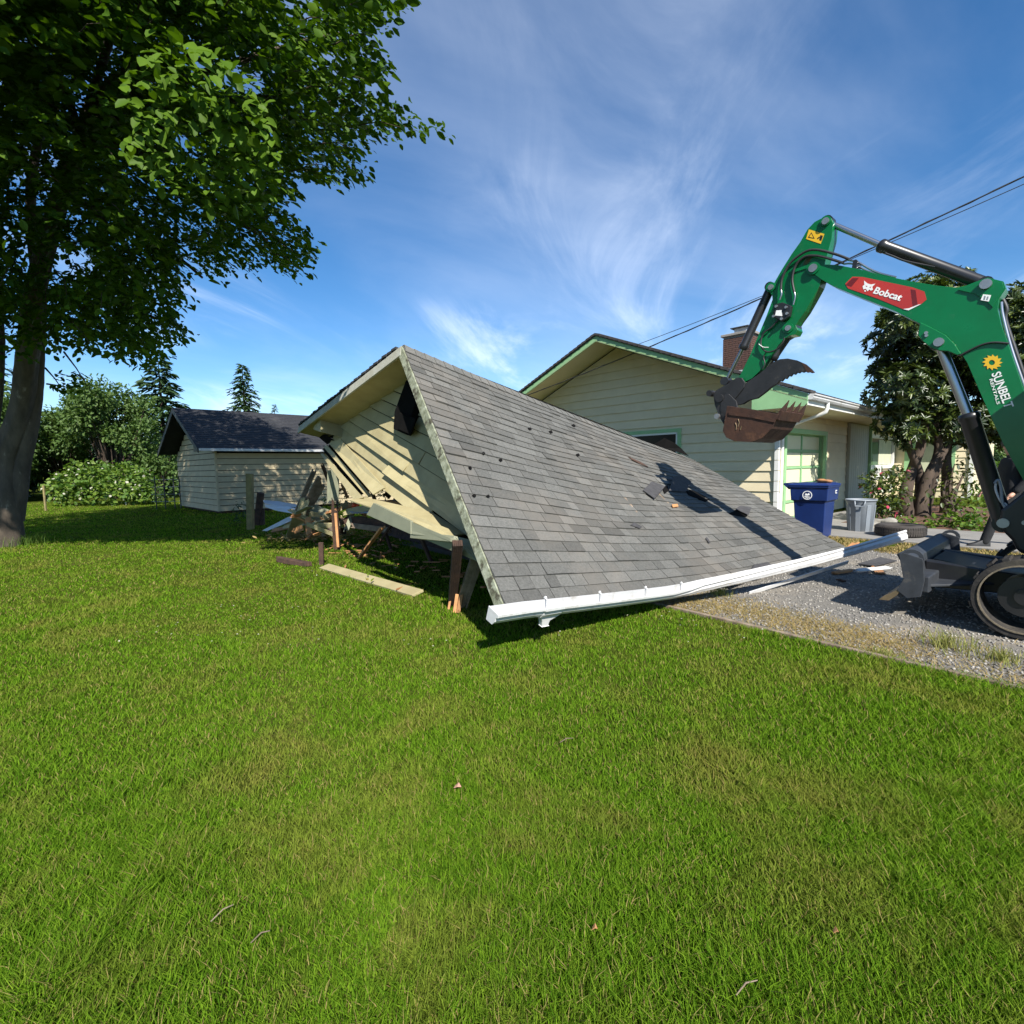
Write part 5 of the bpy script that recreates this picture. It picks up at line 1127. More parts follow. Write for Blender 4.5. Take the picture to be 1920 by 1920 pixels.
# ---- bucket linkage
lk = [(262, 1012), (300, 985), (332, 984), (350, 1010), (345, 1040), (290, 1110), (262, 1140), (240, 1150), (228, 1200), (232, 1250), (210, 1215), (180, 1142), (170, 1082), (186, 1056)]
b = MB(); b.slab([bpc(x, y, .15) for x, y in lk], -BN * .03); b.slab([bpc(x, y, -.09) for x, y in lk], -BN * .03); link = b.build('bucket_link', 'worn_black', exc, bevel=.008)
for (x, y, r) in ((186, 1078, .04), (242, 1105, .052), (228, 1205, .035)):
    c = bpc(x, y, 0); b = MB(); b.cyl(c - BN * .19, c + BN * .185, r, 16); b.build('link_pin', 'worn_black' if y < 1200 else 'bolt_steel', link, bevel=.006)
# thumb: curved jaw with saw teeth
tj = [(262, 1080), (330, 1030), (430, 962), (505, 898), (545, 880), (590, 876), (640, 886), (690, 908), (722, 936), (738, 954), (722, 958), (712, 950), (700, 956), (690, 948), (676, 956), (664, 950), (652, 960), (642, 954), (630, 968), (618, 962), (606, 978), (594, 974), (582, 992), (570, 988), (556, 1006), (545, 1002), (528, 1020), (500, 1036), (468, 1064), (420, 1100), (370, 1112), (340, 1132), (300, 1140), (262, 1128)]
for k_, off in enumerate((.13, -.07)):
    b = MB(); b.slab([bpc(x, y, off) for x, y in tj], -BN * .05)
    if k_ == 0: thumb = b.build('thumb', 'worn_black', exc, bevel=.006)
    else: b.build('jaw_plate', 'worn_black', thumb, bevel=.006)
b = MB()
for (x, y) in ((420, 1030), (520, 950), (600, 915)): c = bpc(x, y, 0); b.cyl(c - BN * .10, c + BN * .10, .04, 12)
b.build('jaw_spacer', 'worn_black', thumb)
sticker([(640, 886), (690, 908), (722, 936), (738, 954), (700, 956), (668, 900)], 'rusty_steel', thumb, 'worn_tip', .132, th=.004)
# ---- bucket
HB = .32
prof = [(1363, 761), (1358, 790), (1355, 808), (1361, 820), (1376, 827), (1408, 829), (1428, 822), (1446, 804), (1461, 777)]
near = [bp(x, y, HB) for x, y in prof]
rim = [bp(1440, 773, HB), bp(1405, 767, HB)]
b = MB(); b.slab(near + rim, -BN * .025); bucket = b.build('bucket', 'rusty_steel', exc, bevel=.006)
far_ = [p_ - BN * (2 * HB - .025) for p_ in near + rim]; b = MB(); b.slab(far_, -BN * .025); b.build('side_plate', 'rusty_steel', bucket, bevel=.006)
cen_b = sum(near, V((0, 0, 0))) / len(near); b = MB()
for i in range(len(near) - 1):
    a0, a1 = near[i], near[i + 1]; n_ = (a1 - a0).cross(BN).normalized(); n_ = n_ if n_.dot((a0 + a1) / 2 - cen_b) > 0 else -n_
    b.slab([a0 - BN * .026, a1 - BN * .026, a1 - BN * (2 * HB - .026), a0 - BN * (2 * HB - .026)], -n_ * .02)
b.build('shell', 'rusty_steel', bucket)
lip0, lipd = near[-1], (near[-1] - near[-2]).normalized(); b = MB(); n_ = lipd.cross(BN).normalized()
b.slab([lip0 - lipd * .06, lip0 + lipd * .05, lip0 + lipd * .05 - BN * 2 * HB, lip0 - lipd * .06 - BN * 2 * HB], n_ * .03); b.build('lip', 'rusty_steel', bucket, bevel=.004)
tipv = bp(1474, 755, HB) - bp(1461, 777, HB)
for i in range(4):
    c = lip0 - BN * (.04 + i * (2 * HB - .08) / 3) - lipd * .03; w = BN * .035; tt = n_ * .03; b = MB()
    q = [c - w - tt, c + w - tt, c + w + tt, c - w + tt]; m1 = c + tipv * .55; q2 = [m1 - w * .9 - tt * .8, m1 + w * .9 - tt * .8, m1 + w * .9 + tt * .8, m1 - w * .9 + tt * .8]; tp = c + tipv * 1.45
    b.add(q + q2 + [tp - w * .35, tp + w * .35], [(0, 1, 5, 4), (1, 2, 6, 5), (2, 3, 7, 6), (3, 0, 4, 7), (4, 5, 9, 8), (6, 7, 8, 9), (5, 6, 9), (7, 4, 8), (3, 2, 1, 0)]); b.build('tooth', 'rusty_steel', bucket, bevel=.003)
b = MB(); e0 = bp(1366, 770, .16); 
for off in (.16, -.10): b.slab([bp(x, y, off) for x, y in ((1352, 742), (1366, 738), (1380, 752), (1384, 770), (1364, 778), (1356, 788), (1350, 768))], -BN * .03)
b.build('bucket_ear', 'worn_black', bucket, bevel=.005)
b = MB()
for pts in (((1384, 800), (1386, 792), (1384, 786)), ((1380, 806), (1381, 799), (1379, 793)), ((1388, 806), (1390, 799))): b.tube([bp(x, y, HB + .003) for x, y in pts], .006, 5)
b.build('gouge_mark', 'worn_steel', bucket)
sticker([(1366, 772), (1410, 777), (1455, 786), (1452, 792), (1408, 783), (1366, 778)], 'rusty_steel', bucket, 'side_rib', HB + .012, f=bp, th=.014)
# ---- swing bracket and upper structure
sb = [(1790, 1730), (1840, 1690), (1900, 1640), (1960, 1560), (2050, 1600), (2080, 1800), (2040, 2000), (1930, 1985), (1880, 1960), (1850, 1900), (1800, 1850), (1778, 1790)]
b = MB(); b.slab([bpc(x, y, .16) for x, y in sb], -BN * .32); swing = b.build('swing_bracket', 'black_paint', exc, bevel=.03, bseg=3)
pin(swing, 1803, 1802, .16, .045, .03); pin(swing, 1925, 1800, .16, .022, .015)
b = MB(); b.cyl(ex(0, 0, .55), ex(0, 0, .78), .42, 28); b.build('slew_ring', 'black_paint', exc)
def dk(pts, z0, z1, m, name, bev=.03):
    b = MB(); b.slab([ex(f, n, z0) for f, n in pts], V((0, 0, z1 - z0))); return b.build(name, m, exc, bevel=bev, bseg=3)
dk([(.62, .30), (.62, -.62), (.40, -.80), (-.55, -.80), (-.85, -.62), (-1.0, -.25), (-1.0, .25), (-.85, .62), (-.55, .82), (.45, .82), (.62, .60)], .78, 1.02, 'black_paint', 'deck')
dk([(.40, -.06), (.40, -.78), (-.55, -.78), (-.84, -.60), (-.98, -.25), (-.98, .25), (-.84, .60), (-.55, .78), (-.52, -.06)], 1.02, 1.55, 'green_paint', 'engine_hood', .05)
cab_ = dk([(.50, .80), (.50, -.02), (-.50, -.02), (-.50, .80)], 2.42, 2.52, 'green_paint', 'cab_roof', .04)
for (f, n) in ((.47, .77), (.47, .01), (-.47, .77), (-.47, .01), (.02, .77)):
    b = MB(); b.beam(ex(f, n, 1.02), ex(f * .97, n, 2.42), .06, .06, side=BD); b.build('cab_post', 'black_paint', cab_, bevel=.01)
b = MB(); b.slab([ex(f, n, 1.15) for f, n in ((.49, .74), (.49, .04))] + [ex(f, n, 2.4) for f, n in ((.47, .04), (.47, .74))], BD * .006); b.build('windscreen', 'glass', cab_)
b = MB(); b.box(ex(-.15, .38, 1.25), BD * .25, BN * .22, Z * .10); b.box(ex(-.38, .38, 1.60), BD * .06, BN * .22, Z * .30); b.build('seat', 'hose_rubber', cab_, bevel=.04)
# ---- undercarriage: two tracks
b = MB(); b.box(ex(-.05, 0, .42), BD * .65, BN * .55, Z * .16); b.build('track_frame', 'black_paint', exc, bevel=.03)
def track(nc):
    W = .19; fc, rc, R0, zc = .76, -.86, .325, .345
    def oval(r, k=40):
        pts = []
        for i in range(k // 2 + 1):
            a = math.pi / 2 - math.pi * i / (k // 2); pts.append((fc + r * math.cos(a), zc + r * math.sin(a)))
        for i in range(k // 2 + 1):
            a = -math.pi / 2 - math.pi * i / (k // 2); pts.append((rc + r * math.cos(a), zc + r * math.sin(a)))
        return pts
    def ring(ro, ri, n0, n1):
        O, I = oval(ro), oval(ri); k = len(O); vs = [ex(f, n, z) for n in (n0, n1) for f, z in O] + [ex(f, n, z) for n in (n0, n1) for f, z in I]; fs = []
        for i in range(k):
            j = (i + 1) % k; fs += [(i, j, k + j, k + i), (2 * k + j, 2 * k + i, 3 * k + i, 3 * k + j), (j, i, 2 * k + i, 2 * k + j), (k + i, k + j, 3 * k + j, 3 * k + i)]
        return vs, fs
    b = MB(); b.add(*ring(R0, R0 - .045, nc - W, nc + W)); tr = b.build('track', 'track_rubber', exc)
    b = MB(); b.add(*ring(R0 - .042, R0 - .054, nc + W + .001, nc + W + .008)); b.build('track_edge', 'track_rim', tr)
    b = MB(); O = oval(R0 + .0, 40); per = []
    # lugs round the belt
    Lf = fc - rc; circ = 2 * Lf + 2 * math.pi * R0; nl = 44
    for i in range(nl):
        s = (i / nl) * circ
        if s < math.pi * R0: a = math.pi / 2 - s / R0; p_ = (fc + R0 * math.cos(a), zc + R0 * math.sin(a)); nn = (math.cos(a), math.sin(a))
        elif s < math.pi * R0 + Lf: q = s - math.pi * R0; p_ = (fc - q, zc - R0); nn = (0, -1)
        elif s < 2 * math.pi * R0 + Lf: a = -math.pi / 2 - (s - math.pi * R0 - Lf) / R0; p_ = (rc + R0 * math.cos(a), zc + R0 * math.sin(a)); nn = (math.cos(a), math.sin(a))
        else: q = s - 2 * math.pi * R0 - Lf; p_ = (rc + q, zc + R0); nn = (0, 1)
        out = BD * nn[0] + Z * nn[1]; tang = BN.cross(out); lug = MB(); c = ex(p_[0], nc + (.05 if i % 2 else -.05), p_[1]) + out * .008
        lug.box(c, BN * .135, tang * .026, out * .012); lug.build('lug', 'track_rubber', tr, bevel=.004)
    for (f, r) in ((fc, .17), (rc, .20), (.25, .09), (-.15, .09), (-.5, .09)):
        b = MB(); z_ = zc if r > .1 else zc - R0 + .045 + r; b.cyl(ex(f, nc - .12, z_), ex(f, nc + .06, z_), r, 20); b.cyl(ex(f, nc + .06, z_), ex(f, nc + .08, z_), r * .4, 12); b.build('wheel', 'black_paint', tr, bevel=.01)
    b = MB(); b.box(ex(-.05, nc, .36), BD * .72, BN * .09, Z * .12); b.build('side_frame', 'black_paint', tr, bevel=.02)
track(.76); track(-.76)
# ---- dozer blade
bz = 0.0
bprof = [(1.72, .19), (1.60, .27), (1.555, .38), (1.56, .50), (1.62, .62), (1.585, .635), (1.50, .58), (1.47, .42), (1.50, .28), (1.58, .20)]
b = MB(); b.slab([ex(f, .93, z) for f, z in bprof], -BN * 1.86); blade = b.build('blade', 'blade_paint', exc, bevel=.006)
b = MB(); b.slab([ex(f, .94, z) for f, z in ((1.74, .165), (1.71, .20), (1.60, .285), (1.575, .275), (1.60, .23), (1.66, .17))], -BN * 1.88); b.build('cutting_edge', 'worn_steel', blade, bevel=.003)
for n0 in (.945, -.93):
    b = MB(); b.slab([ex(f, n0, z) for f, z in ((1.60, .28), (1.555, .40), (1.60, .625), (1.56, .64), (1.42, .60), (1.40, .40), (1.42, .25), (1.52, .22))], -BN * .016); b.build('end_plate', 'blade_paint', blade, bevel=.004)
    b = MB(); ring_ = []; hol = []
    for i in range(14):
        a = i / 14 * 2 * math.pi; ring_.append(ex(1.50 + .085 * math.cos(a), n0 - .02, .60 + .075 * math.sin(a))); hol.append(ex(1.50 + .05 * math.cos(a), n0 - .02, .605 + .038 * math.sin(a)))
    b.slab_hole(ring_, hol, -BN * .03); b.build('tie_down_eye', 'blade_paint', blade, bevel=.004)
b = MB(); b.box(ex(1.44, .0, .36), BD * .07, BN * .90, Z * .075); b.build('back_beam', 'blade_paint', blade, bevel=.012)
for n0 in (.42, -.42):
    b = MB(); b.slab([ex(f, n0 + .06, z) for f, z in ((1.48, .52), (1.48, .26), (.60, .30), (.40, .38), (.60, .46))], -BN * .12); b.build('push_arm', 'black_paint', blade, bevel=.012)
b = MB(); b.slab([ex(1.44, .90, .33), ex(1.44, .36, .33), ex(.85, .36, .36)], V((0, 0, .02))); b.slab([ex(1.44, -.90, .33), ex(1.44, -.36, .33), ex(.85, -.36, .36)], V((0, 0, .02))); b.build('gusset', 'blade_paint', blade, bevel=.003)
b = MB(); b.slab([ex(1.45, .30, .50), ex(1.45, -.36, .50), ex(.75, -.30, .42), ex(.75, .30, .42)], V((0, 0, .015))); b.build('cover_plate', 'black_paint', blade)

# ================================================================== BINS, TYRE
def bin_():
    K = gnd(1545, 1013); r = thing('wheeled_bin', K - FO * .3 + D1 * .33, 'tall blue wheeled bin with hinged lid in front of the garage door', 'bin')
    def q(a, d, z): return K - FO * a + D1 * d + V((0, 0, z))
    def rect(a0, a1, d0, d1, z): return [q(a0, d0, z), q(a1, d0, z), q(a1, d1, z), q(a0, d1, z)]
    lv = [rect(.05, .53, .10, .60, .02), rect(.02, .57, .05, .66, .72), rect(-.02, .61, .02, .70, .74), rect(-.035, .625, .0, .72, .98), rect(-.05, .64, -.02, .74, .99), rect(-.05, .64, -.02, .74, 1.02)]
    vs = [p for l in lv for p in l]; fs = [(i * 4 + j, i * 4 + (j + 1) % 4, (i + 1) * 4 + (j + 1) % 4, (i + 1) * 4 + j) for i in range(len(lv) - 1) for j in range(4)] + [(3, 2, 1, 0), (20, 21, 22, 23)]
    b = MB(); b.add(vs, fs); b.build('body', 'bin_blue', r, bevel=.018, bseg=3)
    l2 = [rect(-.06, .66, -.03, .76, 1.02), rect(-.06, .66, -.03, .76, 1.045), rect(.02, .56, .06, .66, 1.075)]
    vs = [p for l in l2 for p in l]; b = MB(); b.add(vs, [(i * 4 + j, i * 4 + (j + 1) % 4, (i + 1) * 4 + (j + 1) % 4, (i + 1) * 4 + j) for i in range(2) for j in range(4)] + [(8, 9, 10, 11), (3, 2, 1, 0)]); b.build('lid', 'bin_blue', r, bevel=.012)
    b = MB(); b.slab([q(.60, .10, 1.0), q(.60, .10, 1.06), q(.78, .12, 1.07), q(.80, .12, 1.045), q(.68, .10, .94)], D1 * .50); b.build('handle', 'bin_blue', r, bevel=.012)
    for d0 in (.06, .60):
        b = MB(); c = q(.52, d0, .13); b.cyl(c, c + D1 * .05, .13, 20); b.build('wheel', 'hose_rubber', r, bevel=.01)
    # white ring emblem with a banner on the face towards the gable
    zc, ac_ = .845, .31; b = MB(); k = 22; off = -D1 * .022
    ro = [q(ac_ + .085 * math.cos(6.2832 * i / k), .012, zc + .085 * math.sin(6.2832 * i / k)) + off for i in range(k)]; ri = [q(ac_ + .072 * math.cos(6.2832 * i / k), .012, zc + .072 * math.sin(6.2832 * i / k)) + off for i in range(k)]
    b.slab_hole(ro, ri, -D1 * .004); b.slab([q(a, .012, z) + off for a, z in ((.355, .845), (.335, .885), (.31, .865), (.285, .89), (.265, .85), (.31, .835))], -D1 * .004)
    b.slab([q(a, .012, z) + off for a, z in ((.36, .815), (.265, .80), (.26, .815), (.355, .83))], -D1 * .004); b.slab([q(a, .012, z) + off for a, z in ((.34, .79), (.29, .782), (.29, .795), (.34, .803))], -D1 * .004); b.build('ring_emblem', 'white_decal', r)
    b = MB(); b.slab([q(-.036, d, z) for d, z in ((.46, .865), (.56, .865), (.56, .93), (.46, .93))], FO * .004); lb = b.build('number_label', 'white_decal', r)
    for d in (.475, .505, .535):
        b = MB(); b.slab([q(-.0405, dd, z) for dd, z in ((d, .88), (d + .016, .88), (d + .016, .915), (d, .915))], FO * .002); b.build('digit', 'bin_blue', lb)
    return q
bq = bin_()
b = MB()
for (a, d, z, sx, sy, sz) in ((.12, .35, 1.10, .14, .07, .03), (.20, .40, 1.115, .09, .05, .035), (.04, .30, 1.10, .06, .06, .028)):
    c = bq(a, d, z); b.lathe(c, (0.1, .2, 1), [(.001, -sz), (sx * .7, -sz * .8), (sx, 0), (sx * .8, sz * .6), (.001, sz)], 9)
b.build('bark_chunk', 'raw_wood', None, label='flat tan chunk of wood on the blue bin lid', cat='wood')
cc = gnd(1612, 998); can = thing('trash_can', cc, 'round grey plastic trash can standing beside the blue bin', 'trash can')
b = MB(); b.lathe(cc, Z, [(.001, .0), (.20, .0), (.215, .01), (.255, .62), (.262, .63), (.262, .66), (.280, .665), (.285, .68), (.278, .695), (.262, .69), (.25, .60), (.20, .03), (.001, .03)], 40); b.build('body', 'can_grey', can)
for a in np.linspace(0, 2 * math.pi, 8, endpoint=False):
    b = MB(); d = V((math.cos(a), math.sin(a), 0)); b.beam(cc + d * .214 + Z * .03, cc + d * .255 + Z * .58, .085, .010, side=d.cross(Z)); b.build('rib', 'can_grey', can, bevel=.004)
for a in (rad(232), rad(52)):
    d = V((math.cos(a), math.sin(a), 0)); s_ = d.cross(Z); b = MB(); b.tube([cc + d * .265 + s_ * .09 + Z * .66, cc + d * .31 + s_ * .08 + Z * .62, cc + d * .31 + s_ * .08 + Z * .56, cc + d * .31 - s_ * .08 + Z * .56, cc + d * .31 - s_ * .08 + Z * .62, cc + d * .265 - s_ * .09 + Z * .66], .014, 8); b.build('handle', 'can_grey', can)
tc_ = gnd(1687, 1008); tyre = thing('tyre', tc_ + V((0, 0, .04)), 'worn black car tyre lying flat on the concrete', 'tyre')
b = MB(); t0 = tc_ + V((0, 0, .04)); b.lathe(t0, Z, [(.21, .02), (.26, .005), (.34, .0), (.385, .02), (.40, .06), (.402, .11), (.40, .16), (.385, .20), (.34, .22), (.26, .215), (.21, .20), (.19, .18), (.20, .11), (.19, .04), (.21, .02)], 44); b.build('carcass', 'tyre_rubber', tyre)
b = MB()
for i in range(60):
    a = i / 60 * 6.2832; d = V((math.cos(a), math.sin(a), 0)); s_ = d.cross(Z)
    for z0 in (.055, .11, .165): b.box(t0 + d * .401 + Z * z0, s_ * .014, d * .007, Z * .020)
b.build('tread_blocks', 'tyre_rubber', tyre, kind='stuff')

# ================================================================== PERSON behind the machine
pc = gnd(1893, 1028); px_, py_ = pc.x, pc.y
walk = V((-0.85, 0.30, 0)).normalized(); sd = V((-walk.y, walk.x, 0))
def pp(f, s, z): return V((px_, py_, 0)) + walk * f + sd * s + V((0, 0, z))
per = thing('person', (px_, py_, 0), 'person in dark work clothes and boots striding behind the excavator boom', 'person')
def skin_mesh(name, verts, edges, radii, root, m, parent, sub=2):
    c = sum(verts, V((0, 0, 0))) / len(verts); me = bpy.data.meshes.new(name); me.from_pydata([tuple(v - c) for v in verts], edges, [])
    o = bpy.data.objects.new(name, me); put(o, parent, c); sk = o.modifiers.new('skin', 'SKIN'); sk.use_smooth_shade = True
    if not me.skin_vertices: me.attributes.get('skin') 
    bm = bmesh.new(); bm.from_mesh(me); lay = bm.verts.layers.skin.verify(); bm.verts.ensure_lookup_table()
    for v, r in zip(bm.verts, radii): v[lay].radius = (r, r) if not hasattr(r, '__len__') else r; v[lay].use_root = False
    bm.verts[root][lay].use_root = True; bm.to_mesh(me); bm.free()
    ss = o.modifiers.new('sub', 'SUBSURF'); ss.levels = sub; ss.render_levels = sub; me.materials.append(MAT[m]); return o
bv = [pp(0, 0, .95), pp(.02, 0, 1.15), pp(.04, 0, 1.38), pp(.05, 0, 1.50), pp(.06, 0, 1.56),
      pp(-.02, -.10, .90), pp(-.12, -.11, .50), pp(-.42, -.11, .10),            # trailing leg
      pp(.05, .10, .90), pp(.27, .10, .50), pp(.40, .10, .05),            # leading leg
      pp(.03, .20, 1.43), pp(-.06, .25, 1.15), pp(.10, .24, .93),            # near arm
      pp(.03, -.20, 1.43), pp(.10, -.25, 1.15), pp(.26, -.20, .98)]
be = [(0, 1), (1, 2), (2, 3), (3, 4), (0, 5), (5, 6), (6, 7), (0, 8), (8, 9), (9, 10), (2, 11), (11, 12), (12, 13), (2, 14), (14, 15), (15, 16)]
brd = [.15, .16, .17, .09, .065, .105, .08, .07, .105, .08, .07, .085, .065, .05, .085, .065, .05]
skin_mesh('body', bv, be, brd, 0, 'cloth_dark', per)
hv = [pp(.06, 0, 1.52), pp(.07, 0, 1.60), pp(.09, 0, 1.68), pp(.09, 0, 1.74)]; skin_mesh('head', hv, [(0, 1), (1, 2), (2, 3)], [.055, .075, .095, .085], 0, 'skin', per)
b = MB(); b.lathe(pp(.085, 0, 1.70), Z, [(.105, -.02), (.115, .03), (.105, .08), (.06, .12), (.001, .13)], 16); b.build('hair', 'hair', per)
for s_, f_, z_ in ((.24, .10, .93), (-.20, .26, .98)):
    h0 = pp(f_, s_, z_); hvts = [h0, pp(f_ + .05, s_, z_ - .05)]; hed = [(0, 1)]; hr = [.032, .036]
    for i in range(4):
        o_ = -.030 + i * .020; k0 = len(hvts); hvts += [pp(f_ + .085, s_ + o_, z_ - .085), pp(f_ + .115, s_ + o_, z_ - .12 - .006 * (1.5 - abs(i - 1.5))), pp(f_ + .110, s_ + o_, z_ - .15)]; hed += [(1, k0), (k0, k0 + 1), (k0 + 1, k0 + 2)]; hr += [.011, .010, .008]
    k0 = len(hvts); hvts += [pp(f_ + .085, s_ + .05, z_ - .05), pp(f_ + .115, s_ + .045, z_ - .085)]; hed += [(1, k0), (k0, k0 + 1)]; hr += [.012, .010]; skin_mesh('hand', hvts, hed, hr, 0, 'skin', per, 1)
for (f_, s_, z_, up_) in ((-.44, -.11, .075, .45), (.42, .10, .045, 0.0)):
    b = MB(); d_ = (walk * math.cos(up_) - Z * math.sin(up_)); c = pp(f_, s_, z_ + max(0, up_) * .10); n2 = sd; u2 = n2.cross(d_) * -1
    if u2.z < 0: u2 = -u2
    for a_ in ((-.08, .055, .10), (.03, .052, .075), (.13, .05, .05), (.19, .042, .036)): pass
    rr_ = [(-.11, .035, .06), (-.10, .05, .15), (.0, .052, .14), (.09, .055, .09), (.17, .05, .07), (.20, .03, .04)]; vs = []
    for (l, hwid, hh_) in rr_: vs += [c + d_ * l - n2 * hwid - u2 * .04, c + d_ * l + n2 * hwid - u2 * .04, c + d_ * l + n2 * hwid * .8 + u2 * (hh_ - .04), c + d_ * l - n2 * hwid * .8 + u2 * (hh_ - .04)]
    fs = [(i * 4 + j, i * 4 + (j + 1) % 4, (i + 1) * 4 + (j + 1) % 4, (i + 1) * 4 + j) for i in range(5) for j in range(4)] + [(3, 2, 1, 0), (20, 21, 22, 23)]
    b.add(vs, fs, True); b.build('boot', 'hose_rubber', per, bevel=.008)
# ================================================================== TREES AND SHRUBS
def in_poly(x, y, poly):
    c = False; n = len(poly); j = n - 1
    for i in range(n):
        xi, yi = poly[i]; xj, yj = poly[j]
        if (yi > y) != (yj > y) and x < (xj - xi) * (y - yi) / (yj - yi) + xi: c = not c
        j = i
    return c
def limb(b, pts, r0, r1, seg=9, wob=0.0):
    P_ = [V(p) for p in pts]; Q = []
    for i in range(len(P_) - 1):
        a0, a1, a2, a3 = P_[max(i - 1, 0)], P_[i], P_[i + 1], P_[min(i + 2, len(P_) - 1)]
        for k in range(4):
            t = k / 4; Q.append(.5 * ((2 * a1) + (a2 - a0) * t + (2 * a0 - 5 * a1 + 4 * a2 - a3) * t * t + (3 * a1 - a0 - 3 * a2 + a3) * t ** 3))
    Q.append(P_[-1]); n = len(Q)
    Q = [q + V((random.uniform(-wob, wob), random.uniform(-wob, wob), 0)) for q in Q]
    b.tube(Q, [r0 + (r1 - r0) * (i / (n - 1)) for i in range(n)], seg)
def trunk_tube(b, pts, rs, seg=30, per=9):
    Q, RR = [], []
    for i in range(len(pts) - 1):
        a0, a1, a2, a3 = pts[max(i - 1, 0)], pts[i], pts[i + 1], pts[min(i + 2, len(pts) - 1)]
        for k in range(per):
            t = k / per; Q.append(.5 * ((2 * a1) + (a2 - a0) * t + (2 * a0 - 5 * a1 + 4 * a2 - a3) * t * t + (3 * a1 - a0 - 3 * a2 + a3) * t ** 3)); RR.append(rs[i] * (1 - t) + rs[i + 1] * t)
    ph = random.random() * 6; vs = []; n = len(Q); up = None; ns = np.random.default_rng(int(ph * 1000)); J = ns.normal(0, 1, (n // 3 + 3, seg))
    for i, q in enumerate(Q):
        d = (Q[min(i + 1, n - 1)] - Q[max(i - 1, 0)]).normalized()
        if up is None: up = d.cross(V((.3, .2, 1))).normalized()
        up = (up - d * up.dot(d)).normalized(); w = d.cross(up); f = i / 3; k = int(f); f -= k
        for j in range(seg):
            a = 6.28319 * j / seg; jj = J[k, j] * (1 - f) + J[k + 1, j] * f
            r = RR[i] * (1 + .05 * math.sin(3 * a + ph + i * .05) + .035 * math.sin(7 * a - i * .11) + .022 * jj) 
            vs.append(q + (up * math.cos(a) + w * math.sin(a)) * r)
    b.add(vs, [(i * seg + j, i * seg + (j + 1) % seg, (i + 1) * seg + (j + 1) % seg, (i + 1) * seg + j) for i in range(n - 1) for j in range(seg)], True)
# ---- the big forked tree on the left
tb = gnd(12, 1024); TD = tb.y
tree = thing('forked_tree', tb, 'large forked tree with dark oval leaves overhanging the lawn on the left', 'tree')
b = MB()
main = [(2, 1034, 0.0), (4, 984, .02), (6, 930, .05), (10, 869, .1), (24, 820, .1), (38, 777, .1), (45, 730, .05), (49, 686, 0), (54, 640, -.05), (62, 560, -.2), (84, 470, -.5), (112, 370, -.9), (150, 270, -1.3), (190, 150, -1.7)]
pts = [at(x, y, TD + dd) for x, y, dd in main]
trunk_tube(b, pts, [.40, .34, .275, .22, .205, .20, .19, .185, .18, .17, .155, .14, .12, .09])
trunk_tube(b, [at(26, 975, TD + .12), at(33, 930, TD + .15), at(41, 869, TD + .2), at(53, 820, TD + .22), at(62, 777, TD + .25), at(68, 730, TD + .25), at(71, 686, TD + .25), at(73, 640, TD + .25), at(76, 560, TD + .2), at(62, 450, TD), at(60, 330, TD - .4), at(90, 200, TD - .8)], [.17, .165, .15, .135, .12, .112, .108, .105, .10, .09, .075, .06])
b.tube([at(-26, 960, TD + .1), at(-22, 880, TD), at(-12, 800, TD), at(-3, 740, TD), at(0, 690, TD), at(2, 640, TD), at(-6, 520, TD), at(-30, 400, TD - .3)], [.13, .11, .09, .08, .075, .07, .06, .05], 10)
tops = [at(84, 470, TD - .5), at(112, 370, TD - .9), at(150, 270, TD - 1.3), at(80, 560, TD + .2), at(60, 330, TD - .4), at(68, 560, TD - .2)]
tgt = [(250, 480, 9.0), (330, 330, 8.2), (420, 220, 7.4), (560, 180, 7.0), (690, 240, 7.4), (500, 450, 8.6), (300, 600, 9.3), (180, 600, 9.6), (450, 60, 6.8), (640, 60, 6.9), (250, 120, 7.2), (100, 120, 8.0), (380, 520, 8.9), (300, -150, 7.0), (560, -120, 6.8)]
for (x, y, d) in tgt:
    q = at(x, y, d); p0 = min(tops, key=lambda t_: (t_ - q).length + abs(t_.z - q.z) * .4); mid = p0.lerp(q, .5) + V((0, 0, .25))
    limb(b, [p0, mid, q], .085, .02, 7, .02)
b.build('trunk', 'bark', tree)
poly = [(-220, -420), (760, -420), (740, 0), (700, 50), (712, 105), (672, 165), (740, 205), (805, 222), (785, 250), (740, 285), (690, 275), (660, 330), (590, 325), (540, 320), (512, 380), (570, 418), (578, 480), (505, 505), (425, 530), (355, 490), (335, 560), (335, 605), (280, 665), (195, 640), (110, 622), (60, 640), (-220, 640)]
def pnoise(x, y): return float(.65 * vnoise(np.array([x]), np.array([y]), 1 / 70, 41)[0] + .35 * vnoise(np.array([x]), np.array([y]), 1 / 30, 43)[0])
tp = []; tries = 0
while len(tp) < 2100 and tries < 60000:
    tries += 1; x = random.uniform(-220, 815); y = random.uniform(-120, 670)
    if not in_poly(x, y, poly): continue
    if pnoise(x, y) < (.37 if x > 170 else .36): continue
    k = (880 - y) / 960; dmin = (11.7 - 1.65) / (1 + 1.1 * k)
    dd = dmin + random.random() ** 1.3 * (3.6 if x > 250 else 5.0); tp.append(at(x, y, dd))
tp2 = []
for i in range(520):
    x, y = random.uniform(-40, 340), random.uniform(40, 640)
    if in_poly(x, y, poly): tp.append(at(x, y, random.uniform(8.2, 9.6)))
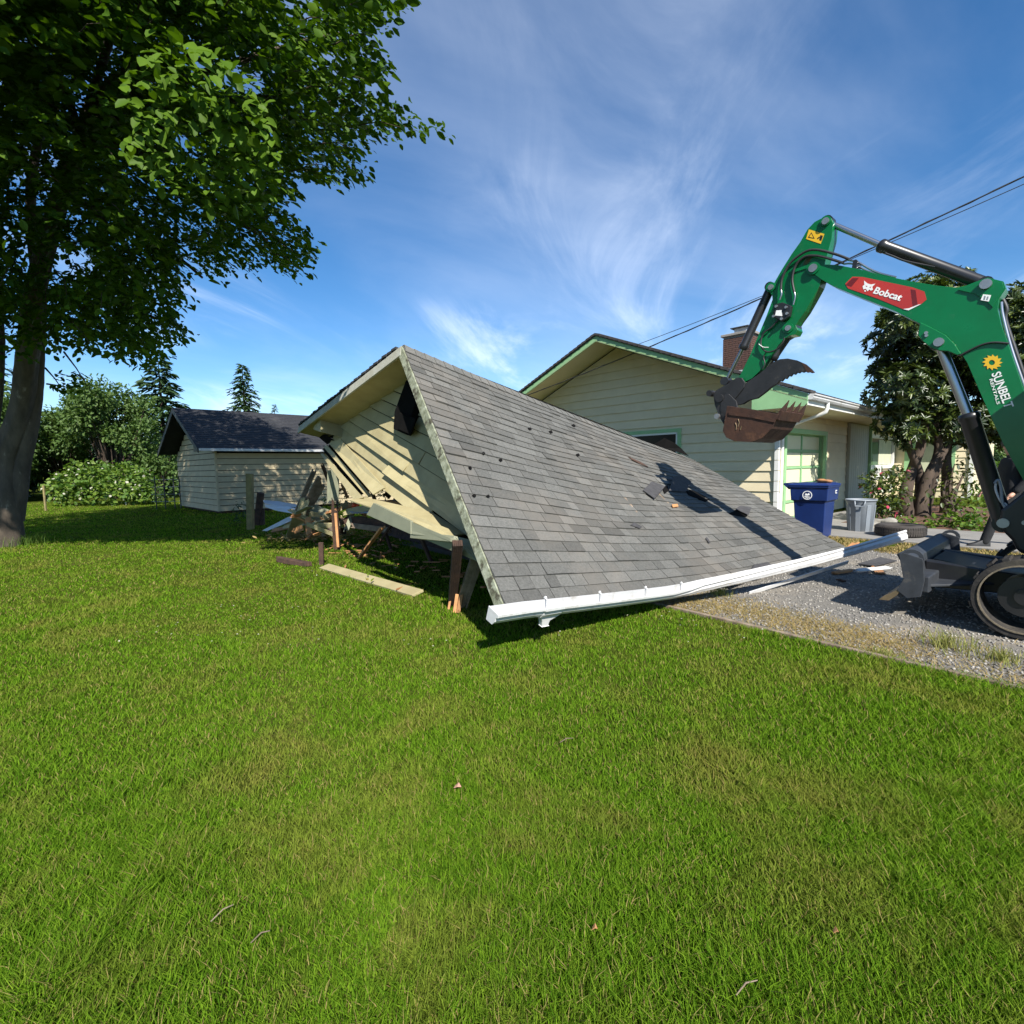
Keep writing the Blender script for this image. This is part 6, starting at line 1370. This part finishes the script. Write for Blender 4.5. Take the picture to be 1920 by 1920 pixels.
# the bulk of the crown, most of it above and left of the picture
tries = 0
while tries < 15000:
    tries += 1; q = V((random.uniform(-1, 1), random.uniform(-1, 1), random.uniform(-1, 1)))
    if q.length > 1: continue
    if tries % 3 == 0: p = V((-6.6 + q.x * 4.6, 4.4 + q.y * 2.4, 8.0 + q.z * 2.4))
    else: p = V((-8.8 + q.x * 5.8, 9.2 + q.y * 5.0, 7.8 + q.z * 5.0))
    if p.y + 1.106 * p.z < 11.7 or p.y < 1.5: continue
    v = p - CAM; f_ = v.dot(FWD); X_, Y_ = 960 + 960 * v.dot(RGT) / f_, 960 - 960 * v.dot(UPV) / f_
    if X_ > 735 or (0 <= Y_ and not in_poly(X_, Y_, poly)): continue
    if -25 < Y_ < 300 and X_ > 560: continue
    if Y_ > -30 and X_ > -30 and pnoise(X_, Y_) < (.37 if X_ > 170 else .36): continue
    (tp if (-30 < X_ and -40 < Y_ and f_ > 0) else tp2).append(p)
tp = np.array([tuple(p) for p in tp]); nT = len(tp); LPT = 14
cr = np.array(tuple(at(150, 330, 9.5)))
outw = unit(tp - cr + rng.normal(0, .9, tp.shape)); outw[:, 2] = outw[:, 2] * .5 - .15; outw = unit(outw)
f = np.linspace(-.5, .5, LPT)[None, :, None]; TL = .55
pos = tp[:, None, :] + outw[:, None, :] * f * TL + rng.normal(0, .05, (nT, LPT, 3)); pos[:, :, 2] -= (f[:, :, 0] + .5) ** 2 * .10
side = np.cross(outw, np.array([0, 0, 1.0])); side = unit(side); sg = np.where(np.arange(LPT) % 2 == 0, 1, -1)[None, :, None]
ax = outw[:, None, :] * .6 + side[:, None, :] * sg * .8 + rng.normal(0, .30, (nT, LPT, 3)); ax[:, :, 2] -= .25
up = np.array([0, 0, 1.0]) + rng.normal(0, .45, (nT, LPT, 3))
ln = .060 + .095 * rng.random(nT * LPT) ** 1.2
leaves('crown', pos.reshape(-1, 3), ax.reshape(-1, 3), up.reshape(-1, 3), ln, .60, 'tree_leaf', tree, origin=tuple(tb), fine=True)
t2 = np.array([tuple(p) for p in tp2]); n2 = len(t2); d2 = rdir(n2 * 9); p2_ = np.repeat(t2, 9, 0) + rng.normal(0, .22, (n2 * 9, 3))
leaves('upper_crown', p2_, d2 * np.array([1, 1, .5]) - np.array([0, 0, .2]), rdir(n2 * 9) * .5 + np.array([0, 0, 1.0]), .17 + .05 * rng.random(n2 * 9), .62, 'tree_leaf', tree, origin=tuple(tb))
# thin bare twigs carrying the sprays near the silhouette
b = MB()
for i in range(0, nT, 5):
    p0 = V(tp[i] - outw[i] * TL * .6); p1 = V(tp[i] + outw[i] * TL * .5); b.tube([p0, (p0 + p1) / 2 + V((0, 0, .02)), p1 + V((0, 0, -.06))], [.008, .006, .003], 4, cap=False)
for (x0, y0, x1, y1, d) in ((88, 720, 150, 735, 10.5), (120, 660, 165, 725, 10.2), (85, 690, 120, 735, 10.6)): b.tube([at(x0, y0, d + .3), at((x0 + x1) / 2, (y0 + y1) / 2 - 3, d), at(x1, y1, d)], [.02, .012, .005], 5)
b.build('twigs', 'dark_bark', tree, kind='stuff')
# small low spray beside the trunk
k = 60; q = np.array([tuple(at(100 + 55 * random.random(), 700 + 35 * random.random(), 10.3)) for _ in range(k)]); leaves('low_spray', q, rdir(k) - np.array([0, 0, .4]), rdir(k) * .4 + np.array([0, 0, 1.0]), .12, .6, 'tree_leaf', tree, origin=tuple(tb))
# sunlit spray hanging out towards the viewer: its big leaves are pieces of their own
lm = bpy.data.meshes.new('leaf'); lm.from_pydata([tuple(x) for x in (LEAF_T9 * np.array([1, .60, 1]))], [], [tuple(x) for x in LEAF_Q9]); lm.materials.append(MAT['tree_leaf']); 
la = lm.attributes.new('rnd', 'FLOAT', 'POINT'); la.data.foreach_set('value', [.9] * 9)  # lighter tone for this spray: sunlight put into the leaf colour
lm2 = lm.copy(); lm2.attributes['rnd'].data.foreach_set('value', [.55] * 9)
bpoly = [(225, 150), (330, 60), (400, 90), (480, 150), (515, 240), (520, 380), (470, 400), (380, 390), (300, 350), (250, 300), (200, 300), (215, 270), (260, 240)]
cnt = 0; fill = []
while cnt < 620:
    x, y = random.uniform(195, 525), random.uniform(55, 405)
    if not in_poly(x, y, bpoly): continue
    k = (880 - y) / 960; d = (10.2 - 1.65) / (1 + 1.1 * k) + random.uniform(-.1, .9); p = at(x, y, d); cnt += 1
    axv = V((random.gauss(.35, .5), random.gauss(-.35, .4), random.gauss(-.45, .35))).normalized(); upv = (SUN + V((random.gauss(0, .35), random.gauss(0, .35), random.gauss(0, .35)))).normalized(); w = upv.cross(axv).normalized(); u_ = axv.cross(w)
    L = random.uniform(.10, .16)
    if cnt <= 240:
        o = bpy.data.objects.new('leaf', lm if random.random() < .5 else lm2); put(o, tree, p)
        o.rotation_euler = Matrix((axv, w, u_)).transposed().to_euler(); o.scale = (L, L, L)
    else: fill.append((tuple(p), tuple(axv), tuple(upv), L))
for (x, y, d) in ((17, 432, 6.6), (8, 468, 6.4), (40, 440, 6.5), (60, 448, 6.6), (78, 520, 7.2), (138, 558, 7.3), (38, 350, 6.3), (235, 130, 5.4), (260, 30, 5.2), (520, 70, 5.6), (90, 445, 6.6), (50, 434, 6.5)):
    o = bpy.data.objects.new('leaf', lm); put(o, tree, at(x, y, d)); axv = V((random.gauss(.5, .4), -.2, random.gauss(0, .3))).normalized(); upv = V((0, -.6, 1)).normalized(); w = upv.cross(axv).normalized(); u_ = axv.cross(w); o.rotation_euler = Matrix((axv, w, u_)).transposed().to_euler(); o.scale = (.14, .14, .14)
fa = [np.array([q[i] for q in fill]) for i in range(4)]; leaves('sunlit_spray', fa[0], fa[1], fa[2], fa[3], .62, 'tree_leaf', tree, rnd=.5 + .5 * rng.random(len(fill)), origin=tuple(tb), fine=True)  # tone kept to the lighter half, painting the sun into the leaves

# ---- conifers
def conifer(px, base_d, top_py, rad_, label, seed, name='conifer_tree', dens=1.0, droop=.35, group=None):
    r0 = np.random.default_rng(seed); g = gnd(px, 960); p = at(px, 880, base_d); base = V((p.x, p.y, 0)); H = at(px, top_py, base_d).z
    root = thing(name, base, label, 'tree', group); b = MB(); b.tube([base, base + V((0, 0, H * .5)), base + V((0, 0, H))], [H * .022, H * .014, .01], 8); b.build('trunk', 'dark_bark', root)
    P_, A_2, U_2, L_ = [], [], [], []; nb = int(95 * dens)
    for i in range(nb):
        h = (i + r0.random()) / nb; z = H * (.06 + .93 * h); rr = rad_ * (1 - h) ** .85 * (.62 + .55 * r0.random()) + .06; a = i * 2.4 + r0.random(); dr = np.array([math.cos(a), math.sin(a), 0]); ns = max(5, int(26 * rr / rad_ * (rad_ / 2.0) ** .5))
        for j in range(ns):
            t = (j + .5) / ns; c = np.array([base.x, base.y, z]) + dr * rr * t + np.array([0, 0, -droop * rr * t * t + .12 * rr * t]); sp = np.array([-dr[1], dr[0], 0]) * (1 if j % 2 else -1)
            for q in range(2):
                P_.append(c + r0.normal(0, .05, 3)); A_2.append(dr * .8 + sp * (.3 + .8 * r0.random()) + np.array([0, 0, -.25 + r0.normal(0, .2)])); U_2.append(np.array([0, 0, 1.0]) + r0.normal(0, .35, 3)); L_.append((.22 + .2 * r0.random()) * max(.6, rad_ / 2.4))
    leaves('crown', np.array(P_), np.array(A_2), np.array(U_2), np.array(L_), .28, 'conifer_leaf', root, rnd=r0.random(len(P_)), origin=tuple(base))
conifer(312, 36, 668, 4.3, 'open branched conifer just left of the shed roof', 3, dens=1.0, droop=.3)
conifer(466, 52, 682, 3.9, 'dense pointed conifer rising behind the dark shed roof', 4, dens=1.3)
conifer(521, 60, 757, 2.0, 'tiny conifer tip above the right part of the shed roof', 5, dens=.8)
conifer(10, 40, 640, 3.6, 'conifer half hidden behind the forked tree trunk', 8, dens=.8)
conifer(1838, 75, 832, 4.0, 'small distant conifer right of the house', 6, dens=.8)

# ---- leafy trees and bushes
def leafy(name, label, cat, cl, per_m3, lsize, m, trunk=True, base=None, wr=.55, shell=.45, flat=.85, group=None, flowers=None, extra=None, tm='dark_bark', upb=1.0):
    """cl: list of (px, py, depth, radius)"""
    C = [at(x, y, d) for x, y, d, r in cl]; Rr = [r for *_, r in cl]
    base = base or V((sum(c.x for c in C) / len(C), sum(c.y for c in C) / len(C), 0)); root = thing(name, base, label, cat, group)
    per = [max(12, int(per_m3 * r ** 2)) for r in Rr]; P_, D_ = clusters([tuple(c) for c in C], Rr, per, flat, shell)
    k = P_[:, 2] > .02; P_, D_ = P_[k], D_[k]; n = len(P_)
    ax = D_ * .7 + rng.normal(0, .6, (n, 3)); ax[:, 2] -= .2; upv = np.array([0, 0, upb]) + D_ * .5 + rng.normal(0, .4, (n, 3))
    leaves('crown', P_, ax, upv, lsize * (.7 + .6 * rng.random(n)), wr, m, root, origin=tuple(base))
    if trunk:
        b = MB()
        for c, r in zip(C, Rr):
            b_ = base + V((random.uniform(-.1, .1), random.uniform(-.1, .1), 0)); limb(b, [b_, b_.lerp(c, .5) + V((random.uniform(-.2, .2), 0, .1)), c], .035 * (1 + r * 1.4), .012, 6)
        b.build('trunk', tm, root)
    if flowers:
        fm, nf, fs_ = flowers; Pf, Df = clusters([tuple(c) for c in C], [r * 1.02 for r in Rr], [nf] * len(C), flat, .05); k = (Pf[:, 2] > .05); Pf, Df = Pf[k], Df[k]
        leaves('blossom', Pf, rdir(len(Pf)), Df + np.array([0, 0, .6]), fs_ * (.6 + .8 * rng.random(len(Pf))), .9, fm, root, origin=tuple(base))
    return root
def blob(x0, x1, y0, y1, d0, d1, n, r0, r1, top=None):
    out = []
    for i in range(n):
        x = random.uniform(x0, x1); y = random.uniform(y0, y1)
        if top is not None and y < top(x): y = top(x) + random.uniform(0, 40)
        out.append((x, y, random.uniform(d0, d1), random.uniform(r0, r1)))
    return out
leafy('leafy_tree', 'broad green leafy tree beyond the flowering bush', 'tree', blob(140, 275, 735, 830, 28, 32, 40, .45, 1.25), 380, .20, 'back_leaf')
leafy('leafy_tree', 'green tree between forked trunk and broad leafy tree', 'tree', blob(75, 150, 775, 850, 29, 33, 26, .45, 1.1), 380, .20, 'back_leaf')
leafy('leafy_tree', 'leafy tree at the left picture edge behind the trunk', 'tree', blob(-40, 60, 740, 880, 27, 31, 22, .9, 1.5), 300, .22, 'back_leaf')
leafy('leafy_tree', 'low green tree under the open branched conifer', 'tree', blob(255, 330, 838, 885, 28, 31, 16, .4, .8), 380, .18, 'back_leaf')
leafy('hedge', 'dark hedge behind the forked trunk and flowering bush', 'hedge', blob(-60, 330, 835, 915, 33, 36, 56, 1.0, 1.6), 260, .25, 'conifer_leaf', trunk=False)
leafy('flowering_bush', 'rounded bush with creamy blossoms at the lawn edge', 'bush', [(115, 915, 24, .8), (140, 905, 24.5, .9), (165, 893, 25, 1.0), (190, 900, 24.5, 1.0), (215, 895, 25, 1.0), (240, 897, 24.5, .95), (262, 905, 24.5, .9), (280, 918, 24, .7), (130, 928, 23.7, .6), (170, 920, 23.8, .7), (210, 922, 23.8, .7), (250, 925, 23.8, .6)], 420, .17, 'bright_leaf', trunk=False, flowers=('pale_flower', 14, .11), wr=.75)
leafy('tall_weeds', 'tall pale weeds by the wire fence beside the shed', 'weeds', [(296, 925, 23, .45), (310, 930, 23, .4), (325, 915, 24, .5), (333, 900, 25, .5)], 260, .14, 'back_leaf', trunk=False)
leafy('leafy_plant', 'small dark shrub at the shed wall beside the yellowish post', 'shrub', [(455, 948, 14.5, .22), (447, 960, 14.4, .25), (462, 962, 14.4, .22), (440, 972, 14.2, .2)], 700, .07, 'conifer_leaf', trunk=False)
leafy('leafy_plant', 'dark weeds growing up through the middle of the debris', 'weeds', [(640, 935, 10.6, .25), (655, 930, 10.5, .2), (700, 930, 9.9, .22), (715, 925, 9.8, .18), (612, 935, 10.6, .16)], 800, .07, 'tree_leaf', trunk=False)
leafy('leafy_plant', 'bright green weeds at the foot of the splintered post', 'weeds', [(612, 1032, 9.2, .13), (622, 1040, 9.0, .14), (640, 1045, 8.7, .15), (655, 1050, 8.5, .12)], 900, .07, 'bright_leaf', trunk=False)
leafy('leafy_plant', 'dark green weeds on the edge of the pale plank', 'weeds', [(690, 1090, 6.7, .10), (705, 1097, 6.5, .09)], 1500, .05, 'grass_blade', trunk=False)
# wire fence by the weeds
fen = thing('wire_fence', gnd(310, 958), 'thin wire fence with metal posts left of the shed', 'fence')
fd = 21.0
for x in (289, 306, 324, 335):
    b = MB(); p = at(x, 890, fd); b.cyl(V((p.x, p.y, 0)), V((p.x, p.y, 1.35)), .025, 6); b.build('post', 'dark_trim', fen)
for z in (.3, .6, .9, 1.2):
    b = MB(); p, q = at(280, 890, fd), at(340, 890, fd); b.cyl(V((p.x, p.y, z)), V((q.x, q.y, z)), .006, 4); b.build('wire', 'dull_metal', fen)
st_ = gnd(86, 958); b = MB(); b.beam(st_, st_ + V((0, 0, 1.05)), .06, .05); b.build('marker_stake', 'post_wood', None, label='thin stake with a pale top right of the forked trunk', cat='stake')

# ---- rhododendron and its bed
def rosettes(centres, radii, per, lsize, root, base, m='rhodo_leaf', nl=9, sh=.22):
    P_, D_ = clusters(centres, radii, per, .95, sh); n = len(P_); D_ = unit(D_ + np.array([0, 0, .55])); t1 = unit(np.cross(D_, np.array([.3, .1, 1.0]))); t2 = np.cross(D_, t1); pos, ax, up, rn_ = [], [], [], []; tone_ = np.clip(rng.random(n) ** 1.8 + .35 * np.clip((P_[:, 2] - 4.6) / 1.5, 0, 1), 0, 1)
    for j in range(nl):
        a = j / nl * 6.2832 + rng.random(n) * .6; radial = t1 * np.cos(a)[:, None] + t2 * np.sin(a)[:, None]; ax.append(radial * .9 + D_ * (.25 + .3 * rng.random((n, 1)))); pos.append(P_); up.append(D_ - radial * .2); rn_.append(np.clip(tone_ + rng.normal(0, .1, n), 0, 1))
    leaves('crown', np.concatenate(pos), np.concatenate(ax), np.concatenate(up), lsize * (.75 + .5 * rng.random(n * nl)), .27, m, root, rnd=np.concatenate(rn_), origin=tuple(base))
rb = gnd(1722, 968); RD_ = rb.y
rho = thing('rhododendron_tree', rb, 'tall dark rhododendron with crooked trunks in front of the house', 'tree')
cl = []
for i in range(125):
    x = random.uniform(1655, 1960); y = random.uniform(555, 815)
    if y < 600 and random.random() < .4: continue
    if x < 1675 and (y < 640 or y > 790): continue
    cl.append((x, y, RD_ + random.uniform(-1.0, 1.4), random.uniform(.35, .55)))
cl += [(1648, 640, RD_, .35), (1655, 700, RD_, .38), (1645, 740, RD_ - .2, .32), (1668, 590, RD_, .3), (1750, 535, RD_, .35), (1800, 530, RD_, .35), (1690, 545, RD_, .22), (1890, 560, RD_ + .2, .4), (1660, 790, RD_ - .2, .3), (1685, 810, RD_, .3), (1820, 545, RD_, .3)]
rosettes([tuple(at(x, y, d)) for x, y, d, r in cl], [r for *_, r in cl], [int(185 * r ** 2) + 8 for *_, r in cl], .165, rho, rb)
b = MB()
for pts, r0, r1 in (([(1700, 968, 0), (1698, 930, 0), (1706, 890, .1), (1722, 850, .1), (1735, 800, 0), (1745, 740, 0), (1750, 660, 0)], .17, .06), ([(1728, 975, -.2), (1730, 930, -.1), (1742, 890, -.1), (1760, 850, 0), (1752, 800, 0), (1730, 760, 0), (1710, 700, 0)], .16, .05), ([(1716, 960, .1), (1725, 910, .1), (1718, 870, 0), (1705, 840, -.1), (1700, 800, -.1), (1690, 740, 0)], .13, .05), ([(1772, 970, .4), (1776, 920, .4), (1774, 870, .3), (1780, 820, .3), (1800, 760, .2), (1830, 680, .2)], .15, .06), ([(1742, 890, -.1), (1760, 868, -.1), (1780, 830, 0), (1785, 780, 0)], .09, .05)):
    limb(b, [at(x, y, RD_ + dd) if i else V((at(x, y, RD_ + dd).x, RD_ + dd, 0)) for i, (x, y, dd) in enumerate(pts)], r0, r1, 9, .015)
b.build('trunk', 'dark_bark', rho)
leafy('dark_shrub', 'dark shrub with pink blooms under the picture window', 'shrub', [(1640, 905, 12.2, .35), (1655, 930, 12.0, .4), (1670, 900, 12.4, .35), (1645, 950, 11.9, .3), (1680, 930, 12.2, .35), (1665, 955, 11.8, .3), (1685, 890, 12.6, .25)], 1300, .10, 'rhodo_leaf', trunk=False, flowers=('pink_flower', 3, .08))
leafy('dark_shrub', 'dark open shrub between the rhododendron trunks and boom', 'shrub', [(1790, 870, 13.2, .4), (1775, 900, 13, .4), (1800, 905, 13, .4), (1760, 930, 12.6, .35), (1810, 930, 12.6, .35), (1785, 945, 12.3, .3), (1812, 880, 13.4, .3)], 200, .12, 'rhodo_leaf', trunk=True)
leafy('fern_plant', 'bright yellow green shrub behind the low bed plants', 'shrub', [(1820, 940, 12.0, .3), (1835, 955, 11.7, .3), (1845, 970, 11.3, .26), (1805, 955, 11.8, .28), (1838, 905, 14, .4), (1850, 925, 13.5, .4)], 520, .10, 'bright_leaf', trunk=False)
for (lab, pts, ls) in (('leafy green plant at the left front of the planting bed', [(1685, 982, 11.4, .14), (1700, 976, 11.5, .16), (1712, 984, 11.2, .13)], .08), ('leafy green plant in the middle front of the planting bed', [(1748, 980, 11.0, .16), (1740, 988, 10.8, .14), (1760, 972, 11.2, .15)], .08), ('broad dark green plant at the right front of the planting bed', [(1790, 975, 10.9, .2), (1810, 978, 10.7, .2), (1832, 982, 10.5, .18), (1805, 990, 10.4, .14), (1830, 992, 10.3, .12)], .10), ('small plant clump between rock and leafy bed plants', [(1668, 985, 11.5, .10), (1660, 990, 11.4, .08)], .06)):
    leafy('bed_plant', lab, 'plant', pts, 1500, ls, 'bright_leaf', trunk=False, wr=.7)
leafy('hedge', 'yellow green hedge beyond the corner of the house', 'hedge', [(x, y, 30 + i % 3, 1.0) for i, (x, y) in enumerate(((1825, 880), (1850, 885), (1875, 890), (1900, 885), (1925, 885), (1838, 905), (1865, 910), (1890, 905), (1915, 910)))], 260, .2, 'bright_leaf', trunk=False)
leafy('hedge', 'far grey green treeline right of the house', 'trees', [(x, 862, 80 + i % 3 * 4, 3.2) for i, x in enumerate(range(1790, 2010, 22))], 60, .6, 'back_leaf', trunk=False)
# rocks of the bed
def rock(px, py, r, label, sq=.65):
    c = gnd(px, py); b = MB(); me = bmesh.new(); bmesh.ops.create_icosphere(me, subdivisions=3, radius=1.0)
    for v in me.verts:
        n_ = .82 + .30 * math.sin(v.co.x * 3.1 + px) * math.sin(v.co.y * 2.7 + py) + .10 * math.sin(v.co.z * 7 + v.co.x * 5); v.co = V((v.co.x * r * 1.25, v.co.y * r, v.co.z * r * sq)) * n_
    b.add([c + v.co + V((0, 0, r * sq * .6)) for v in me.verts], [tuple(v.index for v in f.verts) for f in me.faces], True); me.free()
    b.build('rock', 'rock', None, label=label, cat='rock')
rock(1660, 990, .24, 'large grey rock edging the bed behind the trash can'); rock(1640, 992, .15, 'smaller grey rock just right of the trash can')
# ---- odds and ends on the lawn
def litter(px, py, s, m, label, name, cat):
    c = gnd(px, py, .045); b = MB(); b.slab([c + V((-s, -s * .4, 0)), c + V((0, -s * .8, .01)), c + V((s, 0, .0)), c + V((s * .3, s * .8, .012)), c + V((-s * .7, s * .5, 0))], V((0, 0, .003))); b.build(name, m, None, label=label, cat=cat)
litter(858, 1476, .017, 'skin', 'pale pinkish fallen leaf on the middle of the lawn', 'fallen_leaf', 'leaf')
litter(1115, 1742, .009, 'raw_wood', 'small brown fallen leaf near the bottom middle of the lawn', 'fallen_leaf', 'leaf')
litter(1567, 1748, .009, 'raw_wood', 'small tan chip on the lawn at lower right', 'fallen_leaf', 'leaf')
for i, (x0, y0, x1, y1) in enumerate(((395, 1728, 438, 1696), (470, 1768, 506, 1745), (1380, 1866, 1420, 1838), (1050, 1392, 1075, 1384))):
    b = MB(); p, q = gnd(x0, y0, .045), gnd(x1, y1, .05); b.tube([p, p.lerp(q, .5) + V((0, .006, .008)), q], [.002, .0025, .0015], 5); b.build('dry_twig', 'grey_wood', None, label=('dry twig lying on the lawn at lower left', 'short dry stalk right of the lower left twig', 'dry straw on the lawn near the lower right', 'short straw on the lawn in the middle right')[i], cat='twig')
dz = rng.random((420, 2)); xx = -3.5 + 7.0 * dz[:, 0]; yy = 4.0 + 5.5 * dz[:, 1]; kk = (acr(xx, yy) < -.1) & (vnoise(xx, yy, .8, 91) > .5)
o = leaves('clover_flowers', np.stack([xx, yy, .05 + 0 * xx], 1)[kk], (rdir(420) * np.array([1, 1, .2]))[kk], (rdir(420) * .2 + np.array([0, 0, 1.0]))[kk], .016, 1.0, 'pale_flower', None); tag(o, 'tiny white clover flowers dotted over the lawn', 'flowers')
